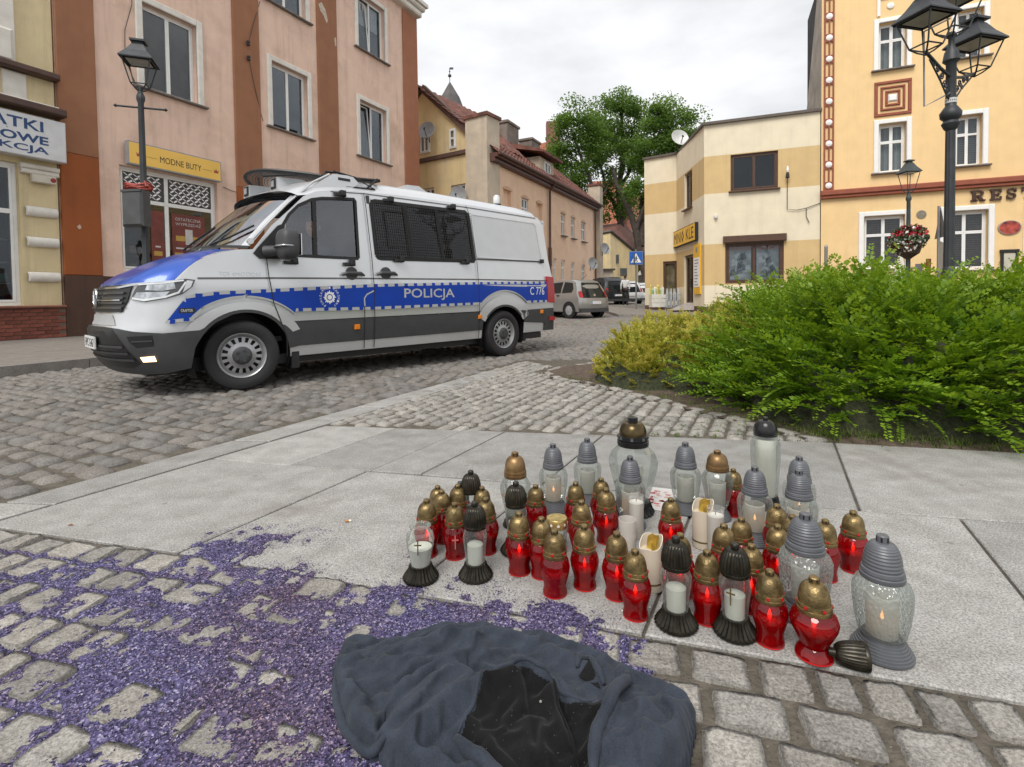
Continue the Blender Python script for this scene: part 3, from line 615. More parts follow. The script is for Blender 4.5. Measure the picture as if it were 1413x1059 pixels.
# pilaster strip of terracotta frames and white discs
b = MB(); x0, x1 = .07, .39
for x in (x0, (x0+x1)/2-.02, x1-.05): b.box(x, x+.05, -.05, -.002, 4.57, 12, 0)
k = 0; z = 4.74
ck = []
while z < 12:
    b.box(x0+.05, x1-.05, -.052, -.002, z-.14, z+.14, 0); ck.append(z); z += .748
b.build('pilaster_frame', redm, R)
for z in ck:
    b = MB(); b.T = Matrix.Translation(((x0+x1)/2, -.05, z)) @ Matrix.Rotation(PI/2, 4, 'X'); b.lathe([(.105, 0), (.105, .015), (.07, .035), (0, .04)], 16); b.build('disc', wsur, R, smooth=True)
b = MB()
for i, (q, w) in enumerate(((0, .1), (.18, .07), (.32, .07))):
    a0, a1, c0, c1 = 1.60+q, 2.67-q, 6.98+q*1.05, 8.17-q*1.05
    b.box(a0, a1, -.05, -.002, c0, c0+w, bev=.015); b.box(a0, a1, -.05, -.002, c1-w, c1, bev=.015); b.box(a0, a0+w, -.05, -.002, c0+w, c1-w, bev=.015); b.box(a1-w, a1, -.05, -.002, c0+w, c1-w, bev=.015)
b.build('ornament_frame', redm, R)
b = MB(); b.box(2.0, 2.27, -.05, -.002, 7.46, 7.7, bev=.04); b.build('rosette', wsur, R)
b = MB(); b.box(1.66, 1.75, -.06, -.002, 10.42, 11.2); b.box(1.75, 2.6, -.06, -.002, 11.0, 11.2); b.T = Matrix.Translation((2.05, -.01, 10.72)) @ Matrix.Rotation(PI/2, 4, 'X'); b.lathe([(.11, 0), (.1, .03), (0, .05)], 12, fn=None); b.T = None; b.build('stucco', wsur, R)
# raised slab-serif letters
def slab_letter(mb, ch, x, z, w, h, y, th=.06, st=.135, mi=0):
    sf = .07
    def bx(a, b_, c, d): mb.box(x+a*w, x+b_*w, y-th, y, z+c*h, z+d*h, mi)
    def band(cx, cz, r0, r1, a0, a1, n=10, sx=1, sz=1):
        for i in range(n):
            t0, t1 = a0+(a1-a0)*i/n, a0+(a1-a0)*(i+1)/n
            mb.prism([(x+cx*w+r1*math.cos(t0)*sx*w, z+cz*h+r1*math.sin(t0)*sz*h), (x+cx*w+r1*math.cos(t1)*sx*w, z+cz*h+r1*math.sin(t1)*sz*h), (x+cx*w+r0*math.cos(t1)*sx*w, z+cz*h+r0*math.sin(t1)*sz*h), (x+cx*w+r0*math.cos(t0)*sx*w, z+cz*h+r0*math.sin(t0)*sz*h)], y-th, y, mi)
    if ch == 'R':
        bx(.12, .38, 0, 1); bx(0, .5, 0, .15); bx(0, .12, .85, 1); bx(.38, .6, .86, 1); bx(.38, .6, .42, .56); band(.58, .71, .15, .29, -PI/2, PI/2, 8, 1.25, 1)
        mb.prism([(x+.5*w, z+.43*h), (x+.72*w, z+.45*h), (x+.98*w, z), (x+.7*w, z)], y-th, y, mi); bx(.66, 1.06, 0, .14)
    if ch == 'E': bx(.12, .38, 0, 1); bx(0, .12, 0, .15); bx(0, .12, .85, 1); bx(.38, .95, 0, .15); bx(.38, .95, .85, 1); bx(.38, .72, .43, .57); bx(.82, .95, .15, .34); bx(.82, .95, .66, .85); bx(.64, .76, .36, .64)
    if ch == 'S': band(.5, .72, .15, .28, PI*.1, PI*1.5, 10, 1.45, 1); band(.5, .28, .15, .28, -PI*.9, PI*.5, 10, 1.45, 1); bx(.8, .92, .62, .95); bx(.08, .2, .05, .38)
    if ch == 'T': bx(.37, .63, 0, 1); bx(.2, .8, 0, .14); bx(0, 1, .85, 1); bx(0, .13, .6, .85); bx(.87, 1, .6, .85)
lb = M('brown_letters', (.05, .018, .012), .5, var=.2)
for ch, x, w in (('R', 4.30, .36), ('E', 4.80, .31), ('S', 5.20, .29), ('T', 5.60, .36)): b = MB(); slab_letter(b, ch, x, 3.84, w, .36, -.01); b.build('letter', lb, R)
b = MB(); b.T = Matrix.Translation((2.98, -.002, 3.52)) @ Matrix.Rotation(PI/2, 4, 'X'); b.lathe([(.14, 0), (.14, .02), (0, .022)], 20); b.build('vent_cover', M('vent_grey', (.19, .17, .13), .6, var=.3), R)
b = MB(); b.T = Matrix.Translation((5.32, -.002, 2.93)) @ Matrix.Rotation(PI/2, 4, 'X') @ Matrix.Scale(.8, 4, (0, 1, 0)); b.lathe([(.30, 0), (.30, .03), (.27, .04)], 28, mi=0); b.lathe([(.27, .04), (0, .041)], 28, mi=1); b.T = None
b.build('oval_sign', [M('sign_rim', (.3, .26, .22), .5), M('oval_print', (.30, .045, .03), .5, var=.8, scale=7)], R)
b = MB(); b.box(5.14, 5.5, -.05, -.002, 1.2, 2.1, 0); b.box(5.1, 5.17, -.07, -.002, 1.1, 2.2, 1); b.box(5.47, 5.54, -.07, -.002, 1.1, 2.2, 1); b.box(5.08, 5.56, -.08, -.002, 2.13, 2.22, 1); b.build('menu_case', [M('menu_paper', (.5, .47, .38), .6), bk], R)
# ---------------------------------------------------------------- shop with bands (three faces)
kc, kt = plaster('pale_cream_render', (.76, .67, .50), .22, (.52, .45, .33), .05), plaster('tan_render', (.62, .445, .215), .25, (.42, .31, .17), .05)
K = thing('corner_shop', 'flat roofed cream and tan banded corner shop with brown windows', 'shop building', (0, 0, 0))
A_, B_, C_, D_ = np.array([6.508, 25.5]), np.array([7.78, 24.6]), np.array([7.565, 20.5]), np.array([11.235, 19.05])
def face(P, Q): 
    o = bpy.data.objects.new('wall', None); d = (Q-P)/np.linalg.norm(Q-P); return (P, d, np.linalg.norm(Q-P))
def on(P, d): return Matrix.Translation((P[0], P[1], 0)) @ Matrix.Rotation(rz_of(d), 4, 'Z')
bands = (-.3, .3, 1.25, 2.85, 4.8, 6.25, 7.45)
def bandmi(x, z): return 2 if z < .42 else 1 if 1.25 < z < 2.85 or 4.8 < z < 6.25 else 0
def kface(P, Q, holes, dz=0):
    d = (Q-P)/np.linalg.norm(Q-P); w = np.linalg.norm(Q-P); m = MB(); facade(m, 0, w, -.3, 7.45, holes, depth=.2, cuts_z=(.42, 1.25, 2.85, 4.8, 6.25), fmi=bandmi)
    o = m.build('wall', [kc, kt, M('brown_plinth', (.12, .065, .045), .8, var=.2)], K); o.matrix_world = on(P, d); return o
f1 = kface(A_, B_, [(.9, 1.558, .62, 2.5)]); f2 = kface(B_, C_, [(1.35, 2.5, 4.62, 6.2), (1.25, 2.62, .42, 2.62)]); f3 = kface(C_, D_, [(.95, 2.58, 4.83, 6.22), (.76, 2.78, 1.3, 2.86)])
m = MB(); m.add([(A_[0]-.1, A_[1]-.06, 7.45), (B_[0]+.0, B_[1]-.12, 7.45), (C_[0]-.1, C_[1]-.1, 7.45), (D_[0], D_[1]-.1, 7.45), (16, 30, 7.45), (8.5, 31, 7.45)], [(0, 1, 2, 3, 4, 5)]);
v = [(x, y, z+.1) for x, y, z in m.v]; m.v += v; m.f += [(6, 7, 8, 9, 10, 11)]+[(i, (i+1) % 6, 6+(i+1) % 6, 6+i) for i in range(6)]; m.m += [0]*7
m.build('roof', M('dark_flashing', (.10, .08, .065), .6, var=.2), K)
for P, Q in ((A_, B_), (B_, C_), (C_, D_)):
    pass
m = MB(); m.add([(A_[0], A_[1], -.3), (8.5, 31, -.3), (8.5, 31, 7.45), (A_[0], A_[1], 7.45)], [(3, 2, 1, 0)]); m.build('wall', kc, K)
m = MB(); m.add([(7.4, 25.6, 0), (10, 22, 0), (13, 21, 0), (13, 21, 7.3), (10, 22, 7.3), (7.4, 25.6, 7.3)], [(0, 1, 4, 5), (1, 2, 3, 4)]); m.build('room', room_dark, K)
def child_of(o, P, d): o.matrix_world = on(P, d)
d1, d2, d3 = [(q-p)/np.linalg.norm(q-p) for p, q in ((A_, B_), (B_, C_), (C_, D_))]
w = window(K, .95, 2.58, 4.83, 6.22, depth=.08, fm=brown_pvc, fr=.07, sillm=brown_pvc, surw=.0); child_of(w, C_, d3)
w = window(K, 1.35, 2.5, 4.62, 6.2, depth=.1, fm=brown_pvc, fr=.07, sillm=brown_pvc, surw=.0); child_of(w, B_, d2)
w = window(K, .76, 2.78, 1.3, 2.86, depth=.08, fm=brown_pvc, fr=.09); child_of(w, C_, d3)
ps = MB()
for x0, x1 in ((.9, 1.68), (1.86, 2.62)):
    ps.box(x0, x1, .13, .134, 1.42, 2.58, 0); ps.box(x0, x1, .13, .135, 2.58, 2.76, 1)
    for k in range(12): a = x0+random.random()*(x1-x0-.25); c = 1.42+random.random()*.8; ps.add([(a, .1285, c), (a+.25, .1285, c+.05), (a+.18, .1285, c+.3), (a+.03, .1285, c+.22)], [(0, 1, 2, 3)], 2+k % 2)
    text_mb(ps, 'UROK', x0+.25, x1-.25, 2.62, 2.7, .127, mi=4) if False else None
text_mb(ps, 'BOSS', .94, 1.30, 1.47, 1.57, .126, bold=.03, mi=5)
o = ps.build('window_print', [M('print_grey', (.42, .44, .46), .6, var=.45, scale=3), M('print_pink', (.55, .30, .26), .6), M('print_slate', (.14, .17, .2), .6, var=.4), M('print_pale', (.62, .64, .65), .6, var=.2), bk, wh], w)
bx = boxes('shutter_box', brown_pvc, K, (.68, 2.86, -.16, -.002, 2.86, 3.12), bev=.02); child_of(bx, C_, d3)
# shop door with glass, side window, panel sign, box sign
dr = MB(); dr.box(1.25, 1.45, .1, .18, .42, 2.62); dr.box(2.4, 2.62, .1, .18, .42, 2.62); dr.box(1.45, 2.4, .1, .18, 2.5, 2.62); dr.box(1.45, 2.4, .11, .17, .42, .6); dr.box(1.9, 1.98, .11, .17, .6, 2.5)
do = dr.build('door', brown_pvc, K); boxes('pane', pane_glass, do, (1.45, 1.9, .135, .145, .6, 2.5), (1.98, 2.4, .135, .145, .6, 2.5)); boxes('handle', iron, do, (1.99, 2.02, .05, .1, 1.2, 1.6)); child_of(do, B_, d2)
w = window(K, .9, 1.558, .62, 2.5, depth=.05, fm=brown_pvc, fr=.07, mull=()); child_of(w, A_, d1)
boxes('poster', M('amber_poster', (.45, .33, .17), .6, var=.5, scale=3), w, (.98, 1.5, .13, .134, .9, 2.4))
s = MB(); s.box(-.05, 3.36, -.14, -.01, 3.1, 3.84, 1); s.box(-.02, 3.33, -.147, -.14, 3.13, 3.81, 0)
text_mb(s, 'MINI', .15, 1.28, 3.24, 3.70, -.15, mi=1); text_mb(s, 'KLE', 2.08, 3.16, 3.24, 3.70, -.15, mi=1)
s.add([(1.55, -.15, 3.2), (1.75, -.15, 3.46), (1.55, -.15, 3.74), (1.35, -.15, 3.46)], [(0, 1, 2, 3)], 1); s.add([(1.55, -.152, 3.33), (1.65, -.152, 3.46), (1.55, -.152, 3.61), (1.45, -.152, 3.46)], [(0, 1, 2, 3)], 0)
o = s.build('box_sign', [M('amber_sign', (.80, .46, .03), .45, var=.04), bk], K); child_of(o, B_, d2)
s = MB(); s.box(2.86, 3.72, -.06, -.002, .92, 2.95, 0); s.box(2.9, 3.68, -.066, -.06, 1.2, 2.4, 1)
for k in range(9): s.box(3.02, 3.02+.3+.25*random.random(), -.068, -.066, 2.28-k*.125, 2.32-k*.125, 2)
s.box(3.2, 3.38, -.068, -.06, 2.62, 2.82, 2); o = s.build('panel_sign', [MATS['amber_sign'], wh, M('grey_print', (.25, .25, .25), .6)], K); child_of(o, B_, d2)
b = MB(); b.T = Matrix.Translation((.42, -.06, 3.9)); b.lathe([(.06, -.06), (.07, 0), (.06, .07), (0, .08)], 10); b.T = None; b.box(.40, .44, -.06, 0, 3.88, 3.92); o = b.build('camera', M('cam_white', (.65, .65, .63), .4), K, smooth=True); child_of(o, C_, d3)
b = MB(); b.tube([(2.88, -.05, 5.3), (2.88, -.05, 4.0), (3.2, -.05, 3.95), (3.5, -.05, 4.0), (3.95, -.03, 4.15)], .012, 5); b.tube([(3.5, -.05, 4.0), (3.5, -.05, 3.7), (3.6, -.05, 3.45)], .012, 5); b.lathe([(.0, 5.1), (.07, 5.15), (.05, 5.3), (.03, 5.35)], 8, (2.88, -.14, 0)); b.lathe([(.03, 5.35), (.045, 5.42), (.03, 5.55), (0, 5.58)], 8, (2.88, -.14, 0), mi=1); o = b.build('wall_lamp', [black, wh], K); child_of(o, C_, d3)
def dish(name, label, loc, r, rz, tilt=.35, mast=.5, m=None, arm=True):
    t = thing(name, label, 'satellite dish', loc, rz)
    b = MB(); b.T = Matrix.Translation((0, -.12, 0)) @ Matrix.Rotation(PI/2-tilt, 4, 'X'); P = [(0, 0), (r*.35, .012*r*4), (r*.7, .045*r*4), (r, .09*r*4), (r*1.02, .085*r*4), (r*.7, .03*r*4), (0, -.02)]
    b.lathe(P, 28); b.build('reflector', m or M('dish_grey', (.30, .31, .32), .5, var=.1), t, smooth=True)
    b = MB(); b.tube([(0, -.12, -r*.95), (0, -.12-r*.5, -r*.6), (0, -.12-r*1.0, -r*.02)], .012+r*.02, 6); b.tube([(0, -.12-r*1.02, -.02), (0, -.12-r*.9, .05)], .03+r*.03, 8); b.build('feed_arm', iron, t)
    b = MB(); b.tube([(0, -.1, 0), (0, .0, -r*.4), (0, .06, -mast)], .025, 6); b.build('bracket', iron, t); return t
dish('satellite_dish', 'large pale satellite dish on the flat roof of the corner shop', (7.75, 24.3, 8.05), .40, .15, .35, .6, M('dish_pale', (.62, .62, .60), .5, var=.1))
# ---------------------------------------------------------------- long house with gable
HS = 1.35; HO = np.array([-.878, 24.3]); peach = plaster('peach_plaster', (.82, .585, .42), .25, (.52, .36, .25), .05); gab = plaster('gable_yellow', (.72, .56, .30), .5, (.55, .47, .34), .08); pierm = plaster('bare_pier', (.52, .44, .34), .5, (.30, .27, .23), .12)
H = thing('long_house', 'long peach house with red tiled roof, dormer, grey chimneys and yellow gable', 'house', (HO[0], HO[1], -.306), rz_of(E2)); H.scale = (HS,)*3
def tile_roof(nx, P00, P10, P01, P11, rows, cols, amp=.022, step=.03):
    """eaves P00-P10, ridge P01-P11: courses of curved tiles, each course lapping the one below"""
    P00, P10, P01, P11 = map(Vector, (P00, P10, P01, P11)); nrm = (P10-P00).cross(P01-P00).normalized(); V = []; F = []
    for r in range(rows):
        for h in (0, 1):
            t = (r+h)/rows
            for c in range(cols*4+1):
                u = c/(cols*4); p = P00.lerp(P10, u).lerp(P01.lerp(P11, u), t); V.append(p+nrm*(amp*math.sin(c*PI/2)+(step if h == 0 else 0)+random.uniform(-.004, .004)))
    w = cols*4+1
    for r in range(rows*2-1):
        for c in range(w-1): F.append((r*w+c, r*w+c+1, (r+1)*w+c+1, (r+1)*w+c))
    return V, F
tile_m = M('weathered_tile', (.155, .062, .045), .85, var=.5, scale=3.5, bump=.3, dirt=.5, dscale=2, dcol=(.10, .075, .06))
def archwin(par, x0, x1, z0, z1, arch=True, trans=.62, blindm=None, mull=(.5,)):
    w = window(par, x0, x1, z0, z1, depth=.05, trans=trans, mull=mull, fr=.05, sillm=sill_g, surw=.0)
    return w
UWN = [(6.6, 7.12, 3.7, 4.72), (7.93, 8.45, 3.7, 4.7), (9.45, 10.05, 3.68, 4.66), (2.43, 3.03, 3.7, 4.74), (5.6, 6.0, 1.5, 2.58), (6.6, 7.08, 1.6, 2.58), (7.88, 8.35, 1.6, 2.54), (9.45, 9.95, 1.6, 2.5)]
NI = [(.9, 1.5, 3.0, 4.8), (3.82, 4.4, 3.4, 4.76)]
mb = MB(); facade(mb, 0, 11.8, -.1, 5.75, UWN+NI, depth=.2); 
for (a, b, c, d) in NI: mb.add([(a, .12, c), (b, .12, c), (b, .12, d), (a, .12, d)], [(0, 1, 2, 3)])
mb.build('wall', peach, H); interior(H, .5, 11.5, 1.2, 5.4, .9, 3)
for q in UWN: archwin(H, *q)
b = MB()
for (a, b_, c, d) in UWN[:4]+NI:      # segmental brick heads
    P = [(a-.05, d-.02)]+[(a-.05+(b_-a+.1)*i/8, d+.02+.09*math.sin(PI*i/8)) for i in range(9)]+[(b_+.05, d-.02)]
    b.prism(P, -.035, -.002)
b.build('window_head', plaster('peach_trim', (.62, .42, .29), .3, (.4, .28, .2)), H)
V, F = tile_roof(0, (-.1, -.35, 5.78), (11.95, -.35, 5.78), (-.1, 3.3, 8.9), (11.95, 3.3, 8.9), 16, 46)
rf = link('roof', np_mesh('roof', V, F, tile_m, True, None, 30), H)
V, F = tile_roof(0, (11.95, 6.95, 5.78), (-.1, 6.95, 5.78), (11.95, 3.3, 8.9), (-.1, 3.3, 8.9), 8, 23)
link('roof', np_mesh('roof', V, F, tile_m, True, None, 30), H)
b = MB(); b.box(-.1, 11.95, -.2, .05, 5.52, 5.66, bev=.03); b.box(-.1, 11.95, -.32, .05, 5.66, 5.8, bev=.03); b.tube([(-.1, -.38, 5.78), (11.95, -.38, 5.78)], .06, 8); b.build('gutter', M('brown_gutter', (.085, .035, .025), .5, var=.2), H)
b = MB(); b.tube([(5.06, -.36, 5.75), (5.06, -.1, 5.4), (5.06, -.08, 3.4), (5.06, -.08, .1)], .05, 8); b.box(5.0, 5.14, -.13, -.02, 2.2, 3.0); b.build('downpipe', MATS['brown_gutter'], H); b = MB(); b.tube([(11.5, -.08, 5.6), (11.5, -.08, .1)], .045, 8); b.build('downpipe', MATS['brown_gutter'], H)
chm = M('chimney_render', (.20, .165, .14), .9, var=.4, scale=1.6, bump=.3, dirt=.6, dscale=1.2, dcol=(.07, .06, .05))
for (x, y, w, z) in ((4.95, 1.85, 1.15, 8.62), (7.8, 1.95, 1.0, 8.62)): b = MB(); b.box(x, x+w, y, y+.7, 6.5, z, bev=.0); b.box(x-.06, x+w+.06, y-.06, y+.76, z, z+.1); b.build('chimney', chm, rf)
# dormer
b = MB(); b.box(5.0, 6.6, .35, 2.2, 6.1, 6.95); b.build('dormer', pierm, rf); b = MB(); b.add([(4.6, .0, 7.1), (6.95, .0, 7.1), (6.95, 2.6, 7.9), (4.6, 2.6, 7.9), (4.6, .0, 7.0), (6.95, .0, 7.0), (6.95, 2.6, 7.6), (4.6, 2.6, 7.6)], [(0, 1, 2, 3), (7, 6, 5, 4), (0, 4, 5, 1), (0, 3, 7, 4), (1, 5, 6, 2)]); b.build('dormer_roof', tile_m, rf)
window(rf, 5.5, 6.2, 6.3, 6.85, y=.34, depth=-.02, mull=(.5,), fr=.05)
# gable end (its own slant) and firewall pier
GD = np.array([.83, -.55]); GD /= np.linalg.norm(GD); GW_ = thing('gable_wing', 'yellow gabled house end with brown verge boards and pale corner pier', 'house', (HO[0], HO[1], -.306), rz_of(GD)); GW_.scale = (HS,)*3
GWIN = [(-3.22, -2.75, 6.3, 7.2), (-1.8, -1.5, 6.25, 6.95), (-1.8, -1.13, 4.05, 4.95), (-3.1, -2.6, 4.2, 5.0)]
mb = MB(); facade(mb, -6.2, -.9, -.1, 6.1, [GWIN[2], GWIN[3]], depth=.15)
for q in GWIN[:2]: pass
apex = (-3.1, 8.66); P = [(-6.2, 6.1), (-.9, 6.1), (-.9, 6.66), apex, (-6.2, 5.9+.3)]
facade(mb, -3.4, -.9, 6.1, 6.25, [], y=.003)
poly = [(-6.2, 6.1), (-.9, 6.1), (-.9, 6.6), (-3.1, 8.6), (-5.6, 6.3)]
mb.add([(x, 0, z) for x, z in poly], [(0, 1, 2, 3, 4)]); mb.build('wall', gab, GW_); interior(GW_, -6, -1, 1, 6, .8, 2)
mb = MB(); mb.box(-.9, .02, -.25, .5, -.1, 7.05, 0); mb.box(-.96, .08, -.31, .56, 7.05, 7.16, 1); mb.build('pier', [pierm, tile_m], GW_)
b = MB(); b.box(-6.2, -.9, -.1, -.002, 5.96, 6.12, bev=.02); b.build('string_course', M('brown_band', (.11, .06, .045), .7, var=.2), GW_)
b = MB()
for (p, q) in (((-.85, 6.5), (-3.1, 8.58)), ((-3.1, 8.58), (-5.4, 6.4))):
    dx, dz = q[0]-p[0], q[1]-p[1]; l = math.hypot(dx, dz); nx_, nz_ = -dz/l*.22, dx/l*.22
    if nz_ < 0: nx_, nz_ = -nx_, -nz_
    b.prism([p, q, (q[0]+nx_, q[1]+nz_+.05), (p[0]+nx_, p[1]+nz_)], -.14, .05)
b.build('verge_board', MATS['brown_band'], GW_)
b = MB(); V, F = tile_roof(0, (-.85, 3.5, 6.62), (-.85, -.1, 6.62), (-3.1, 3.5, 8.78), (-3.1, -.1, 8.78), 8, 10); link('roof', np_mesh('roof', [tuple(v) for v in V], F, tile_m, True, None, 30), GW_)
for k, q in enumerate(GWIN[:2]): window(GW_, *q, y=-.055, depth=.0, mull=(.5,) if k == 0 else (), trans=.7 if k == 0 else .5, fr=.045)
for q in GWIN[2:]: window(GW_, *q, depth=.08, fr=.045, trans=.6)
def onf(O, d, x, y, z):
    x, y, z = x*HS, y*HS, (z-.875)*HS+.875
    return (O[0]+d[0]*x+d[1]*y, O[1]+d[1]*x-d[0]*y, z)
dish('satellite_dish', 'grey satellite dish beside the upper window of the yellow gable', onf(HO, GD, -2.58, .25, 6.95), .42, rz_of(GD)+.3, .2)
dish('satellite_dish', 'dark grey satellite dish half hidden behind the police van roof', onf(HO, GD, -1.1, .35, 4.42), .42, rz_of(GD)+.3, .2)
dish('satellite_dish', 'dark round satellite dish on the peach house above the silver car', onf(HO, E2, 9.95, .3, 2.55), .42, rz_of(E2)-.5, .2)
dish('satellite_dish', 'dark satellite dish on the corner where peach house meets yellow outbuilding', onf(HO, E2, 12.0, .35, 3.45), .42, rz_of(E2)-.5, .2)
mb = MB(); mb.box(11.8, 12.35, -.25, .4, -.1, 6.9, 0); mb.box(11.74, 12.41, -.31, .46, 6.9, 7.0, 1); mb.build('pier', [pierm, tile_m], H)
# ---------------------------------------------------------------- things beyond
def px(x, y, D): return ((x-706.5)/720*D, D, .875+(411-.01335*(x-706.5)-y)/720*D)
Dn = 46.; ax = lambda x, y: px(x, y, Dn)
AN = thing('outbuilding', 'small yellow outbuilding with sloping dark roof edge behind the parked cars', 'building')
p = [ax(823, 425), ax(843, 425), ax(843, 322), ax(823, 326)]; b = MB(); b.add([p[0], p[1], p[2], p[3]], [(0, 1, 2, 3)])
q = [(px(843, 425, 46)), px(881, 424, 50), px(881, 353, 50), px(843, 322, 46)]; b.add(q, [(0, 1, 2, 3)]); b.build('wall', gab, AN)
b = MB(); b.tube([ax(821, 324), ax(844, 320)], .13, 6); b.tube([ax(844, 320), px(882, 352, 50)], .13, 6); b.build('roof_edge', M('dark_tin', (.06, .05, .045), .5, var=.2), AN)
b = MB(); v = [px(843, 322, 46), px(881, 353, 50), px(900, 345, 60), px(860, 308, 58), px(822, 322, 46), px(825, 312, 58)]; b.add(v, [(0, 1, 2, 3), (0, 3, 5, 4)]); b.build('roof', tile_m, AN)
x_, y_, z0 = px(826, 374, 45.5); b = MB(); b.box(x_-.3, x_+1.2, y_-.5, y_+.6, z0-3, z0, 0); b.box(x_-.4, x_+1.35, y_-.7, y_+.6, z0, z0+.14, 1); b.build('porch', [pierm, MATS['dark_tin']], AN)
for (X, Y_, w, h) in ((852, 358, 5, 12), (861, 376, 9, 11)):
    a, c = px(X-w/2, Y_+h/2, 46.8), px(X+w/2, Y_-h/2, 46.8); boxes('window', M('dim_window', (.08, .085, .085), .3, var=.3), AN, (a[0], c[0], a[1]-.06, a[1]+.1, a[2], c[2]))
chb = M('church_brick', (.235, .105, .075), .9, var=.3, scale=2.5, bump=.4, bscale=20, dirt=.4, dscale=.4, dcol=(.12, .07, .06)); cht = M('church_tile', (.31, .105, .06), .85, var=.3, scale=1.5, bump=.5, bscale=9, dirt=.4, dscale=.3, dcol=(.22, .1, .07))
CH = thing('church', 'red brick church with orange tiled roof rising behind the trees', 'church')
b = MB(); D = 78
b.add([px(815, 420, D), px(862, 420, D), px(862, 310, D), px(815, 310, D), px(905, 420, D-6), px(905, 318, D-6), px(862, 262, D+5)], [(0, 1, 2, 3)]); b.add([px(860, 420, D), px(920, 420, D-5), px(920, 322, D-5), px(882, 262, D+4), px(860, 262, D+3)], [(0, 1, 2, 3, 4)]); b.build('wall', chb, CH)
b = MB(); b.add([px(812, 314, D-1), px(862, 312, D-1), px(864, 250, D+5), px(815, 252, D+5)], [(0, 1, 2, 3)]); b.build('roof', cht, CH)
b = MB(); a, c = px(757, 250, D+8), px(776, 170, D+8); b.box(a[0], c[0], D+8, D+9.5, a[2], c[2]); b.build('gable', chb, CH)
b = MB(); b.add([px(725, 225, D+8), px(758, 225, D+8), px(758, 198, D+12), px(728, 205, D+12)], [(0, 1, 2, 3)]); b.build('roof', cht, CH)
b = MB(); b.tube([px(856, 318, D-8), px(884, 326, D-9), px(920, 330, D-10)], .35, 6); b.build('cornice', offwhite, CH)
b = MB(); b.add([px(850, 425, D-8), px(925, 425, D-10), px(925, 330, D-10), px(856, 318, D-8)], [(0, 1, 2, 3)]); b.build('aisle_wall', chb, CH)
for X in (872, 886): a, c = px(X-4, 372, D-9.2), px(X+4, 340, D-9.2); boxes('window', M('dark_window', (.03, .025, .025), .4), CH, (a[0], c[0], a[1]-.15, a[1]+.3, a[2], c[2]))
TW = thing('church_turret', 'slender grey pointed turret roof with ball finial above the gable', 'tower')
X, Y_, Z = px(626, 118, 50); b = MB(); b.lathe([(1.75, -3.6), (1.55, -3.2), (.9, -1.4), (.06, .0), (.0, .05)], 8, (X, Y_, Z)); b.build('spire', M('slate_spire', (.085, .08, .078), .7, var=.25, scale=1.5), TW)
b = MB(); b.tube([(X, Y_, Z), (X, Y_, Z+1.3)], .035, 6); b.lathe([(0, .45), (.16, .55), (.16, .7), (0, .8)], 10, (X, Y_, Z)); b.lathe([(0, .95), (.09, 1.0), (0, 1.1)], 8, (X, Y_, Z)); b.box(X, X+.35, Y_-.01, Y_+.01, Z+1.2, Z+1.4); b.build('finial', iron, TW)
b = MB(); b.lathe([(1.3, -20), (1.3, -3.5)], 8, (X, Y_, Z)); b.build('shaft', chb, TW)
far = thing('distant_building', 'white gabled shed with grey front closing the end of the street', 'building')
b = MB(); D = 64; b.add([px(880, 425, D), px(930, 425, D), px(930, 372, D), px(880, 380, D)], [(0, 1, 2, 3)], 1); b.build('wall', [offwhite, M('shed_grey', (.17, .17, .17), .7, var=.2)], far)
b = MB(); b.add([px(878, 381, D-.3), px(932, 372, D-.3), px(930, 350, D+5), px(897, 356, D+5)], [(0, 1, 2, 3)]); b.build('roof', offwhite, far)
# ================================================================ POLICE VAN
VYAW, VX, VY = .817, -2.595, 5.07
VAN = thing('police_van', 'silver police van with blue stripe and raised riot grille above windscreen', 'van', (VX, VY, 0), VYAW)
paint = M('silver_paint', (.62, .635, .65), .3, .45, var=.03, coat=.5, dirt=.14, dcol=(.30, .27, .23), dscale=3); vblue = M('police_blue', (.002, .042, .34), .45, var=.06, spec=.3); vgrey = M('grey_cladding', (.045, .047, .05), .55, var=.15); rubber = M('rubber', (.016, .016, .017), .75, var=.25, bump=.2, bscale=90)
refw = M('reflective_silver', (.44, .45, .45), .45, .1, var=.06); chrome = M('chrome', (.62, .63, .65), .16, .95, var=.05); seam = M('panel_gap', (.02, .02, .022), .8); lampclear = M('lamp_reflector', (.50, .52, .54), .12, .75, var=.45, scale=16)
tail_red = M('tail_red', (.36, .008, .012), .22, var=.2, scale=30, coat=.5); amber = M('amber_lens', (.75, .22, .01), .3); vwhite = M('white_letters', (.80, .80, .80), .5, var=.02)
vglass = glass_pane('van_glass', (.72, .76, .76), .30); vdark = glass_pane('tinted_glass', (.10, .10, .11), .16); wsglass = glass_pane('windscreen_glass', (.50, .54, .52), .22)
def tum(z): return float(np.interp(z, [.2, .36, .55, .75, 1.05, 1.12, 1.35, 2.05, 2.14, 2.22, 2.28], [.06, .03, .01, 0, 0, .012, .03, .105, .125, .16, .22]))
S0, NL = -.40, 1.3
def nose_d(z): return float(np.interp(z, [.2, .3, .45, .62, .7, .85, 1.06, 1.2, 1.35], [.46, .54, .60, .62, .58, .56, .52, .46, .40]))
def shell(p, z, off=0.):
    """p>=0: along the flank (metres behind S0+p0); p<0: round the nose, -NL = the middle of the front"""
    if p >= S0: x, y = p, tum(z); n = (0, -1)
    else:
        th = min(1, (S0-p)/NL)*PI/2; n_ = 2.5; c, s = max(math.cos(th), 0)**(2/n_), max(math.sin(th), 0)**(2/n_); D = nose_d(z); y0 = tum(z)
        x, y = S0-D*s, 1.0-(1.0-y0)*c
        nx, ny = -(s**(n_-1))/D, -(c**(n_-1))/(1-y0); l = math.hypot(nx, ny); n = (nx/l, ny/l)
    return Vector((x+n[0]*off, y+n[1]*off, z))
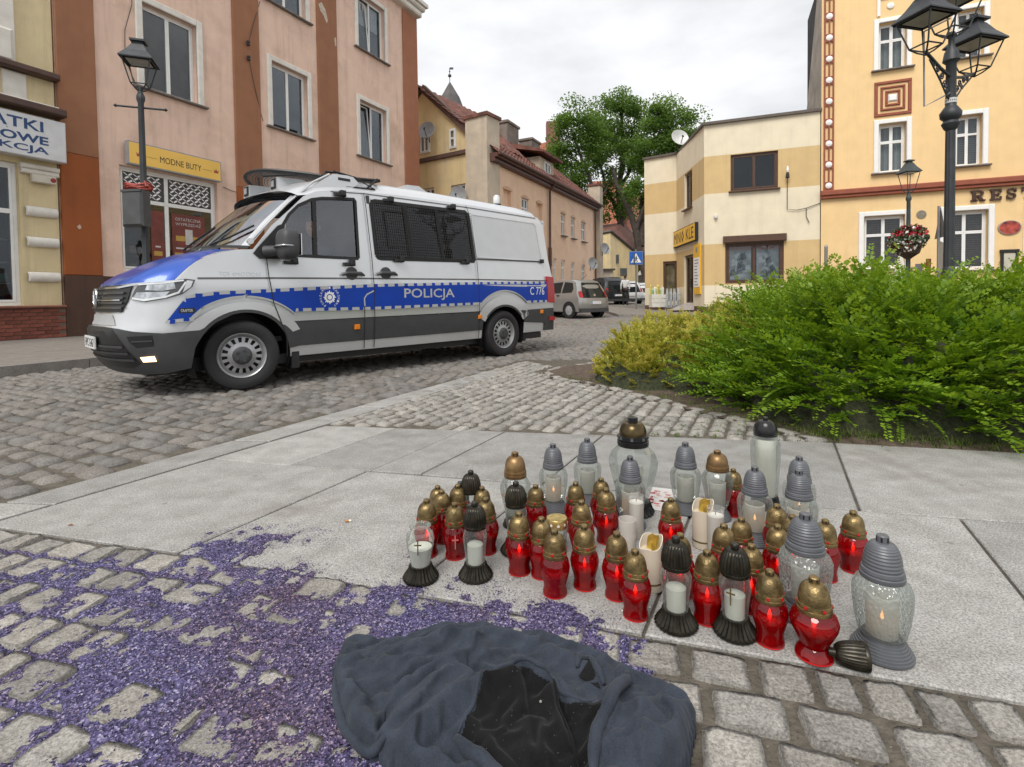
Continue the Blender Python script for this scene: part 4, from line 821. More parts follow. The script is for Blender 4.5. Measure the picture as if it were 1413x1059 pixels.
PF = S0-NL                                # p of the centre line
def mir(v): return Vector((v[0], 2.0-v[1], v[2]))
def dens(poly, h):
    out = []
    for i in range(len(poly)):
        a, b = poly[i], poly[(i+1) % len(poly)]; n = max(1, int(math.hypot(b[0]-a[0], b[1]-a[1])/h+.5)); out += [(a[0]+(b[0]-a[0])*k/n, a[1]+(b[1]-a[1])*k/n) for k in range(n)]
    return out
def skin(polys, h=.06, grid=True):
    """triangulate polygon(s with holes) in (p,z): even-odd fill with inner points"""
    V = []; E = []; D = []
    for po in polys:
        d = dens(po, h); b = len(V); V += d; E += [(b+i, b+(i+1) % len(d)) for i in range(len(d))]; D.append(d)
    if grid:
        A = np.array(D[0]); x0, z0 = A.min(0); x1, z1 = A.max(0)
        G = np.array([(x, z) for x in np.arange(x0+h*.5, x1, h) for z in np.arange(z0+h*.5, z1, h)])
        if len(G):
            ins = np.zeros(len(G), bool)
            for d in D: ins ^= pip(G, d)
            B = np.array([q for d in D for q in d]); G = G[ins]
            if len(G):
                dm = np.min(np.hypot(G[:, None, 0]-B[None, :, 0], G[:, None, 1]-B[None, :, 1]), 1); V += [tuple(q) for q in G[dm > h*.4]]
    r = delaunay_2d_cdt([Vector(v) for v in V], E, [], 0, 1e-6); vs = [tuple(v) for v in r[0]]; fs = r[2]
    C = np.array([np.mean([vs[i] for i in f], 0) for f in fs]); ins = np.zeros(len(C), bool)
    for d in D: ins ^= pip(C, d)
    return vs, [f for f, k in zip(fs, ins) if k]
def panel(name, mat, polys, off=0., par=None, h=.06, both=True, one=True, thick=0):
    vs, fs = skin(polys, h); mb = MB(); P = [shell(p, z, off) for p, z in vs]
    a = sum((vs[f[1]][0]-vs[f[0]][0])*(vs[f[2]][1]-vs[f[0]][1])-(vs[f[2]][0]-vs[f[0]][0])*(vs[f[1]][1]-vs[f[0]][1]) for f in fs)
    fl = [f if a > 0 else f[::-1] for f in fs]; o = []
    if one: mb.add(P, fl); o.append(mb.build(name, mat, par or VAN, smooth=True, angle=30))
    if both: mb = MB(); mb.add([mir(v) for v in P], [f[::-1] for f in fl]); o.append(mb.build(name, mat, par or VAN, smooth=True, angle=30))
    return o
def strip(pts, w):          # thin band along a line in (p,z)
    L_, R_ = [], []
    for i, q in enumerate(pts):
        a, b = pts[max(0, i-1)], pts[min(len(pts)-1, i+1)]; dx, dz = b[0]-a[0], b[1]-a[1]; l = math.hypot(dx, dz); L_.append((q[0]-dz/l*w/2, q[1]+dx/l*w/2)); R_.append((q[0]+dz/l*w/2, q[1]-dx/l*w/2))
    return L_+R_[::-1]
def ell(cx, cz, rx, rz, a0, a1, n=18): return [(cx+rx*math.cos(rad(a0+(a1-a0)*i/n)), cz+rz*math.sin(rad(a0+(a1-a0)*i/n))) for i in range(n+1)]
WF, WR = (0., .345), (3.63, .345)
archF = ell(*WF, .44, .43, 187, -7); archR = ell(*WR, .45, .41, 187, -7)
def cut(arc, z): return [q for q in arc if q[1] > z]
# side panel: outline clockwise from the nose
CABW = [(.36, 1.345), (.42, 1.66), (.49, 1.775), (.60, 1.885), (.75, 1.965), (.87, 1.995), (1.0, 2.01), (1.262, 2.035), (1.275, 2.02), (1.262, 1.36), (1.25, 1.345)]
SLW = [(1.50, 1.40), (1.475, 2.0), (1.50, 2.04), (1.54, 2.05), (2.98, 2.08), (3.02, 2.06), (3.08, 1.41), (3.06, 1.39), (1.56, 1.36), (1.52, 1.37)]
ROOFL = [(.66, 1.99), (.80, 2.06), (1.0, 2.10), (1.3, 2.135), (2.0, 2.17), (3.2, 2.19), (4.2, 2.18), (4.56, 2.165)]
WING = [(PF, 1.035), (-1.35, 1.04), (-1.1, 1.05), (-.8, 1.06), (-.585, 1.075), (-.50, 1.15), (-.36, 1.265), (-.22, 1.33), (-.05, 1.375), (.10, 1.385), (.30, 1.64), (.50, 1.83)]
side = WING+ROOFL+[(4.66, 2.0), (4.70, 1.4), (4.775, 1.2), (4.79, .42)]
side += [(4.79, .70), (4.09, .70)][:0]
side_out = WING+ROOFL+[(4.66, 2.05), (4.71, 1.5), (4.775, 1.2), (4.785, .66)]+[q for q in reversed(cut(archR, .66))]+[q for q in reversed(cut(archF, .64))]+[(-.40, .60), (-.7, .585), (-1.0, .60), (-1.2, .63), (PF, .64)]
panel('side_panel', paint, [side_out, CABW, SLW], 0, h=.055)
# lower cladding, silver sill, rear corner
panel('cladding', vgrey, [[(.44, .40), (.435, .52), (.38, .655), (3.22, .68), (3.19, .50), (3.185, .42)]], .014); panel('cladding', vgrey, [[(4.07, .50), (4.03, .62), (3.97, .68), (4.775, .70), (4.80, .36), (4.55, .34), (4.55, .47)]], .016)
panel('sill', paint, [[(.45, .295), (.44, .40), (3.185, .42), (3.185, .305)]], .004); panel('sill', paint, [[(4.075, .33), (4.07, .495), (4.55, .465), (4.55, .335)]], .004)
b = MB(); b.box(.3, 4.6, .12, 1.88, .22, .32); b.box(-.75, .3, .3, 1.7, .2, .34); b.build('underbody', black, VAN)
# wheel arch flares, grey outlines and stripe
def ring(c, rx0, rz0, rx1, rz1, a0, a1): return ell(*c, rx1, rz1, a0, a1)+ell(*c, rx0, rz0, a1, a0)
panel('arch_flare', paint, [ring(WF, .445, .43, .60, .525, 172, 26)], .016, h=.04); panel('arch_flare', paint, [ring(WR, .455, .41, .62, .565, 152, 28)], .016, h=.04)
panel('arch_edge', vgrey, [ring(WF, .435, .42, .47, .45, 146, 33)], .0175, h=.04); panel('arch_edge', vgrey, [ring(WR, .445, .40, .475, .43, 142, 38)], .0175, h=.04)
panel('arch_edge', vgrey, [ell(*WF, .54, .40, 45, 8)+ell(*WF, .43, .42, 5, 45)], .0176, h=.04)
def top_z(s): return float(np.interp(s, [-.55, -.24, 0, .25, 1.43, 3.0, 4.6], [.905, .935, .95, .962, 1.022, 1.065, 1.095]))
def bot_z(s): return float(np.interp(s, [-.7, .4, 1.43, 3.0, 4.6], [.71, .795, .79, .815, .83]))
def fr_arc(rx, rz, a0, a1, c=WF): return ell(*c, rx, rz, a0, a1, 20)
def zt(a, b, off, n=24): return [(a+(b-a)*i/n, top_z(a+(b-a)*i/n)+off) for i in range(n+1)]
def zb(a, b, off, n=24): return [(a+(b-a)*i/n, bot_z(a+(b-a)*i/n)+off) for i in range(n+1)]
def stripe(g, off, mat, name):
    """g: how far the silver border sticks out past the blue"""
    fa = [q for q in fr_arc(.665, .585-g*.6, 100, 43)]; ra = [q for q in fr_arc(.70, .645-g*.6, 135, 47, WR)]
    body = zt(.03, 4.60, g)+zb(4.60, ra[-1][0]+.01, -g, 4)+ra[::-1]+zb(ra[0][0]-.01, fa[-1][0]+.01, -g, 16)+fa[::-1][:-4]
    panel(name, mat, [body], off)
    front = [(-.50, .905+g*.7), (-.24, .94+g), (.03, top_z(.03)+g)]+[q for q in fr_arc(.665, .585-g*.6, 92, 136)]+[(-.50, .895)]
    panel(name, mat, [front], off, h=.04)
stripe(.035, .0185, refw, 'reflective_border'); stripe(0., .0195, vblue, 'blue_stripe')
panel('reflective_border', refw, [[(-.70, .69), (-.52, .895), (-.36, .83), (-.44, .70)]], .0185, h=.04); panel('blue_stripe', vblue, [[(-.67, .715), (-.525, .885), (-.385, .82), (-.46, .735)]], .0195, h=.04)
tm = MB(); tp = [(s, top_z(s), 1) for s in np.arange(-.42, 4.56, .142)]+[(s, bot_z(s), -1) for s in np.arange(.52, 4.58, .142) if not 3.04 < s < 4.16]+[(-.645, .715, -1), (-.52, .735, -1)]
for s, z, d in tp:
    q = [shell(s+a, z+c*d, .0197) for a, c in ((0, -.004), (.05, -.004), (.05, .033), (0, .033))]; tm.add(q, [(0, 1, 2, 3) if d > 0 else (3, 2, 1, 0)]); tm.add([mir(v) for v in q], [(3, 2, 1, 0) if d > 0 else (0, 1, 2, 3)])
t_ = tm.build('stripe_teeth', vblue, VAN); t_['kind'] = 'stuff'
# lettering
def on_side(off): return lambda q: shell(q[0], q[2], off)
lt = MB(); text_mb(lt, 'POLICJA', 1.845, 2.65, .855, 1.005, 0, bold=.012, fmap=on_side(.0215)); lt.build('lettering', refw, VAN)
lt = MB(); text_mb(lt, 'C 776', 4.19, 4.53, .915, 1.035, 0, fmap=on_side(.0215)); lt.build('lettering', vwhite, VAN)
lt = MB(); text_mb(lt, 'TDI 4MOTION', -.22, .16, 1.12, 1.16, 0, fmap=on_side(.004)); lt.build('badge', chrome, VAN)
lt = MB(); text_mb(lt, 'CRAFTER', -.545, -.44, .785, .81, 0, fmap=on_side(.022)); lt.build('badge', chrome, VAN); panel('badge_plate', black, [[(-.565, .775), (-.565, .82), (-.425, .82), (-.425, .775)]], .021, both=False)
em = MB(); ec = (.87, .905); N8 = []
for k in range(32):
    a = PI*2*k/32; r = (.078, .058, .066, .052)[k % 4]; N8.append((ec[0]+r*math.cos(a), ec[1]+r*math.sin(a)))
em.add([shell(ec[0], ec[1], .0215)]+[shell(p, z, .0215) for p, z in N8], [(0, 1+i, 1+(i+1) % 32) for i in range(32)])
for r0, r1, m_ in ((0, .036, 1), (0, .026, 0)):
    em.add([shell(ec[0], ec[1], .0220+(.036-r1)*.06)]+[shell(ec[0]+r1*math.cos(2*PI*i/20), ec[1]+r1*math.sin(2*PI*i/20), .0220+(.036-r1)*.06) for i in range(20)], [(0, 1+i, 1+(i+1) % 20) for i in range(20)], m_)
def ringtext(s, a0, a1, r, size, flip=False):
    for i, ch in enumerate(s):
        if ch == ' ': continue
        a = rad(a0+(a1-a0)*(i+.5)/len(s)); cx, cz = ec[0]+r*math.cos(a), ec[1]+r*math.sin(a); ro = a-PI/2 if not flip else a+PI/2; c, q = math.cos(ro), math.sin(ro)
        text_mb(em, ch, -size*.36, size*.36, -size/2, size/2, 0, fmap=lambda v: shell(cx+v[0]*c-v[2]*q, cz+v[0]*q+v[2]*c, .0215))
ringtext('POMAGAMY I CHRONIMY', 245, -65, .105, .026)
em.build('police_emblem', [vwhite, vblue], VAN)
# belt groove, door gaps, fuel flap, rear panel frame, rail
panel('belt_groove', M('groove_grey', (.10, .10, .10), .6), [strip([(-.40, 1.09), (.3, 1.105), (1.4, 1.12), (3.0, 1.135), (4.7, 1.14)], .018)], .003, h=.08)
for pts in ([(.22, 1.30), (.235, 1.1), (.27, .85), (.40, .50), (.41, .30)], [(1.385, 2.12), (1.40, 1.9), (1.425, 1.3), (1.43, .31)], [(1.30, .31), (1.295, .89), (1.33, .935), (1.42, .975)], [(3.0, 2.17), (3.03, 2.05), (3.10, 1.4), (3.11, .31)]): panel('door_gap', seam, [strip(pts, .010)], .021, h=.05)
panel('door_gap', refw, [strip([(1.30, .80), (1.295, .89), (1.33, .935), (1.42, .975)], .016)], .0212, h=.05, both=False)
panel('roof_groove', MATS['groove_grey'], [strip([(.98, 2.085), (1.4, 2.12), (3.0, 2.15), (4.5, 2.145)], .012)], .004, h=.08)
RP = [(3.13, 1.46), (3.09, 2.0), (3.11, 2.06), (4.42, 2.06), (4.47, 2.02), (4.545, 1.5), (4.52, 1.455)]
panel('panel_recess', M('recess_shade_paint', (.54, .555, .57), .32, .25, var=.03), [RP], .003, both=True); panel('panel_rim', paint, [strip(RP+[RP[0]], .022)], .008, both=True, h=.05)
panel('slide_rail', M('rail_dark', (.06, .055, .05), .5), [strip([(3.12, 1.425), (4.54, 1.445)], .022)], .012, both=True); boxes('rail_end', black, VAN, (4.50, 4.56, .0, .05, 1.42, 1.48))
for s, z in ((1.20, .565), (3.12, .61), (4.47, .645)):
    q = MB(); q.box(s-.032, s+.032, -.028, 0, z-.028, z+.028, bev=.006); q.build('side_marker', amber, VAN)
# cab side glass + quarter bar, mirror triangle, slider window with grille
panel('door_window', vglass, [CABW], -.012, h=.08); panel('window_seal', rubber, [strip(CABW+[CABW[0]], .032)], .004, h=.04); panel('window_bar', rubber, [strip([(.745, 1.345), (.775, 1.97)], .045)], .003)
panel('mirror_base', rubber, [[(.10, 1.345), (.14, 1.40), (.36, 1.645), (.42, 1.67), (.43, 1.6), (.40, 1.35), (.36, 1.30), (.16, 1.295)]], .012, h=.05)
panel('slider_window', vdark, [SLW], -.012, h=.08); panel('window_seal', rubber, [strip(SLW+[SLW[0]], .045)], .004, h=.04)
for pts in ([(1.955, 2.06), (2.005, 1.37)], [(2.46, 2.07), (2.52, 1.38)]): panel('window_bar', rubber, [strip(pts, .05)], .004)
panel('window_bar', rubber, [strip([(1.655, 1.95), (1.965, 1.955), (2.02, 1.53), (1.69, 1.51), (1.655, 1.95)], .022)], .006, h=.04)
g = MB()
for s in np.arange(1.50, 3.07, .030):
    a, c = shell(s+.0, 1.385, .022), shell(s-.035, 2.06, .022); g.add([a+Vector((-.004, 0, 0)), a+Vector((.004, 0, 0)), c+Vector((.004, 0, 0)), c+Vector((-.004, 0, 0))], [(0, 1, 2, 3)])
for z in np.arange(1.40, 2.06, .034):
    a, c = shell(1.50, z, .024), shell(3.06, z+.012, .024); g.add([a+Vector((0, 0, -.003)), c+Vector((0, 0, -.003)), c+Vector((0, 0, .003)), a+Vector((0, 0, .003))], [(0, 1, 2, 3)])
o = g.build('window_grille', M('grille_wire', (.018, .018, .018), .6), VAN); o['kind'] = 'stuff'
for s, z, d in ((1.72, 2.075, 0), (2.72, 2.105, 0), (1.80, 1.345, 0), (2.88, 1.36, 0), (1.08, 2.06, 0), (.47, 1.27, 0), (1.13, 1.275, 0)):
    q = MB(); y = tum(z); q.box(s-.07, s+.07, y-.04, y, z-.018, z+.018, bev=.006); q.box(s+.0, s+.06, y-.055, y, z-.01, z+.05, bev=.006); q.build('grille_clamp', black, VAN)
for s, z in ((1.16, 1.172), (1.61, 1.185)):
    q = MB(); y = tum(z); q.tube([(s-.13, y-.02, z-.02), (s-.09, y-.05, z), (s+.09, y-.05, z), (s+.15, y-.02, z-.02)], [.012, .022, .022, .012], 8); q.lathe([(.075, 0), (.075, .008), (.0, .012)], 16, (s, y, z), M=Matrix.Rotation(PI/2, 3, 'X')); q.build('door_handle', vgrey, VAN, smooth=True)
# wing mirror
def blob(name, mat, par, c, sx, sy, sz, n=3.2, flat=None):
    q = MB(); P = []
    for i in range(13):
        ph = -PI/2+PI*i/12; row = []
        for j in range(25):
            th = 2*PI*j/24; f = lambda a, e: math.copysign(abs(a)**e, a)
            row.append((c[0]+sx*f(math.cos(ph), 2/n)*f(math.cos(th), 2/n), c[1]+sy*f(math.cos(ph), 2/n)*f(math.sin(th), 2/n), c[2]+sz*f(math.sin(ph), 2/n)))
        P.append(row)
    q.grid(P); return q.build(name, mat, par, smooth=True, angle=80)
for sgn in (0, 1):
    ym = -.17 if not sgn else 2.17
    mo = blob('mirror', vgrey, VAN, (.36, ym, 1.435), .095, .13, .155); a = MB(); y0 = .03 if not sgn else 1.97
    a.tube([(.22, y0, 1.37), (.30, ym*.5+y0*.5, 1.38), (.35, ym, 1.40)], [.06, .05, .05], 10); a.build('mirror_arm', vgrey, mo, smooth=True); blob('indicator', chrome, mo, (.325, ym-.002 if not sgn else ym+.002, 1.415), .085, .132, .014, 3)
    q = MB(); q.box(.452, .46, ym-.1, ym+.1, 1.33, 1.54); q.build('mirror_glass', chrome, mo)
# bumper, lower intake, fog lamp, plate
panel('bumper', vgrey, [[(PF, .23), (PF, .66), (-1.45, .66), (-1.2, .645), (-1.0, .62), (-.7, .60), (-.40, .615)]+[q for q in cut(archF[:9], .30)][::-1]+[(-.46, .27), (-.75, .235), (-1.1, .225)]], .022, h=.05)
panel('bumper_strip', M('bumper_silver', (.40, .41, .42), .4, .1, var=.05), [[(PF, .672), (PF, .765), (-1.40, .765), (-1.30, .672)]], .006)
panel('intake', black, [[(PF, .30), (PF, .655), (-1.30, .65), (-1.22, .60), (-1.08, .45), (-.98, .33), (-1.1, .29)]], .024); 
for z in (.36, .42, .48): panel('intake_bar', vgrey, [strip([(PF, z), (-1.14+(.48-z)*.8, z)], .022)], .034)
panel('intake', black, [[(-1.05, .52), (-1.08, .575), (-.80, .585), (-.79, .49), (-.98, .475)]], .025); panel('intake_bar', vgrey, [strip([(-1.03, .53), (-.80, .535)], .014)], .03)
fogm, ft, fb = nodes('fog_lamp'); setp(fb, Base_Color=(1, .8, .6, 1), Emission_Color=(1, .62, .32, 1), Emission_Strength=2.2, Roughness=.15)
MATS['fog_lamp'] = fogm
panel('fog_lamp', fogm, [[(-.94, .345), (-.96, .39), (-.80, .40), (-.79, .35)]], .032, h=.05)
pl = MB(); pl.box(0, .004, -.26, .26, -.057, .057)
pv = [(-1.045, 1.0+v[1], .505+v[2]) for v in pl.v]; pl.v = [(x-(.012 if i in (0, 3, 4, 7) else 0), y, z) for i, (x, y, z) in enumerate(pv)]
V_, F_ = text_verts('HPC G467', 0, .0); ax_, bx_ = min(v.x for v in V_), max(v.x for v in V_); ay_, by_ = min(v.y for v in V_), max(v.y for v in V_)
pl.add([(-1.0585, 1.0-(-.21+(v.x-ax_)/(bx_-ax_)*.44), .465+(v.y-ay_)/(by_-ay_)*.08) for v in V_], [f for f in F_], 1); pl.build('number_plate', [M('plate_white', (.66, .66, .65), .5), bk], VAN)
# grille with emblem, headlights
panel('grille', black, [[(PF, .79), (PF, 1.03), (-1.22, 1.04), (-1.13, 1.045), (-1.16, .90), (-1.24, .79)]], .014)
for z in (.83, .875, .92, .965): panel('grille_bar', M('grille_gloss', (.022, .022, .025), .3, var=.1), [strip([(PF, z), (-1.21, z)], .022)], .03)
panel('grille_bar', chrome, [strip([(PF, 1.012), (-1.3, 1.015), (-1.05, 1.04)], .018)], .026); panel('grille_bar', chrome, [strip([(PF, .90), (-1.24, .90)], .01)], .036)
vb = MB(); xe = -1.0; P = [(xe, 1+.085*math.cos(2*PI*i/28), .925+.085*math.sin(2*PI*i/28)) for i in range(28)]; vb.tube(P, .009, 6, True)
for q in ([(-.05, .985), (0, .92), (.05, .985)], [(-.075, .95), (-.035, .855), (0, .915), (.035, .855), (.075, .95)]): vb.tube([(xe, 1+a, z) for a, z in q], .009, 6)
vb.build('badge', chrome, VAN, smooth=True)
HLP = [(-1.12, .905), (-1.09, .985), (-1.03, 1.045), (-.72, 1.055), (-.50, 1.085), (-.415, 1.075), (-.44, 1.01), (-.53, .945), (-.68, .91), (-.95, .88)]
hl = panel('headlight', M('lamp_housing', (.05, .052, .055), .3, var=.3, coat=.8), [HLP], .012, h=.04)
for o, sg in zip(hl, (0, 1)):
    def pan2(name, mat, poly, off):
        vs, fs = skin([poly], .04); mb = MB(); P = [shell(p, z, off) for p, z in vs]; mb.add([mir(v) if sg else v for v in P], [f[::-1] if sg else f for f in fs]); return mb.build(name, mat, o, smooth=True)
    pan2('reflector', lampclear, [(-.94, .985), (-.92, 1.035), (-.62, 1.055), (-.60, .995), (-.75, .975)], .018); pan2('reflector', lampclear, [(-1.08, .925), (-1.04, .965), (-.90, .965), (-.66, .97), (-.70, .93), (-.93, .90)], .018)
    pan2('running_light', M('running_light', (.72, .74, .75), .25, .2, var=.1), strip([(-1.09, .915), (-.93, .895), (-.70, .922), (-.57, .96), (-.50, 1.055)], .018), .022); pan2('running_light', MATS['running_light'], strip([(-1.03, 1.035), (-.75, 1.045), (-.52, 1.07)], .014), .022)
    pan2('indicator', paint, [(-.49, 1.07), (-.435, 1.065), (-.455, 1.01), (-.53, .96)], .02)
# bonnet: white flanks, blue middle
def bon(u, v):
    # u 0..1 near to far edge, v 0..1 front to cowl
    k = min(u, 1-u); pe = np.interp(v, [0, .12, .35, .6, .8, 1], [-.585, -.50, -.36, -.22, -.05, .10]); ze = np.interp(v, [0, .12, .35, .6, .8, 1], [1.075, 1.15, 1.265, 1.33, 1.375, 1.385])
    a = shell(pe, ze); th = PI/2*(k*2)                     # leading edge follows the nose
    fx = shell(S0-NL*min(1, .14+.86*(k*2)), 1.055); w = (1-v)**1.3
    y = np.interp(k*2, [0, 1], [a.y, 1.0]); s2 = math.sin(PI/2*k*2)
    xr = a.x*(1-s2)+(-.16)*s2                               # cowl bows forward
    x_back = np.interp(v, [0, 1], [0, 1])
    xf = -.93+.0; xc = xf+(xr-xf)*0
    fy = fx.y if k*2 < 1 else 1.0
    xm = (1-v)*(-.915)+v*(-.16); zm = np.interp(v, [0, .08, .25, .5, .75, 1], [1.045, 1.10, 1.19, 1.29, 1.365, 1.415])
    t = min(1, k*2/.36); t = t*t*(3-2*t)
    # between the wing edge and the crown
    yy = a.y+(1.0-a.y)*(k*2)
    if v < .999:
        nose = shell(S0-NL*min(1, (.14+.86*(k*2)**.8)), 1.05)
    x = a.x*(1-t)+(xm-.0)*t; z = ze*(1-t)+(zm+(-.03*(1-k*2)))*t
    lim = shell_x_at(yy, min(z, 1.15)); x = max(x, lim)
    return Vector((x, yy if u <= .5 else 2-yy, z))
def shell_x_at(y, z):
    y0 = tum(z); c = min(1, max(0, (1-y)/(1-y0))); s = (1-c**2.5)**(1/2.5); return S0-nose_d(z)*s
nb, nv = 48, 18; P = [[bon(i/nb, j/nv) for i in range(nb+1)] for j in range(nv+1)]
b = MB(); r, c = nv+1, nb+1; b.add([q for row in P for q in row], [])
for j in range(nv):
    for i in range(nb):
        k = min(i+.5, nb-i-.5)/nb*2; v = (j+.5)/nv; b.f.append((j*c+i, (j+1)*c+i, (j+1)*c+i+1, j*c+i+1)); b.m.append(1 if k > np.interp(v, [0, .35, .7, 1], [.02, .05, .11, .14]) else 0)
b.f = [f[::-1] for f in b.f]; b.build('bonnet', [paint, M('bonnet_blue', (.003, .065, .40), .32, .15, var=.04, coat=.55)], VAN, smooth=True, angle=60)
# windscreen, pillars, roof
def pil_(v): # near A pillar line, bottom to top
    return Vector((np.interp(v, [0, .45, 1], [.07, .34, .66]), np.interp(v, [0, 1], [.075, .15]), np.interp(v, [0, .45, 1], [1.39, 1.71, 2.03])))
def ws(u, v, off=0):
    a = pil_(v); k = 1-abs(2*u-1)**2.2; return Vector((a.x-(.24-.06*v)*k-off*.7, a.y+(2-2*a.y)*u, a.z+.035*k+off*.7))
b = MB(); b.grid([[ws(.045+.91*i/20, .02+.94*j/10) for i in range(21)] for j in range(11)], flip=False); b.build('windscreen', wsglass, VAN, smooth=True)
for sg in (0, 1):
    b = MB(); b.grid([[ws((0 if not sg else .95)+.05*i/3, -.02+1.02*j/10, .006) for i in range(4)] for j in range(11)]); b.build('pillar', paint, VAN, smooth=True)
b = MB(); b.grid([[ws(i/20, .94+.08*j/2, .008) for i in range(21)] for j in range(3)]); b.build('screen_trim', rubber, VAN, smooth=True)
b = MB(); b.grid([[ws(i/20, -.05+.09*j/2, .008) for i in range(21)] for j in range(3)]); b.build('cowl', rubber, VAN, smooth=True)
for (u0, u1) in ((.25, .06), (.68, .42)): b = MB(); b.tube([ws(u0, .02, .03), ws((u0+u1)/2, .13, .03), ws(u1, .32, .03)], .011, 6); b.build('wiper', black, VAN)
st = [.60, .7, .82, 1.0, 1.3, 1.8, 2.6, 3.4, 4.2, 4.5, 4.62, 4.68]; rp = []
for s in st:
    ez = float(np.interp(s, [p for p, _ in ROOFL], [z for _, z in ROOFL])) if s < 4.56 else 2.165-(s-4.56)*.9; ey = tum(ez)-.001; cz = float(np.interp(s, [.60, .7, .82, 1.0, 1.3, 1.8, 2.6, 4.2, 4.5, 4.68], [2.06, 2.12, 2.19, 2.25, 2.30, 2.325, 2.335, 2.325, 2.31, 2.16])); dx = np.interp(s, [.6, 1.3], [.20, 0]); row = []
    for i in range(25):
        u = i/24; k = 1-abs(2*u-1); kk = min(1, k/.34); prof = math.sin(kk*PI/2)**.75; row.append(Vector((s-dx*(1-abs(2*u-1)**2.2), ey+(2-2*ey)*u, ez+(cz-ez)*prof)))
    rp.append(row)
b = MB(); b.grid(rp, flip=False); b.build('roof', paint, VAN, smooth=True, angle=60)
# tail: rear doors, lamps, bumper
b = MB(); b.box(4.62, 4.70, .12, 1.88, .42, 2.12); b.build('rear_door', paint, VAN); boxes('rear_window', vdark, VAN, (4.70, 4.706, .25, .95, 1.4, 1.95), (4.70, 4.706, 1.05, 1.75, 1.4, 1.95)); b = MB(); b.box(4.55, 4.82, .03, 1.97, .34, .60); b.build('rear_bumper', vgrey, VAN)
for yy in (-.018, 1.87): b = MB(); b.prism([(4.625, .80), (4.80, .78), (4.795, 1.0), (4.77, 1.20), (4.61, 1.21)], yy, yy+.15); b.build('tail_lamp', tail_red, VAN)
boxes('reflector', tail_red, VAN, (4.66, 4.80, -.0225, 0, .50, .56))
# wheels
def wheel(x, y, steer=0, far=False):
    w = thing('wheel', None, None); w.parent = VAN; w.location = (x, y, .345); w.rotation_euler = (0, 0, steer+(PI if far else 0))
    R_ = Matrix.Rotation(PI/2, 4, 'X'); b = MB(); b.T = R_
    b.lathe([(.205, -.09), (.225, -.112), (.29, -.118), (.322, -.108), (.338, -.085), (.345, -.04), (.345, .04), (.338, .085), (.322, .108), (.29, .118), (.235, .112), (.215, .095), (.205, .09)], 48, fn=lambda a, z: 1+(.004*(1 if int(a*48/PI+.01) % 2 else -1) if abs(z) < .1 else 0), cap=False); b.build('tyre', rubber, w, smooth=True, angle=35)
    b = MB(); b.T = R_; b.lathe([(.21, .085), (.222, .10), (.215, .108), (.205, .10), (.198, .075), (.190, .06)], 40, cap=False); b.lathe([(.198, -.08), (.190, .0), (.08, .02), (0, .02)], 24, mi=1, cap=False)
    nh = 16; n = nh*4; r0, r1 = .128, .176      # face with a ring of round holes
    rr = [.19, r1+.006, r1, (r0+r1)/2, r0, r0-.008, .105, .085]; zz = [.06, .066, .068, .07, .072, .074, .082, .088]
    vs = []; fs = []
    for r_, z_2 in zip(rr, zz): vs += [(r_*math.cos(2*PI*j/n), r_*math.sin(2*PI*j/n), z_2) for j in range(n)]
    for q in range(len(rr)-1):
        for j in range(n):
            if q in (2, 3) and j % 4 in (0, 1, 2)[:2]: continue
            fs.append((q*n+j, (q+1)*n+j, (q+1)*n+(j+1) % n, q*n+(j+1) % n))
    b.add(vs, fs); b.build('rim', [M('steel_rim', (.36, .365, .37), .38, .5, var=.15, dirt=.3), black], w, smooth=True, angle=30)
    b = MB(); b.T = R_; b.lathe([(.088, .085), (.088, .10), (.075, .112), (.04, .116), (0, .117)], 24)
    for k in range(5): a = 2*PI*k/5; b.lathe([(.014, .10), (.014, .122), (0, .124)], 8, (.055*math.cos(a), .055*math.sin(a), 0))
    b.build('hub_cap', vgrey, w, smooth=True); return w
wheel(0, .125, rad(-14)); wheel(3.63, .115); wheel(0, 1.875, rad(-14), True); wheel(3.63, 1.885, 0, True)
for (cx, cz) in (WF, WR):
    b = MB(); P = [[(cx+.455*math.cos(a), y, cz+.43*math.sin(a)) for y in (.04, .42)] for a in np.linspace(-.4, PI+.4, 20)]; b.grid(P); P2 = [[(cx+.455*math.cos(a), 2-y, cz+.43*math.sin(a)) for y in (.04, .42)] for a in np.linspace(-.4, PI+.4, 20)]; b.grid(P2); b.add([(cx-.45, .42, .2), (cx+.45, .42, .2), (cx+.45, .42, .78), (cx-.45, .42, .78)], [(0, 1, 2, 3)]); b.build('wheel_well', black, VAN)
boxes('mud_flap', rubber, VAN, (.46, .54, .03, .14, .17, .36)); boxes('mud_flap', rubber, VAN, (4.09, 4.15, .05, .25, .2, .45))
# cab inside: floor, dash, wheel, seats
cloth = M('seat_cloth', (.035, .036, .04), .9, var=.2); b = MB(); b.box(-.2, 4.5, .2, 1.8, .45, .5); b.box(1.42, 1.46, .1, 1.9, .5, 2.1); b.box(-.05, .25, .1, 1.9, .9, 1.28); b.build('cab_floor', M('trim_grey', (.05, .05, .052), .8), VAN)
for y in (.5, 1.5): q = MB(); q.box(.75, 1.25, y-.25, y+.25, .75, .95, bev=.05); q.box(1.14, 1.3, y-.25, y+.25, .9, 1.6, bev=.05); q.box(1.18, 1.28, y-.14, y+.14, 1.62, 1.85, bev=.04); q.build('seat', cloth, VAN)
for x in (1.95, 2.75):
    for y in (.5, 1.45): q = MB(); q.box(x, x+.16, y-.24, y+.24, .9, 1.62, bev=.05); q.box(x+.02, x+.13, y-.13, y+.13, 1.64, 1.86, bev=.04); q.build('seat', cloth, VAN)
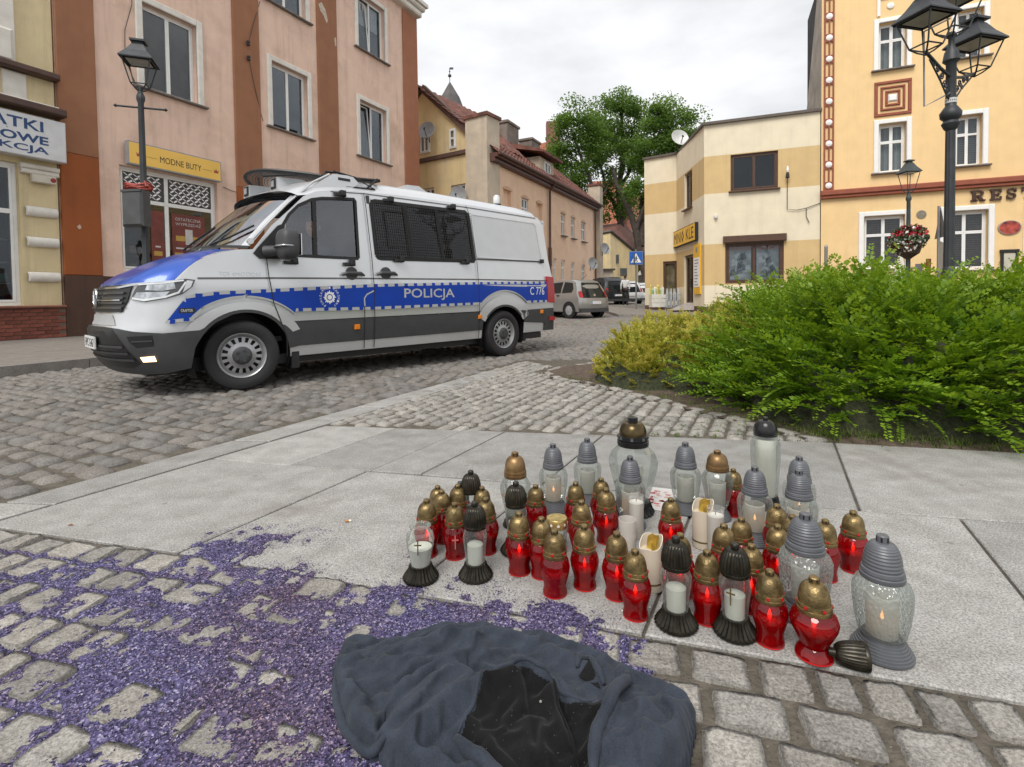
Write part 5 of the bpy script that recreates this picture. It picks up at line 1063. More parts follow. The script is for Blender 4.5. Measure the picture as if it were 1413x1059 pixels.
q = MB(); C0 = Vector((.42, .5, 1.22)); ax3 = Vector((-.5, 0, .85)).normalized(); u3 = Vector((0, 1, 0)); w3 = ax3.cross(u3); q.tube([C0+(u3*math.cos(a)+w3*math.sin(a))*.19 for a in np.linspace(0, 2*PI, 25)[:-1]], .016, 8, True); q.tube([C0-u3*.18, C0, C0+u3*.18], .018, 6); q.tube([C0, C0-ax3*.3], .03, 6); q.build('steering_wheel', black, VAN, smooth=True)
# roof gear: fold-down grille, spotlights, vent, beacons
fr = MB()
def fat(v, t): # panel point: v from the bowed front edge back, t across
    q = abs(2*t-1); x0 = .45+.50*q**2.2; z0 = 2.36-.085*q**2; return Vector((x0+(1.70-x0)*v, .25+1.5*t, z0+(2.335-z0)*v))
fr.tube([fat(i/40, 0) for i in range(41)], .021, 8); fr.tube([fat(i/40, 1) for i in range(41)], .021, 8); fr.tube([fat(0, i/20) for i in range(21)], .021, 8); fr.tube([fat(1, i/20) for i in range(21)], .017, 8); fr.tube([fat(.0, .06), fat(.1, .45)+Vector((0, 0, -.03))], .013, 6); fr.tube([fat(.0, .94), fat(.1, .55)+Vector((0, 0, -.03))], .013, 6)
grf = thing('windscreen_grille'); grf.parent = VAN; fr.build('frame', black, grf, smooth=True)
wm = MB()
for t in np.linspace(.0, 1, 44)[1:-1]: wm.tube([fat(i/16, t) for i in range(17)], .0036, 3)
for v in np.linspace(0, 1, 34)[1:-1]: wm.tube([fat(v, i/8) for i in range(9)], .0036, 3)
o = wm.build('mesh_wires', MATS['grille_wire'], grf); o['kind'] = 'stuff'
for yy in (.17, 1.83):
    b = MB(); b.prism([(.72, 2.06), (.92, 2.22), (1.04, 2.30), (1.28, 2.31), (1.36, 2.24), (1.28, 2.17), (1.12, 2.15), (.86, 2.05)], yy-.012, yy+.012, 0); b.box(1.10, 1.25, yy-.016, yy+.016, 2.24, 2.27, 1); b.build('grille_bracket', [paint, black], grf)
    b = MB(); b.tube([(.10, yy-.07, 1.47), (.50, yy-.04, 1.90), (.80, yy, 2.17), (1.0, yy, 2.29)], .013, 6); b.lathe([(.03, -.02), (.03, .02)], 10, (.10, yy-.08, 1.47), M=Matrix.Rotation(PI/2, 3, 'X')); b.build('grille_arm', paint, grf); b = MB(); b.tube([(1.05, yy, 2.33), (1.32, yy, 2.30), (1.58, yy, 2.20), (1.20, yy, 2.18)], .014, 6); b.tube([(1.62, yy, 2.33), (1.48, yy, 2.20)], .014, 6); b.build('support_strut', black, grf)
for y, x in ((.60, .60), (1.24, .54)):
    b = MB(); b.prism([(x, 2.12), (x, 2.27), (x+.30, 2.28), (x+.48, 2.20), (x+.50, 2.12)], y, y+.20, 0); b.box(x-.012, x, y+.04, y+.16, 2.15, 2.26, 1); b.box(x-.018, x-.012, y+.065, y+.135, 2.17, 2.24, 2); b.build('roof_light', [paint, black, M('lens_grey', (.35, .36, .37), .2)], VAN)
b = MB(); b.tube([fat(.10, .02), fat(.12, .02)+Vector((0, 0, .05)), fat(.26, .02)+Vector((0, 0, .05)), fat(.28, .02)], .014, 6); b.build('grip', black, grf)
b = MB(); b.prism([(2.15, 2.30), (2.25, 2.40), (2.45, 2.41), (2.62, 2.33), (2.62, 2.28)], .45, .9); b.build('roof_vent', paint, VAN)
b = MB(); b.lathe([(.07, 0), (.07, .06)], 16, (4.0, .5, 2.30), mi=1); b.lathe([(.055, .06), (.055, .17), (.03, .20), (0, .205)], 16, (4.0, .5, 2.30)); b.build('beacon', [M('beacon_clear', (.60, .61, .62), .3), black], VAN, smooth=True)
# ================================================================ STREET THINGS
def gz(y): return float(rise(y))
# ---- lamps
def lantern(par, o, w=.30, h=.42, name='lantern', m=None):
    """four-sided tapering lantern: base ring, ribs, overhanging roof with vent cap"""
    m = m or iron; o = Vector(o); b = MB(); wb, wt = w*.55, w; zb, zt = .10, .10+h
    cb = [o+Vector((sx*wb/2, sy*wb/2, zb)) for sx, sy in ((-1, -1), (1, -1), (1, 1), (-1, 1))]; ct = [o+Vector((sx*wt/2, sy*wt/2, zt)) for sx, sy in ((-1, -1), (1, -1), (1, 1), (-1, 1))]
    for i in range(4): b.tube([cb[i], ct[i]], .010, 5); b.tube([cb[i], cb[(i+1) % 4]], .010, 5); b.tube([ct[i], ct[(i+1) % 4]], .013, 5); b.tube([o+Vector((0, 0, .0)), (o+cb[i])/2+Vector((0, 0, -.01)), cb[i]], .010, 5)
    fr_ = b.build(name, m, par)
    b = MB(); e = wt*.5+.035; t = wt*.20; lv = [(e, zt-.005), (e, zt+.012), (e*.62, zt+.13), (t, zt+.25), (t*.8, zt+.26), (t*.8, zt+.285), (t*1.35, zt+.29), (t*1.35, zt+.32), (t*.4, zt+.345)]; vs = []
    for r_, z in lv: vs += [o+Vector((sx*r_, sy*r_, z)) for sx, sy in ((-1, -1), (1, -1), (1, 1), (-1, 1))]
    fs = [(q*4+i, q*4+(i+1) % 4, q*4+4+(i+1) % 4, q*4+4+i) for q in range(len(lv)-1) for i in range(4)]+[tuple(range(len(vs)-4, len(vs)))]; b.add(vs, fs); b.build('lamp_roof', m, fr_)
    b = MB(); r_ = wt*.40; b.add([o+Vector((sx*r_, sy*r_, zt-.012)) for sx, sy in ((-1, -1), (-1, 1), (1, 1), (1, -1))], [(0, 1, 2, 3)]); b.build('diffuser', M('lamp_diffuser', (.36, .37, .33), .4, var=.2), fr_); return fr_
def scroll(b, p0, p1, r, turns=1.3, rr=.008, flip=1):
    c = Vector(p1); a0 = math.atan2(p0[2]-c.z, math.hypot(p0[0]-c.x, p0[1]-c.y)); d = Vector((p0[0]-c.x, p0[1]-c.y, 0)); d = d.normalized() if d.length else Vector((1, 0, 0)); R0 = (Vector(p0)-c).length
    b.tube([c+d*(math.cos(a0+flip*t*turns*2*PI)*(R0+(r-R0)*t))+Vector((0, 0, math.sin(a0+flip*t*turns*2*PI)*(R0+(r-R0)*t))) for t in np.linspace(0, 1, 22)], rr, 5)
def pole_prof(h): return [(.17, 0), (.17, .12), (.13, .18), (.12, .6), (.135, .66), (.11, .74), (.075, .85), (.065, 1.2), (.075, 1.24), (.06, 1.3), (.052, h*.75), (.048, h-.25), (.07, h-.2), (.07, h-.15), (.045, h-.1), (.04, h)]
def flute(a, z): return 1+.05*math.cos(a*10)
# single lamp in front of the shoe shop
lp = thing('street_lamp', 'black single lantern street lamp with square litter bin before the shoe shop', 'street lamp', (-5.72, 8.2, .12), .35)
b = MB(); b.lathe([(r*.82, z) for r, z in pole_prof(4.1)], 20, fn=flute); b.build('pole', iron, lp, smooth=True); b = MB(); b.tube([(-.32, 0, 3.78), (.32, 0, 3.78)], .016, 6); b.lathe([(.0, -.03), (.03, 0), (0, .03)], 8, (-.33, 0, 3.78)); b.lathe([(.0, -.03), (.03, 0), (0, .03)], 8, (.33, 0, 3.78)); b.build('ladder_bar', iron, lp)
lantern(lp, (0, 0, 4.02), .37, .36)
bin_ = thing('litter_bin', 'grey litter bin with red tape strapped to the lamp by the shoe shop', 'litter bin', (-5.72, 8.2, .12), -.15)
b = MB(); b.box(-.18, .18, -.24, -.075, 1.92, 2.46, bev=.03); b.box(-.17, .17, -.25, -.08, 2.44, 2.475); b.build('body', M('bin_grey', (.06, .062, .064), .55, var=.2, dirt=.3, dcol=(.16, .15, .13)), bin_); b = MB()
for k in range(3): b.tube([(.13*math.cos(a)*1.45, -.09+.15*math.sin(a), 2.50+k*.03+.02*math.sin(a*3+k)) for a in np.linspace(0, 2*PI, 17)[:-1]], .016, 4, True)
b.tube([(.2, -.2, 2.5), (.26, -.25, 2.58), (.3, -.27, 2.5)], .012, 4); b.build('red_tape', redp, bin_); b = MB(); b.lathe([(.06, 2.0), (.07, 2.02), (.07, 2.08), (.06, 2.1)], 14); b.lathe([(.06, 2.3), (.07, 2.32), (.07, 2.38), (.06, 2.4)], 14); b.build('strap', iron, bin_)
# four-armed lamp by the hedge
L4 = thing('street_lamp', 'tall black cast iron lamp with three lanterns on scrolled arms behind the hedge', 'street lamp', (5.69, 6.8, 0), .25)
KR = .62
b = MB(); b.lathe([(r*KR, z) for r, z in [(.24, 0), (.24, .15), (.18, .22), (.16, .8), (.19, .86), (.15, .95), (.12, 1.15), (.095, 1.2)]], 20); b.lathe([(.092*KR, 1.2), (.08*KR, 2.95)], 24, fn=lambda a, z: 1+.06*math.cos(a*12), cap=False); b.lathe([(r*KR, z) for r, z in [(.08, 2.95), (.12, 2.98), (.16, 3.04), (.12, 3.08), (.18, 3.12), (.19, 3.18), (.13, 3.24), (.095, 3.27), (.10, 3.33), (.09, 3.40), (.09, 3.80), (.15, 3.84), (.12, 3.95), (.06, 4.02), (.055, 4.12), (.09, 4.16), (.06, 4.2)]], 20, cap=False); b.build('pole', iron, L4, smooth=True, angle=50)
b = MB(); b.lathe([(.058, 3.30), (.062, 3.30), (.062, 3.36), (.058, 3.36)], 18); b.build('tape', M('tape_white', (.6, .6, .58), .5), L4)
for k in range(2):
    a = rad(-165)+k*PI; d = Vector((math.cos(a), math.sin(a), 0)); z0 = 3.64; b = MB()
    b.tube([d*.05+Vector((0, 0, z0)), d*.3+Vector((0, 0, z0+.05)), d*.68+Vector((0, 0, z0+.17))], .020, 8); b.tube([d*.05+Vector((0, 0, z0-.30)), d*.14+Vector((0, 0, z0-.24)), d*.30+Vector((0, 0, z0-.10)), d*.58+Vector((0, 0, z0+.10))], .011, 6)
    for (u, zz, r_, f_) in ((.16, -.13, .055, 1), (.25, -.03, .05, -1), (.36, .02, .04, 1), (.10, -.20, .035, -1), (.47, .07, .04, -1), (.31, -.08, .03, 1)): scroll(b, d*(u+r_)+Vector((0, 0, z0+zz)), d*u+Vector((0, 0, z0+zz)), .012, 1.4, .009, f_)
    b.build('arm', iron, L4); lantern(L4, tuple(d*.68+Vector((0, 0, z0+.13))), .42, .34)
lantern(L4, (0, 0, 4.12), .44, .38)
b = MB(); b.tube([(-.05, -.02, 3.42), (-.52, -.06, 3.20), (-.54, -.06, 4.12), (-.06, -.02, 4.36)], .012, 6); b.build('banner_bracket', M('galvanised', (.25, .25, .25), .45, .5, var=.15), L4)
# lamp with flower baskets before the restaurant
LF = thing('street_lamp', 'slim green grey street lamp with one lantern in front of the restaurant', 'street lamp', (10.62, 14, 0), 0)
lgm = M('lamp_green_grey', (.05, .062, .06), .5, .2, var=.2); b = MB(); b.lathe([(r*.95, z) for r, z in pole_prof(3.55)], 16); b.build('pole', lgm, LF, smooth=True); lantern(LF, (0, 0, 3.5), .34, .46, m=lgm)
fb_ = thing('flower_basket', 'hanging flower basket with red and white blooms on the slim lamp', 'flower basket', (10.62, 14, .46))
b = MB(); b.lathe([(.05, 1.3), (.25, 1.45), (.30, 1.62), (.28, 1.64)], 16); b.build('bowl', M('basket_brown', (.09, .06, .04), .8), fb_)
def scatter_quads(fn, n, size, mi_fn, seed=1):
    r = np.random.default_rng(seed); V = []; F = []; MI = []
    for i in range(n):
        p, m = fn(r); s = size*(.6+.8*r.random()); u = r.normal(size=3); u /= np.linalg.norm(u); w = np.cross(u, r.normal(size=3)); w /= np.linalg.norm(w); b0 = len(V)
        V += [p-u*s*.5, p+w*s*.35, p+u*s*.5, p-w*s*.35]; F.append((b0, b0+1, b0+2, b0+3)); MI.append(m)
    return V, F, MI
def bfn(r):
    d = r.normal(size=3); d /= np.linalg.norm(d); rr = r.random()**.35; p = d*np.array([.47, .42, .42])*rr+np.array([.0, 0, 1.82]); p[0] += (1.9-p[2])*(-.25)
    z = p[2]; m = 1 if (z > 1.9 and r.random() < .5) else 2 if r.random() < (.25 if z < 1.95 else .06) else 3 if r.random() < .4 and z < 1.75 else 0
    return p, m
V, F, MI = scatter_quads(bfn, 2600, .075, None, 5); o = link('flowers', np_mesh('flowers', V, F, [M('basket_leaf', (.05, .085, .03), .7, var=.4), M('bloom_red', (.42, .012, .03), .6, var=.3), M('bloom_white', (.68, .66, .62), .6, var=.1), M('bloom_rust', (.22, .05, .03), .7, var=.4)], False, MI), fb_); o['kind'] = 'stuff'
# sign posts near the restaurant
gal = MATS['galvanised']
sp_ = thing('sign_post', 'grey post with two traffic signs seen from the side and back', 'sign post', (10.86, 13.3, 0), .0)
b = MB(); b.tube([(0, 0, 0), (0, 0, 3.05)], .032, 8); b.build('post', gal, sp_); b = MB(); b.T = Matrix.Rotation(1.15, 4, 'Z'); b.prism([(-.45, 2.25), (.45, 2.25), (0, 3.02)], -.05, -.035); b.build('sign_plate', gal, sp_); b = MB(); b.T = Matrix.Rotation(.75, 4, 'Z'); b.box(-.36, .32, -.05, -.035, 1.35, 2.15); b.build('sign_plate', gal, sp_)
rp_ = thing('post', 'thin rust red post between flower basket and grey signs', 'post', (10.55, 13.3, 0), 0); b = MB(); b.tube([(0, 0, 0), (.06, 0, 1.72)], .055, 8); b.build('shaft', M('rust_red', (.24, .055, .03), .7, var=.2), rp_); b = MB(); b.box(-.22, -.04, .06, .075, 1.0, 1.6); b.build('backing_plate', gal, rp_)
um = thing('folded_parasol', 'folded cream parasol standing before the restaurant window', 'parasol', (12.05, 16.2, 0)); b = MB(); b.lathe([(.26, .4), (.24, .7), (.15, 1.4), (.05, 2.0), (0, 2.1)], 14, fn=lambda a, z: 1+.14*math.cos(a*7)); b.build('canopy', offwhite, um, smooth=True); b = MB(); b.tube([(0, 0, 0), (0, 0, 2.2)], .025, 6); b.tube([(.35, .2, 0), (.35, .2, 1.6)], .02, 6); b.build('pole', iron, um)
bl_ = thing('bollard', 'slim dark steel post in front of the corner shop and restaurant', 'post', (10.95, 18.2, 0)); b = MB(); b.lathe([(.055, 0), (.055, 2.5), (.03, 2.56), (0, 2.57)], 10); b.build('shaft', gal, bl_); b = MB(); b.lathe([(.08, 0), (.08, .2), (.055, .24)], 10); b.build('foot', iron, bl_)
# pedestrian crossing sign
x_, y_ = (878-706.5)/720*24, 24.0; cs = thing('crossing_sign', 'blue pedestrian crossing sign on a grey post at the pavement edge', 'road sign', (x_, y_, gz(24)+.08), -.12)
b = MB(); b.tube([(0, 0, 0), (0, 0, 2.75)], .035, 8); b.build('post', gal, cs)
b = MB(); zc = 2.35; b.box(-.31, .31, -.06, -.045, zc-.31, zc+.31, 0, bev=.004); b.box(-.29, .29, -.0625, -.06, zc-.29, zc+.29, 1); b.prism([(-.24, zc-.22), (.24, zc-.22), (0, zc+.22)], -.0645, -.0625, 2)
for q in ([(-.005, zc+.10), (.04, zc+.10), (.04, zc+.06), (-.005, zc+.06)], [(-.02, zc+.045), (.04, zc+.045), (.035, zc-.06), (-.02, zc-.06)], [(-.02, zc-.06), (.01, zc-.06), (-.05, zc-.18), (-.085, zc-.18)], [(.005, zc-.06), (.035, zc-.06), (.075, zc-.18), (.04, zc-.18)], [(.03, zc+.03), (.09, zc-.03), (.075, zc-.045), (.03, zc+.0)], [(-.02, zc+.03), (-.075, zc-.03), (-.06, zc-.045), (-.01, zc+.0)]): b.prism(q, -.066, -.0645, 3)
for k in range(5): b.prism([(-.2+k*.09, zc-.215), (-.16+k*.09, zc-.215), (-.15+k*.085, zc-.185), (-.18+k*.085, zc-.185)], -.066, -.0645, 3)
b.build('sign_plate', [gal, M('sign_blue', (.01, .10, .42), .45), vwhite, bk], cs); b = MB(); b.T = Matrix.Rotation(1.2, 4, 'Z'); b.box(-.3, .3, .02, .035, 2.05, 2.6); b.build('rear_plate', M('sign_back_blue', (.06, .14, .26), .5), cs)
# goods by the shop door
def shopat(x, y): return (B_[0]+d2[0]*x+d2[1]*y, B_[1]+d2[1]*x-d2[0]*y)
gx_, gy_ = A_[0]+.4, 24.2
bottle_m = [M('bottle_grey', (.42, .45, .48), .3, var=.2), M('bottle_pale', (.66, .68, .66), .3, var=.1)]
cr_ = thing('plastic_crate', 'white plastic crates with packets stacked beside the shop door', 'crate', (6.50, 24.3, gz(24)+.1), .1)
b = MB()
for k in range(3): b.box(-.05, .62, -.2, .2, .06+k*.2, .24+k*.2, bev=.01)
b.build('crate_body', M('crate_white', (.66, .65, .60), .6, var=.1), cr_); b = MB()
for k in range(9): b.lathe([(.05, .66), (.05, .84+.1*(k % 3)), (.02, .9+.1*(k % 3)), (0, .92+.1*(k % 3))], 8, (.0+(k % 5)*.13, -.1+.18*(k//5), 0), mi=k % 3)
o = b.build('packets', [M('pack_green', (.25, .4, .18), .5), M('pack_pale', (.66, .66, .6), .5), M('pack_yellow', (.6, .5, .1), .5)], cr_); o['kind'] = 'stuff'
rk = thing('bottle_rack', 'metal rack of grey gas bottles beside the corner shop entrance', 'rack', (6.98, 23.7, gz(24)+.1), -.05); rk.scale = (.56, 1, 1)
b = MB(); b.box(-.05, 1.15, -.25, .2, .02, .08)
for z in (.35, .62): b.tube([(-.05, -.25, z), (1.15, -.25, z), (1.15, .2, z)], .012, 5)
b.build('frame', gal, rk)
for k in range(8):
    b = MB(); b.lathe([(.06, .08), (.065, .12), (.065, .66), (.03, .8), (.03, .9), (0, .91)], 10, (.02+(k % 8)*.145, -.12+.1*(k % 2), 0)); b.build('bottle', bottle_m[k % 2], rk, smooth=True)
bd = thing('ramp', 'low concrete ramp with a slanted edge at the corner shop door', 'ramp', (7.1, 22.6, gz(23)+.1), -.35); b = MB(); b.prism([(-.3, 0), (1.6, 0), (1.6, .3), (.45, .3)], -.5, .6); b.build('block', M('ramp_concrete', (.42, .38, .35), .85, var=.15), bd)
# ---- parked cars
def car(name, label, loc, rz, body, L_=3.6, W=1.62, Hh=1.48, grp=None, hatch=True, detail=True):
    """rear of the car at x=0, nose at +x, wheels on z=0"""
    t = thing(name, label, 'car', loc, rz, grp); hw = W/2
    # side outline (x, z) and half-width scale by height
    prof = [(.02, .34), (-.02, .50), (.0, .72), (.06, .84), (.10, .92), (.22, 1.22), (.34, 1.40), (.60, Hh-.02), (1.2, Hh), (1.75, Hh-.05), (2.15, 1.28), (2.62, .98), (3.1, .92), (3.42, .80), (3.56, .62), (3.6, .42), (3.55, .26)]
    k = L_/3.6; prof = [(x*k, z*Hh/1.48) for x, z in prof]; N = len(prof); b = MB(); ys = np.linspace(-1, 1, 13); P = []
    for x, z in prof:
        nar = np.interp(z, [.2, .5, .9, 1.0, 1.45], [.95, 1, .985, .96, .74]); P.append([(x+(.10 if x < .5*k else -.16 if x > 3.*k else 0)*abs(y)**4, hw*nar*y*(1-.0*abs(y)), z-.05*abs(y)**6*(z > 1.2)) for y in ys])
    b.grid(P)
    for sg, fl in ((0, True), (-1, False)):       # sides: strips down to the sill, arches left open as dark wells
        for i in range(N-1):
            a, c = P[i][sg], P[i+1][sg]; zs = (.24, .24)
            n_ = 5; A = [(a[0], np.sign(a[1])*hw*np.interp(zz, [.2, .5, .9, 1.0, 1.45], [.95, 1, .985, .96, .74]), zz) for zz in np.linspace(a[2], .24, n_)]; C = [(c[0], np.sign(c[1])*hw*np.interp(zz, [.2, .5, .9, 1.0, 1.45], [.95, 1, .985, .96, .74]), zz) for zz in np.linspace(c[2], .24, n_)]
            b.grid([A, C], flip=fl)
    b.build('body', body, t, smooth=True, angle=35)
    gls = M('car_glass', (.012, .016, .017), .06, var=.2)
    sw_ = [[(.50, .98), (.42, 1.10), (.55, 1.33), (1.0, 1.38), (1.02, .96)], [(1.10, .96), (1.09, 1.38), (1.62, 1.35), (2.0, 1.22), (2.25, 1.02), (2.2, .96)]]
    for sg in (-1, 1):
        for q in sw_:
            y = lambda z: sg*(hw*np.interp(z, [.2, .5, .9, 1.0, 1.45], [.95, 1, .985, .96, .74])+.006); b = MB(); b.add([(x*k, y(z*Hh/1.48), z*Hh/1.48) for x, z in q], [tuple(range(len(q))) if sg > 0 else tuple(range(len(q)-1, -1, -1))]); b.build('side_window', gls, t)
    def tail(x_off, z0, z1, w0, w1):
        xa, xb = np.interp(z0, [p[1] for p in prof[:8]], [p[0] for p in prof[:8]]), np.interp(z1, [p[1] for p in prof[:8]], [p[0] for p in prof[:8]]); n_ = 8; return [[(xa-x_off+.10*abs(w0*u/hw)**4, w0*u, z0) for u in np.linspace(-1, 1, n_)], [(xb-x_off+.10*abs(w1*u/hw)**4, w1*u, z1) for u in np.linspace(-1, 1, n_)]]
    b = MB(); b.grid(tail(.012, .76, .93, .62, .60), flip=True); b.grid(tail(.014, .93, 1.34*Hh/1.48, .60, .47), flip=True); b.build('rear_window', gls, t)
    tl = M('car_tail_red', (.38, .012, .015), .25, var=.1)
    for sg in (-1, 1):
        b = MB(); b.add([(.05, sg*.60, .78), (.11, sg*.745, .78), (.19, sg*.735, 1.0), (.16, sg*.60, 1.02)], [(0, 1, 2, 3) if sg < 0 else (3, 2, 1, 0)]); b.v = [(x-.015, y*W/1.62, z) for x, y, z in b.v]; b.build('tail_lamp', tl, t)
    b = MB(); b.box(-.045, -.02, -.27, .27, .52, .63, 0); b.box(-.047, -.045, .22, .27, .52, .63, 1); b.build('number_plate', [MATS['plate_white'], vblue], t)
    if detail: b = MB(); b.T = Matrix.Translation((.055, 0, .86)) @ Matrix.Rotation(-PI/2, 4, 'Y'); b.lathe([(.05, 0), (.05, .012), (0, .014)], 16); b.build('badge', chrome, t)
    b = MB(); b.box(.0, .16, -hw*.9, hw*.9, .22, .36); b.box(.2, L_-.2, -hw*.85, hw*.85, .2, .3); b.build('bumper_skirt', vgrey, t)
    for x in (.62*k, 2.98*k):
        for sg in (-1, 1):
            w_ = thing('wheel'); w_.parent = t; w_.location = (x, sg*(hw-.10), .29); R_ = Matrix.Rotation(PI/2 if sg < 0 else -PI/2, 4, 'X')
            b = MB(); b.T = R_; b.lathe([(.19, .09), (.20, .105), (.27, .105), (.29, .08), (.29, -.09)], 28, cap=False); b.build('tyre', rubber, w_, smooth=True); b = MB(); b.T = R_; b.lathe([(.195, .10), (.16, .112), (.05, .12), (0, .122)], 10, fn=lambda a, z: 1, cap=False); b.build('rim', M('wheel_cover', (.42, .43, .44), .35, .4, var=.25, scale=14), w_)
            b = MB(); b.lathe([(.335, 0), (.335, .004), (0, .004)], 24, (x, sg*(hw+.003), .30), M=Matrix.Rotation(PI/2, 3, 'X')); b.build('wheel_arch', black, t)
    # low wheel-arch discs sit behind the tyres
    for sg in (-1, 1): b = MB(); b.tube([(2.0*k, sg*hw*.97, 1.0), (1.95*k, sg*(hw+.16), 1.02)], .05, 6); b.build('mirror', body, t)
    for sg in (-1, 1): b = MB(); b.box(1.15*k, 1.3*k, min(sg*hw, sg*(hw+.02)), max(sg*hw, sg*(hw+.02)), .84, .88); b.build('door_handle', vgrey, t)
    b = MB(); b.tube([(.75*k, 0, Hh-.02), (.45*k, 0, Hh+.16)], .008, 5); b.build('aerial', black, t); return t
silver = M('car_silver', (.34, .335, .32), .3, .5, var=.04, coat=.5); cardark = M('car_dark', (.02, .023, .028), .3, .2, coat=.5); carwhite = M('car_white', (.62, .63, .63), .3, coat=.4)
ra = PI*.5+.40
# tail faces us: nose (+x local) points up the street
def carpos(pxx, D): return ((pxx-706.5)/720*D, D)
cx, cy = carpos(822, 19.8); car('parked_car', 'silver hatchback parked just behind the police van, tail lamps towards us', (cx, cy, gz(20.5)), rad(128), silver, 3.54, 1.64, 1.48)
cx, cy = carpos(853, 32); car('parked_car', 'dark car parked beside the walking man in the white shirt', (cx, cy, gz(32)), rad(110), cardark, 4.0, 1.72, 1.6, detail=False)
cx, cy = carpos(872, 33.5); car('parked_car', 'white car parked right behind the crossing sign post, partly hidden', (cx, cy, gz(33)), rad(100), carwhite, 3.9, 1.7, 1.5, detail=False)
cx, cy = carpos(890, 39); car('parked_car', 'white car furthest along the street, cut off by the shop corner', (cx, cy, gz(36)), rad(96), carwhite, 4.0, 1.7, 1.5, detail=False)
# ---- people
def body_mesh(name, par, joints, edges, radii, mats, lev=2, root=0):
    me = bpy.data.meshes.new(name); me.from_pydata(joints, edges, []); o = link(name, me, par, mats)
    md = o.modifiers.new('skin', 'SKIN'); sv = me.skin_vertices[0].data
    for i, r in enumerate(radii): sv[i].radius = r if isinstance(r, tuple) else (r, r); sv[i].use_root = i == root
    md.use_smooth_shade = True; o.modifiers.new('sub', 'SUBSURF').levels = lev; o.modifiers['sub'].render_levels = lev
    dg = bpy.context.evaluated_depsgraph_get(); bpy.context.view_layer.update(); dg.update(); m2 = bpy.data.meshes.new_from_object(o.evaluated_get(dg)); o.modifiers.clear(); o.data = m2
    if not m2.materials:
        for m in (mats if isinstance(mats, (list, tuple)) else [mats]): m2.materials.append(m)
    return o
skin_m = M('skin', (.50, .27, .185), .55, var=.06); hair_m = M('brown_hair', (.045, .028, .018), .8, var=.3, scale=30); shirt_m = M('white_shirt', (.66, .67, .68), .8, var=.05, scale=4); trou_m = M('black_trousers', (.014, .014, .016), .85); unif = M('navy_uniform', (.015, .022, .04), .85, var=.2)
def head(par, c, fwd, s=1.0, hair=hair_m):
    """egg-shaped head with brow, nose, mouth, ears and hair; c = centre, fwd = unit facing"""
    f = Vector(fwd).normalized(); r = f.cross(Vector((0, 0, 1))).normalized(); u = r.cross(f); c = Vector(c); P = []
    for i in range(19):
        ph = -PI/2+PI*i/18; row = []
        for j in range(28):
            th = 2*PI*j/28; cx, cy, cz = math.cos(ph)*math.cos(th), math.cos(ph)*math.sin(th), math.sin(ph); X = cx*(.098 if cx < 0 else .092); Y = cy*.076; Z = cz*.122
            if cz < -.1: X *= 1+.12*cz; Y *= 1+.34*cz; X += .016*(-cz)
            if cx > .2:
                g = lambda yy, zz, sy, sz: math.exp(-((cy-yy)/sy)**2-((cz-zz)/sz)**2); X += .026*g(0, -.18, .13, .16)+.010*g(0, .03, .10, .2)-.012*(g(.38, .06, .17, .13)+g(-.38, .06, .17, .13))+.006*(g(.35, .24, .28, .08)+g(-.35, .24, .28, .08))+.008*g(0, -.52, .25, .09)-.004*g(0, -.455, .25, .03)
            row.append(c+(f*X+r*Y+u*Z)*s)
        P.append(row)
    b = MB(); r_, c_ = 19, 28; vs = [q for row in P for q in row]; fs = [(i*c_+j, i*c_+(j+1) % c_, (i+1)*c_+(j+1) % c_, (i+1)*c_+j) for i in range(r_-1) for j in range(c_)]; b.add(vs, fs); h = b.build('head', skin_m, par, smooth=True, angle=180)
    b = MB(); Q = []
    for i in range(9):
        row = []
        for j in range(29):
            th = 2*PI*j/28; low = -.55 if math.cos(th) < .15 else .50 if math.cos(th) > .55 else .1; ph0 = math.asin(low); ph = ph0+(PI/2-ph0)*i/8; rr = 1.06+.02*math.sin(j*2.3+i); row.append(c+(f*(math.cos(ph)*math.cos(th)*.098*rr)+r*(math.cos(ph)*math.sin(th)*.080*rr)+u*(math.sin(ph)*.124*rr))*s)
        Q.append(row)
    b.grid(Q); b.build('hair', hair, par, smooth=True, angle=180); b = MB()
    for sg in (-1, 1): b.lathe([(0, -.035), (.012, -.02), (.016, .01), (.010, .032), (0, .036)], 8, c+(r*(.078*sg)-f*.008-u*.01)*s)
    b.build('ears', skin_m, par, smooth=True); b = MB()
    for sg in (-1, 1): b.lathe([(0, -.007), (.009, 0), (0, .007)], 8, c+(f*.079+r*(.029*sg)+u*.008)*s)
    b.build('eyes', M('eye_dark', (.03, .025, .02), .2), par, smooth=True); return h
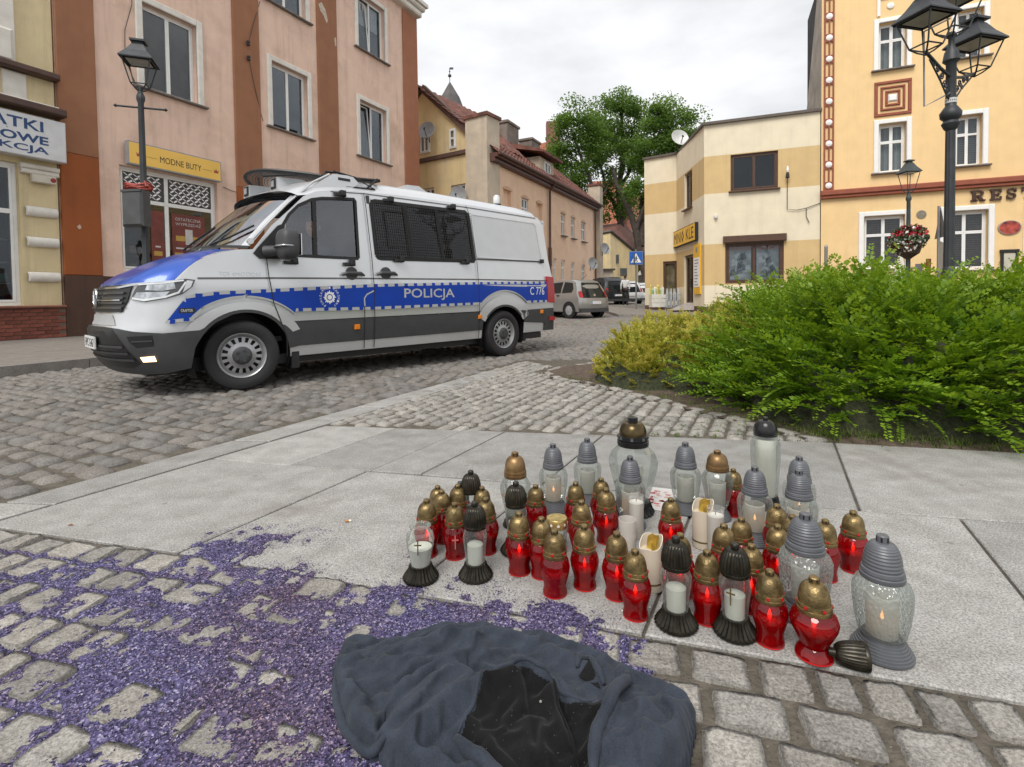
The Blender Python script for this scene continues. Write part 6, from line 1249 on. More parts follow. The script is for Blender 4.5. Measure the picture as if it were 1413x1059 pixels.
def hand(par, w, d, side, s=1.0, curl=.5):
    """palm plus five separate bent fingers; w = wrist, d = direction of the fingers, side = towards the thumb"""
    w, d, t = Vector(w), Vector(d).normalized(), Vector(side).normalized(); n = d.cross(t).normalized(); j = [w, w+d*.045*s, w+d*.085*s]; e = [(0, 1), (1, 2)]; r = [(.022*s, .028*s), (.020*s, .036*s), (.016*s, .036*s)]
    for k, (o_, l) in enumerate(((.030, .070), (.010, .078), (-.010, .072), (-.029, .056))):
        b0 = len(j); p = w+d*.075*s+t*o_*s; q = p; dr = d.copy(); j.append(p); r.append(.0095*s); e.append((1, b0))
        for m in range(3): dr = (dr+n*curl*.55).normalized(); q = q+dr*(l*(.45, .32, .23)[m])*s; j.append(q); r.append((.009, .0085, .007)[m]*s); e.append((b0+m, b0+m+1))
    b0 = len(j); p = w+d*.02*s+t*.028*s; j += [p, p+(d*.6+t*.7+n*.2).normalized()*.035*s, p+(d*.6+t*.7+n*.2).normalized()*.035*s+(d*.9+t*.15+n*.4).normalized()*.032*s]; r += [.013*s, .011*s, .009*s]; e += [(0, b0), (b0, b0+1), (b0+1, b0+2)]
    return body_mesh('hand', par, [tuple(q) for q in j], e, r, skin_m, 1)
# walking man seen from behind
D = 31; ped = thing('person', 'man in white shirt and dark trousers walking away along the street', 'person', ((863-706.5)/720*D, D, gz(31)), 0)
J = [(0, 0, .95), (0, -.01, 1.15), (0, -.02, 1.34), (0, -.02, 1.46), (0, -.01, 1.55), (-.19, -.02, 1.42), (-.25, -.03, 1.14), (-.24, .04, .90), (.19, -.02, 1.42), (.25, -.01, 1.14), (.24, -.03, .90)]
body_mesh('torso', ped, J, [(0, 1), (1, 2), (2, 3), (3, 4), (2, 5), (5, 6), (6, 7), (2, 8), (8, 9), (9, 10)], [(.15, .11), (.145, .11), (.17, .12), (.10, .08), (.055, .055), .062, .05, .042, .062, .05, .042], shirt_m)
body_mesh('trousers', ped, [(0, 0, .96), (-.09, .0, .88), (-.10, .10, .48), (-.10, .04, .06), (.09, 0, .88), (.10, -.08, .48), (.10, -.20, .10)], [(0, 1), (1, 2), (2, 3), (0, 4), (4, 5), (5, 6)], [(.16, .12), .095, .07, .05, .095, .07, .05], trou_m)
head(ped, (0, .0, 1.66), (0, 1, .0)); hand(ped, (-.24, .04, .89), (0, .1, -1), (0, 1, 0)); hand(ped, (.24, -.03, .89), (0, -.1, -1), (0, 1, 0)); b = MB()
for x, y in ((-.10, .08), (.10, -.16)): b.box(x-.045, x+.045, y-.1, y+.16, 0, .08, bev=.01)
b.build('shoes', black, ped)
# driver in the van: seated, hands on the wheel, facing along the bonnet (van -x) and turned to the window
DR = thing('person', 'person in dark uniform sitting at the wheel behind the van side window', 'person', (VX, VY, 0), VYAW)
J = [(1.0, .5, 1.0), (1.02, .5, 1.2), (1.03, .5, 1.40), (1.0, .5, 1.52), (.98, .5, 1.60), (1.0, .28, 1.43), (.84, .22, 1.22), (.60, .36, 1.24), (1.0, .72, 1.43), (.84, .78, 1.22), (.60, .64, 1.24)]
body_mesh('torso', DR, J, [(0, 1), (1, 2), (2, 3), (3, 4), (2, 5), (5, 6), (6, 7), (2, 8), (8, 9), (9, 10)], [(.15, .18), (.13, .18), (.13, .19), (.07, .08), (.055, .055), .065, .055, .042, .065, .055, .042], unif)
body_mesh('trousers', DR, [(1.0, .5, .98), (.9, .40, .98), (.52, .40, 1.0), (.40, .40, .60), (.9, .60, .98), (.52, .60, 1.0), (.40, .60, .60)], [(0, 1), (1, 2), (2, 3), (0, 4), (4, 5), (5, 6)], [(.15, .15), .10, .075, .055, .10, .075, .055], unif)
head(DR, (.95, .49, 1.72), (-.85, -.5, -.05)); hand(DR, (.60, .36, 1.24), (-.9, .1, .2), (0, .3, 1)); hand(DR, (.60, .64, 1.24), (-.9, -.1, .2), (0, -.3, 1))
# ================================================================ PLANTS
def leafmat(name, dark, light, tip, rough=.5, trans=.35, nscale=5):
    m, t, b = nodes(name); n, l = t.nodes, t.links; setp(b, Roughness=rough, Specular_IOR_Level=.35)
    geo = n.new('ShaderNodeNewGeometry'); z = n.new('ShaderNodeTexNoise'); z.inputs['Scale'].default_value = nscale; z.inputs['Detail'].default_value = 3; l.new(geo.outputs['Position'], z.inputs[0])
    r = n.new('ShaderNodeValToRGB'); r.color_ramp.elements[0].position = .32; r.color_ramp.elements[1].position = .68; r.color_ramp.elements[0].color = (*dark, 1); r.color_ramp.elements[1].color = (*light, 1); l.new(z.outputs['Fac'], r.inputs[0])
    at = n.new('ShaderNodeAttribute'); at.attribute_name = 'tip_mix'; x = n.new('ShaderNodeMix'); x.data_type = 'RGBA'; l.new(at.outputs['Fac'], x.inputs['Factor']); l.new(r.outputs[0], x.inputs['A']); x.inputs['B'].default_value = (*tip, 1)
    l.new(x.outputs['Result'], b.inputs['Base Color']); tr = n.new('ShaderNodeBsdfTranslucent'); hs = n.new('ShaderNodeMix'); hs.data_type = 'RGBA'; hs.blend_type = 'MULTIPLY'; hs.inputs['Factor'].default_value = 1; l.new(x.outputs['Result'], hs.inputs['A']); hs.inputs['B'].default_value = (1.3, 1.25, .7, 1); l.new(hs.outputs['Result'], tr.inputs[0])
    ms = n.new('ShaderNodeMixShader'); ms.inputs[0].default_value = trans; l.new(b.outputs[0], ms.inputs[1]); l.new(tr.outputs[0], ms.inputs[2]); l.new(ms.outputs[0], n['Material Output'].inputs[0]); return m
def spray(k, L_=.42, nl=34, lw=.017, ll=.026, droop=.5, branch=3):
    """an arching twig along +x with two rows of small leaves and a few side twigs; returns verts, quads, tipness"""
    r = np.random.default_rng(k); V = []; F = []; T = []
    def twig(p, d, up, L_, nl, t0, dr):
        p = np.array(p, float); d = np.array(d, float); st = L_/nl; pts = [p.copy()]
        for i in range(nl):
            d = d+np.array([0, 0, -dr/nl])+r.normal(size=3)*.025; d /= np.linalg.norm(d); p = p+d*st; pts.append(p.copy()); side = np.cross(d, up); side /= np.linalg.norm(side)+1e-9; u2 = np.cross(side, d); f = i/nl; s = (1-.55*f**2)*(.75+.5*r.random())
            for sg in (-1, 1):
                a = side*sg*.8+d*.5+u2*r.uniform(.0, .5); a /= np.linalg.norm(a); w = np.cross(a, u2+r.normal(size=3)*.25); w /= np.linalg.norm(w); b = len(V); q = p+d*r.uniform(-.4, .4)*st
                V.extend([q, q+a*ll*s*.5+w*lw*s*.5, q+a*ll*s, q+a*ll*s*.5-w*lw*s*.5]); F.append((b, b+1, b+2, b+3)); T.extend([min(1, t0+f*.75+r.uniform(-.12, .12))]*4)
        for i in range(0, nl-2, 3):       # the stem itself, a flat ribbon
            a, c = pts[i], pts[min(nl, i+3)]; w = np.array([0, 0, .0022]); b = len(V); V.extend([a-w, a+w, c+w*.6, c-w*.6]); F.append((b, b+1, b+2, b+3)); T.extend([0]*4)
        return pts
    pts = twig((0, 0, 0), (1, 0, .25), (0, 0, 1), L_, nl, 0, droop)
    for j in range(branch):
        i = int(nl*(.2+.5*r.random())); sg = r.choice((-1, 1)); twig(pts[i], (.75, sg*.65, .15), (0, 0, 1), L_*.38, nl//3, .25, droop*.4)
    return np.array(V), np.array(F, np.int32), np.clip(np.array(T), 0, 1)
def leaf_mesh(name, V, F, T, mat):
    me = np_mesh(name, V, np.asarray(F, np.int32), mat, False); a = me.attributes.new('tip_mix', 'FLOAT', 'POINT')
    if len(T) == len(me.vertices): a.data.foreach_set('value', np.asarray(T, np.float32))
    return me
def frame_of(d, up=(0, 0, 1)):
    d = Vector(d).normalized(); s = Vector(up).cross(d); s = s.normalized() if s.length > 1e-4 else Vector((0, 1, 0)); u = d.cross(s); return Matrix(((d.x, s.x, u.x), (d.y, s.y, u.y), (d.z, s.z, u.z)))
def shrub(root, mat, variants, places, limit=300, part='branch'):
    meshes = [leaf_mesh(part, *v, mat) for v in variants]; dist = [Vector((p[0][0], p[0][1], p[0][2]-.875)).length/p[2] for p in places]; order = list(np.argsort(dist)); VV = []; FF = []; TT = []; b = 0
    for rank, i in enumerate(order):
        pos, d, s = places[i]; k = random.randrange(len(variants)); R3 = frame_of(d) @ Matrix.Rotation(random.uniform(-.5, .5), 3, 'X')
        if rank < limit: o = link(part, meshes[k], root); o.matrix_local = Matrix.Translation(pos) @ R3.to_4x4() @ Matrix.Scale(s, 4)
        else:
            v, f, t = variants[k]; A = np.array(R3)*s; VV.append(v @ A.T+np.array(pos)); FF.append(f+b); TT.append(t); b += len(v)
    if VV: o = link('foliage', leaf_mesh('foliage', np.concatenate(VV), np.concatenate(FF), np.concatenate(TT), mat), root); o['kind'] = 'stuff'
hm = leafmat('hedge_leaf', (.024, .078, .008), (.105, .235, .016), (.25, .365, .022), .42, .38, 1.8)
# --- the big green spreading shrub: mounded, branches arching out over the paving
HX = [(1.62, 4.62), (1.58, 4.05), (1.74, 3.62), (2.0, 3.24), (2.5, 3.02), (3.2, 2.84), (4.4, 2.56), (6.5, 2.1)]     # front foot line
def hedge_h(x, y):
    """height of the mound above a ground point, 0 at the foot line"""
    P = np.array(HX); best = 9; sgn = 1
    for a, c in zip(P[:-1], P[1:]):
        d = c-a; t = np.clip(((x-a[0])*d[0]+(y-a[1])*d[1])/(d@d), 0, 1); q = a+d*t; l = math.hypot(x-q[0], y-q[1])
        if l < best: best = l; sgn = np.sign(d[0]*(y-q[1])-d[1]*(x-q[0]))
    if sgn < 0 or x < .385*y: return 0, 0
    best = min(best, (x-.385*y)*1.1)
    e = min(best, max(0, 7.2-y*.85-.05*x)); top = .80+.05*math.sin(x*2.1)+.05*math.sin(x*5.3+y*3)-.10*min(1, max(0, (x-2.4)/1.2)) -.16*max(0, 1-(x-1.55)/.7)
    return top*min(1, e/.62)**.5, best
hedge = thing('green_shrub', 'wide bright green spreading shrub with arching feathery branches beside the candles', 'shrub')
r = random.Random(11); pl_ = []
while len(pl_) < 3300:
    x, y = r.uniform(1.55, 7.2), r.uniform(2.3, 6.6)
    if x > .98*y*1.12+1.6: continue
    h, e = hedge_h(x, y)
    if h < .06: continue
    if e > 1.35 and r.random() < .5: continue
    z = h*(r.random()**.45)*(.93 if e < .6 else .97) if e < .8 else h-r.random()*.22
    hx, hy = hedge_h(x+.05, y)[0], hedge_h(x, y+.05)[0]; nrm = Vector((-(hx-h)/.05, -(hy-h)/.05, .55))
    nrm.normalize(); d = nrm+Vector((r.gauss(0, .34), r.gauss(0, .34), r.gauss(.2, .3))); d.z = d.z*.7+.2
    inn = .16*(1-.0); pos = Vector((x, y, max(.05, z)))-nrm*inn
    pl_.append((pos, d, r.uniform(.75, 1.45)))
shrub(hedge, hm, [spray(300+k, .50, 25, .024, .036, 1.0, 1 if k % 3 else 2) for k in range(16)], pl_)
# dark filler in the shrub, gap shade in its colour, blocks the view through
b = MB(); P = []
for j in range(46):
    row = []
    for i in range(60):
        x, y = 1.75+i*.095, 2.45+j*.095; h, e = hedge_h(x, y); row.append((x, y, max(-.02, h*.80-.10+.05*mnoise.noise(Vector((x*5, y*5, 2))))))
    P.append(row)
b.grid(P); b.build('inner_filler', M('filler_dark', (.03, .035, .014), .95, var=.6, scale=40, bump=.8, bscale=60), hedge, smooth=True)
# stray shoots standing up above the mound
# --- low yellow shrub at the left end of the bed
ym = leafmat('spiraea_leaf', (.20, .27, .024), (.42, .44, .05), (.56, .46, .11), .5, .35, 4)
yel_s = thing('yellow_shrub', 'low rounded yellow green shrub with reddish tips at the end of the bed', 'shrub')
pl_ = []; r = random.Random(5)
def yh(x, y):
    v = 0
    for cx, cy, rx, ry, hh in ((1.36, 5.35, .52, .62, .62), (1.75, 5.9, .6, .7, .70), (1.95, 4.95, .55, .5, .66), (2.6, 6.2, .9, .8, .74), (2.3, 5.4, .6, .6, .82), (2.15, 4.75, .5, .5, .74)):
        d = ((x-cx)/rx)**2+((y-cy)/ry)**2
        if d < 1: v = max(v, hh*(1-d)**.42)
    return v
while len(pl_) < 2600:
    x, y = r.uniform(.75, 3.5), r.uniform(4.4, 7.0); h = yh(x, y)
    if h < .05: continue
    z = h*(r.random()**.8); g = Vector((-(yh(x+.04, y)-h)/.04, -(yh(x, y+.04)-h)/.04, .9)); g.normalize(); d = g+Vector((r.gauss(0, .35), r.gauss(0, .35), r.gauss(.3, .35))); pl_.append((Vector((x, y, z))-g*.1, d, r.uniform(.5, .85)))
shrub(yel_s, ym, [spray(600+k, .22, 13, .028, .034, .15, 4) for k in range(10)], pl_)
b = MB(); b.grid([[(.7+i*.08, 4.4+j*.08, max(-.02, yh(.7+i*.08, 4.4+j*.08)*.62-.12)) for i in range(36)] for j in range(34)]); b.build('inner_filler', MATS['filler_dark'], yel_s, smooth=True)  # same dark filler, shade between the sprays put into its colour
# --- weeds along the bed edge and in the joints
gm = leafmat('weed_leaf', (.05, .10, .015), (.10, .16, .03), (.18, .2, .05), .6, .3, 9)
def tufts(pts, n, size, seed):
    r = np.random.default_rng(seed); V = []; F = []; T = []
    for i in range(n):
        x, y = pts(r); a = r.uniform(0, 2*PI); h = size*r.uniform(.4, 1.2); w = .0035; d = np.array([math.cos(a), math.sin(a), 0]); s = np.array([-d[1], d[0], 0])*w; p = np.array([x, y, -.004]); q = p+d*h*r.uniform(.2, .9)+np.array([0, 0, h*.8]); b = len(V); V += [p-s, p+s, q]; F.append((b, b+1, b+2)); T += [0, 0, .6]
    return V, F, T
def edge_pts(r):
    t = r.random(); i = int(t*5); a, c = np.array(BED[i]), np.array(BED[i+1]); p = a+(c-a)*r.random(); return p+r.normal(size=2)*np.array([.05, .05])+np.array([.07, .06])
def joint_pts(r): x = r.uniform(.5, 1.75); y = 3.05+(1.82-x)*.185+abs(r.normal())*.22; return round(x/.128)*.128+(y-3)*.5+r.normal()*.012, y
def hedge_foot(r): x = 1.9+4*r.random()**1.6; return x, np.interp(x, [q[0] for q in HX[3:]], [q[1] for q in HX[3:]])+r.normal()*.06-.05
for fn, n, sz, nm in ((edge_pts, 900, .05, 1), (joint_pts, 900, .018, 2), (hedge_foot, 2600, .06, 3)):
    V, F, T = tufts(fn, n, sz, nm); o = link('grass', leaf_mesh('grass', V, F, T, gm)); tag(o, 'thin green weeds growing along the bed edge and paving joints', None, None, 'stuff')
# --- trees behind the houses
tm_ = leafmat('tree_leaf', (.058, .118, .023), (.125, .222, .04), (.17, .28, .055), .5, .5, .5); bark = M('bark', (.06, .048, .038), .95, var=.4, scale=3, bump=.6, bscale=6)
def tree(label, base_px, D, crowns, limbs, n, seed, qs=.26):
    bx, _, _ = px(base_px, 420, D); t = thing('tree', label, 'tree', (bx, D, .4)); r = np.random.default_rng(seed); b = MB()
    def loc(x, y, dd=0): q = px(x, y, D+dd); return Vector((q[0]-bx, q[1]-D, q[2]-.4))
    for pts, w in limbs:
        P = [loc(x, y, dd) for x, y, dd in pts]; Q = []
        for i in range(len(P)-1):
            for s in range(4): Q.append(P[i].lerp(P[i+1], s/4)+Vector(r.normal(size=3)*.08))
        Q.append(P[-1]); b.tube(Q, [w*(1-.72*i/(len(Q)-1)) for i in range(len(Q))], 8)
    b.build('trunk', bark, t, smooth=True); V = []; F = []; T = []
    cl = []
    for (x, y, rx, ry, wgt) in crowns:
        for _ in range(int(wgt)):
            d = r.normal(size=3); d /= np.linalg.norm(d); k = r.random()**.38; c = loc(x, y); k2 = D/720; cl.append((np.array(c)+np.array([d[0]*rx*k2, d[1]*rx*k2*.8, d[2]*ry*k2])*k, r.uniform(.45, 1.15)))
    for i in range(n):
        c, s = cl[r.integers(len(cl))]; d = r.normal(size=3); d /= np.linalg.norm(d); p = c+d*np.array([1.7, 1.7, 1.15])*s*r.random()**.45; u = r.normal(size=3)*np.array([1, 1, .55]); u /= np.linalg.norm(u); w = np.cross(u, r.normal(size=3)); w /= np.linalg.norm(w); z = qs*r.uniform(.5, 1.2); b0 = len(V)
        V += [p-u*z*.5, p+w*z*.33, p+u*z*.5, p-w*z*.33]; F.append((b0, b0+1, b0+2, b0+3)); T += [float(np.clip(d[2]*.35+.2+r.uniform(-.2, .2), 0, 1))]*4  # leaves turn paler towards the top of each clump
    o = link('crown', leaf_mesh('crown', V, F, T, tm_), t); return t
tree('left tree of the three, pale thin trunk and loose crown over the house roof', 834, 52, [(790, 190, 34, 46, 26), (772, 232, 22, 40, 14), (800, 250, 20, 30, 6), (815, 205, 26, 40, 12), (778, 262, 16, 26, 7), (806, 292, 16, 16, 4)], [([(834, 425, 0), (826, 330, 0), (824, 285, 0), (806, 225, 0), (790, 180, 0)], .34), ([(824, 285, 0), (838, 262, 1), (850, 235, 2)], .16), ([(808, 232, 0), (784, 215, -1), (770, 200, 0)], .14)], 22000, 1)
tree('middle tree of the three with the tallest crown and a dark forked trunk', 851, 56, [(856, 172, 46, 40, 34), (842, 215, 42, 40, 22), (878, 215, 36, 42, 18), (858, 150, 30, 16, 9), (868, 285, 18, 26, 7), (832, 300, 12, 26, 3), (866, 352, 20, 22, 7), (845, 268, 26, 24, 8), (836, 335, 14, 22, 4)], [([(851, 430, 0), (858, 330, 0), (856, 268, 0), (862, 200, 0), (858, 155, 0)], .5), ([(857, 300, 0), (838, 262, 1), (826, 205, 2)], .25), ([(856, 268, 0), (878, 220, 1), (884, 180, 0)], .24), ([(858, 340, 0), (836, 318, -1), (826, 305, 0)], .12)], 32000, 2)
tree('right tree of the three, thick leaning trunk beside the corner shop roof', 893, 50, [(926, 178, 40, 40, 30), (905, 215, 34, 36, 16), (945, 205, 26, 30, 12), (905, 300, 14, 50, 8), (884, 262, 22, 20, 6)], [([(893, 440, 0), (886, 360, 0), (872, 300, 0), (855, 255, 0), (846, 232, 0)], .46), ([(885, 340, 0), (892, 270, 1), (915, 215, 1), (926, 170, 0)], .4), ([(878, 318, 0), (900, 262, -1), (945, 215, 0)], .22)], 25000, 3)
# ================================================================ GRAVE CANDLES
def thin_glass(name, tint, edge=(.7, .76, .74), refl=.5, edge_amt=.35, rough=.03, bump=0, bscale=60, frost=0):
    m, t, b = nodes(name); n, l = t.nodes, t.links; o = n['Material Output']; n.remove(b)
    tr = n.new('ShaderNodeBsdfTransparent'); tr.inputs[0].default_value = (*tint, 1); gl = n.new('ShaderNodeBsdfGlossy'); gl.inputs['Roughness'].default_value = rough; df = n.new('ShaderNodeBsdfDiffuse'); df.inputs[0].default_value = (*edge, 1)
    lw = n.new('ShaderNodeLayerWeight'); lw.inputs[0].default_value = .32; mr = n.new('ShaderNodeMapRange'); mr.inputs['To Min'].default_value = .04; mr.inputs['To Max'].default_value = refl; l.new(lw.outputs['Fresnel'], mr.inputs[0])
    me = n.new('ShaderNodeMapRange'); me.inputs['From Min'].default_value = .25; me.inputs['To Min'].default_value = frost; me.inputs['To Max'].default_value = max(edge_amt, frost); l.new(lw.outputs['Facing'], me.inputs[0])
    a = n.new('ShaderNodeMixShader'); l.new(me.outputs[0], a.inputs[0]); l.new(tr.outputs[0], a.inputs[1]); l.new(df.outputs[0], a.inputs[2]); x = n.new('ShaderNodeMixShader'); l.new(mr.outputs[0], x.inputs[0]); l.new(a.outputs[0], x.inputs[1]); l.new(gl.outputs[0], x.inputs[2]); l.new(x.outputs[0], o.inputs[0])
    if bump:
        g = n.new('ShaderNodeTexCoord'); z = n.new('ShaderNodeTexVoronoi'); z.inputs['Scale'].default_value = bscale; l.new(g.outputs['Object'], z.inputs[0]); bp = n.new('ShaderNodeBump'); bp.inputs['Strength'].default_value = bump; bp.inputs['Distance'].default_value = .004; l.new(z.outputs['Distance'], bp.inputs['Height']); l.new(bp.outputs[0], gl.inputs['Normal']); l.new(bp.outputs[0], lw.inputs['Normal']); l.new(bp.outputs[0], df.inputs['Normal'])
    return m
redg = thin_glass('red_glass', (.72, .012, .016), (.30, .002, .005), .5, .75, .04, frost=.25); clr = thin_glass('clear_glass', (.90, .93, .91), (.60, .66, .63), .55, .42, .03, frost=.05); ribg = thin_glass('pebbled_glass', (.84, .88, .86), (.56, .61, .58), .6, .5, .10, .8, 110, frost=.16)
goldc = M('gold_cap', (.19, .135, .058), .36, .7, var=.5, scale=45, bump=.15, bscale=160, obj_var=.15); bronc = M('bronze_cap', (.25, .155, .07), .42, .7, var=.3, scale=40, obj_var=.1); greyc = M('grey_cap', (.115, .12, .132), .42, .2, var=.12, scale=30, obj_var=.08); darkc = M('dark_cap', (.030, .026, .018), .32, .55, var=.5, scale=50, obj_var=.2); blkc = M('black_cap', (.016, .016, .017), .25, .2, var=.3)
wax = M('white_wax', (.80, .77, .69), .5, var=.05); cream = M('cream_wax', (.66, .60, .50), .5, var=.06); redwax = M('red_wax', (.52, .010, .012), .4, var=.25, scale=20); reddot = M('red_dot', (.45, .01, .01), .3)
ins, it, ib = nodes('frosted_insert'); tl_ = it.nodes.new('ShaderNodeBsdfTranslucent'); tl_.inputs[0].default_value = (.82, .78, .72, 1); tp_ = it.nodes.new('ShaderNodeBsdfTransparent'); tp_.inputs[0].default_value = (.85, .8, .75, 1); setp(ib, Base_Color=(.74, .73, .70, 1), Roughness=.4)
m1 = it.nodes.new('ShaderNodeMixShader'); m1.inputs[0].default_value = .45; it.links.new(ib.outputs[0], m1.inputs[1]); it.links.new(tl_.outputs[0], m1.inputs[2]); m2_ = it.nodes.new('ShaderNodeMixShader'); m2_.inputs[0].default_value = .22; it.links.new(m1.outputs[0], m2_.inputs[1]); it.links.new(tp_.outputs[0], m2_.inputs[2]); it.links.new(m2_.outputs[0], it.nodes['Material Output'].inputs[0])
fl, ft_, fbs = nodes('flame'); setp(fbs, Base_Color=(1, .5, .15, 1), Emission_Color=(1, .42, .10, 1), Emission_Strength=5.0)
holes_m = M('cap_hole', (.006, .006, .006), .9)
def lz(name, prof, mats, par, n=28, fn=None, smooth=True, cap=True, angle=35, mi=0): b = MB(); b.lathe(prof, n, fn=fn, cap=cap, mi=mi); return b.build(name, mats, par, smooth=smooth, angle=angle)
def flame(par, z, s=1): return lz('flame', [(0, z), (.0035*s, z+.004*s), (.0042*s, z+.009*s), (.002*s, z+.017*s), (0, z+.024*s)], fl, par, 8)
def chimney(b, r, z0, z1, mi=0, hm=1):
    b.lathe([(r*.92, z0), (r, z0+.002), (r, z1-.002), (r*.85, z1), (0, z1)], 16, mi=mi)
    for k in range(6): a = 2*PI*k/6; x, y = math.cos(a), math.sin(a); b.add([(x*r*1.02-y*.0022, y*r*1.02+x*.0022, z0+.004), (x*r*1.02+y*.0022, y*r*1.02-x*.0022, z0+.004), (x*r*1.02+y*.0022, y*r*1.02-x*.0022, z1-.004), (x*r*1.02-y*.0022, y*r*1.02+x*.0022, z1-.004)], [(1, 0, 3, 2)], hm)
def ogive(r, z0, z1, rt, n=9, p=1.0): return [(rt+(r-rt)*math.cos(PI/2*i/n)**.85 if i < n else rt, z0+(z1-z0)*math.sin(PI/2*i/n)**p) for i in range(n+1)]
def cap_gold(par, z0, z1, r, m, dots=True):
    b = MB(); h = z1-z0; b.lathe([(r*.97, z0), (r, z0+.002), (r, z0+h*.13), (r*.93, z0+h*.15), (r*.99, z0+h*.19), (r*.97, z0+h*.27), (r*.9, z0+h*.29)], 28); b.lathe(ogive(r*.9, z0+h*.29, z0+h*.84, r*.30), 40, fn=lambda a, z: 1+.035*abs(math.sin(a*3))*(1 if z < z0+h*.72 else 0), cap=False); chimney(b, r*.30, z0+h*.82, z1, 0, 1)
    for k in range(6): a = 2*PI*(k+.5)/6; b.tube([((r*.92-.004*t*8*h)*math.cos(a+q*.32)*(1-.5*t), (r*.92-.004*t*8*h)*math.sin(a+q*.32)*(1-.5*t), z0+h*(.31+.36*t)) for q, t in ((-1, 0), (-.9, .5), (-.5, .9), (0, 1), (.5, .9), (.9, .5), (1, 0))], .0011, 4)
    c = b.build('cap', [m, holes_m], par, smooth=True, angle=40)
    if dots:
        b = MB()
        for k in range(6): a = 2*PI*k/6; M4 = Matrix.Rotation(a, 4, 'Z') @ Matrix.Translation((r*.99, 0, z0+h*.22)); b.T = M4; b.box(-.002, .0016, -.0035, .0035, -.003, .003)
        b.T = None; o = b.build('red_dots', reddot, c); o['kind'] = 'stuff'
    return c
def cap_ribbed(par, z0, z1, r, m, ribs=24, amp=.10, top=.30):
    b = MB(); h = z1-z0; b.lathe([(r*.98, z0), (r*1.04, z0+.002), (r*1.04, z0+h*.12), (r*.98, z0+h*.14), (r*1.0, z0+h*.17)], 28); b.lathe(ogive(r, z0+h*.17, z0+h*.84, r*top), ribs*2, fn=lambda a, z: 1+amp*(.5+.5*math.cos(a*ribs))*(1 if z < z0+h*.8 else 0), cap=False); chimney(b, r*top, z0+h*.82, z1); return b.build('cap', [m, holes_m], par, smooth=True, angle=50)
def cap_grey(par, z0, z1, r, m=None):
    b = MB(); h = z1-z0; pr = [(r, z0), (r*1.03, z0+.003), (r*1.03, z0+h*.11), (r*.97, z0+h*.13), (r*1.0, z0+h*.16), (r*.97, z0+h*.23), (r*.90, z0+h*.25)]; b.lathe(pr, 32)
    pr = []; og = ogive(r*.9, z0+h*.25, z0+h*.84, r*.30, 22)
    for i, (q, z) in enumerate(og): pr.append((q*(1.018 if i % 2 else .988), z))
    b.lathe(pr, 32, cap=False); chimney(b, r*.29, z0+h*.82, z1); return b.build('cap', [m or greyc, holes_m], par, smooth=True, angle=25)
def base_ribbed(par, r0, r1, h, m, ribs=26, amp=.10): return lz('base', [(r0*.96, 0), (r0, .003), (r0, .007), (r0*.93, h*.3), (r1*1.12, h*.75), (r1*1.05, h)], m, par, ribs*2, fn=lambda a, z: 1+amp*(.5+.5*math.cos(a*ribs))*(1 if z > .006 else 0), angle=60)
def base_steps(par, r0, r1, h, m): 
    pr = [(r0*.95, 0), (r0, .004)]; k = 7
    for i in range(k): a = r0+(r1-r0)*(i/k); c = r0+(r1-r0)*((i+.8)/k); z = .004+(h-.004)*(i+1)/k; pr += [(a, z-.001), (c, z)]
    return lz('base', pr, m, par, 36, angle=25)
def cross(par, y, z, s=1, m=None):
    b = MB(); b.box(-.0016*s, .0016*s, y-.0015, y, z-.022*s, z+.020*s); b.box(-.010*s, .010*s, y-.0018, y-.0002, z+.004*s, z+.0075*s); return b.build('cross', m or bronc, par)
def mk_R(h=.185):
    t = thing('grave_candle'); lz('glass', [(.030, .001), (.0345, .004), (.034, .012), (.031, .022), (.034, .038), (.0415, .064), (.0435, .080), (.039, .100), (.032, .110)], redg, t, 28); lz('wax', [(.0, .008), (.027, .008), (.030, .030), (.037, .058), (0, .060)], redwax, t, 18); lz('foot', [(.031, 0), (.0345, .001), (.0345, .004)], redwax, t, 24); flame(t, .060, 1.1); cap_gold(t, .108, h, .0345, goldc); return t
def mk_U():
    t = thing('grave_candle'); lz('glass', [(.036, .001), (.041, .006), (.038, .016), (.029, .028), (.036, .045), (.049, .072), (.0515, .086), (.046, .102), (.036, .110)], redg, t, 32, fn=lambda a, z: 1+.03*math.cos(2*a)*(1 if z > .03 else 0)); lz('wax', [(0, .03), (.026, .03), (.043, .066), (0, .068)], redwax, t, 18); lz('foot', [(.036, 0), (.041, .002), (.040, .008)], redwax, t, 24); flame(t, .068, 1.1); cap_gold(t, .108, .188, .0385, goldc); return t
def mk_D(h=.238, cap=True, cr=False):
    t = thing('grave_candle'); base_ribbed(t, .052, .031, .046, darkc)
    if cap: lz('glass', [(.030, .044), (.032, .060), (.033, .085), (.037, .115), (.038, .135), (.034, .150), (.033, .158)], clr, t, 28, fn=lambda a, z: 1+.05*math.cos(4*a)*(1 if .06 < z < .15 else 0)); lz('wax', [(0, .046), (.0245, .046), (.0255, .104), (.02, .107), (0, .105)], wax, t, 20); cap_ribbed(t, .156, h, .0345, darkc)
    else: lz('glass', [(.030, .044), (.031, .055), (.033, .075), (.041, .105), (.0435, .125), (.040, .142), (.031, .150), (.030, .160), (.034, .166), (.0325, .166)], clr, t, 28); lz('wax', [(0, .046), (.027, .046), (.033, .085), (.036, .10), (0, .102)], wax, t, 20)
    if cr: cross(t, -.0415 if cap else -.0435, .118, 1.1, goldc if not cap else goldc)
    return t
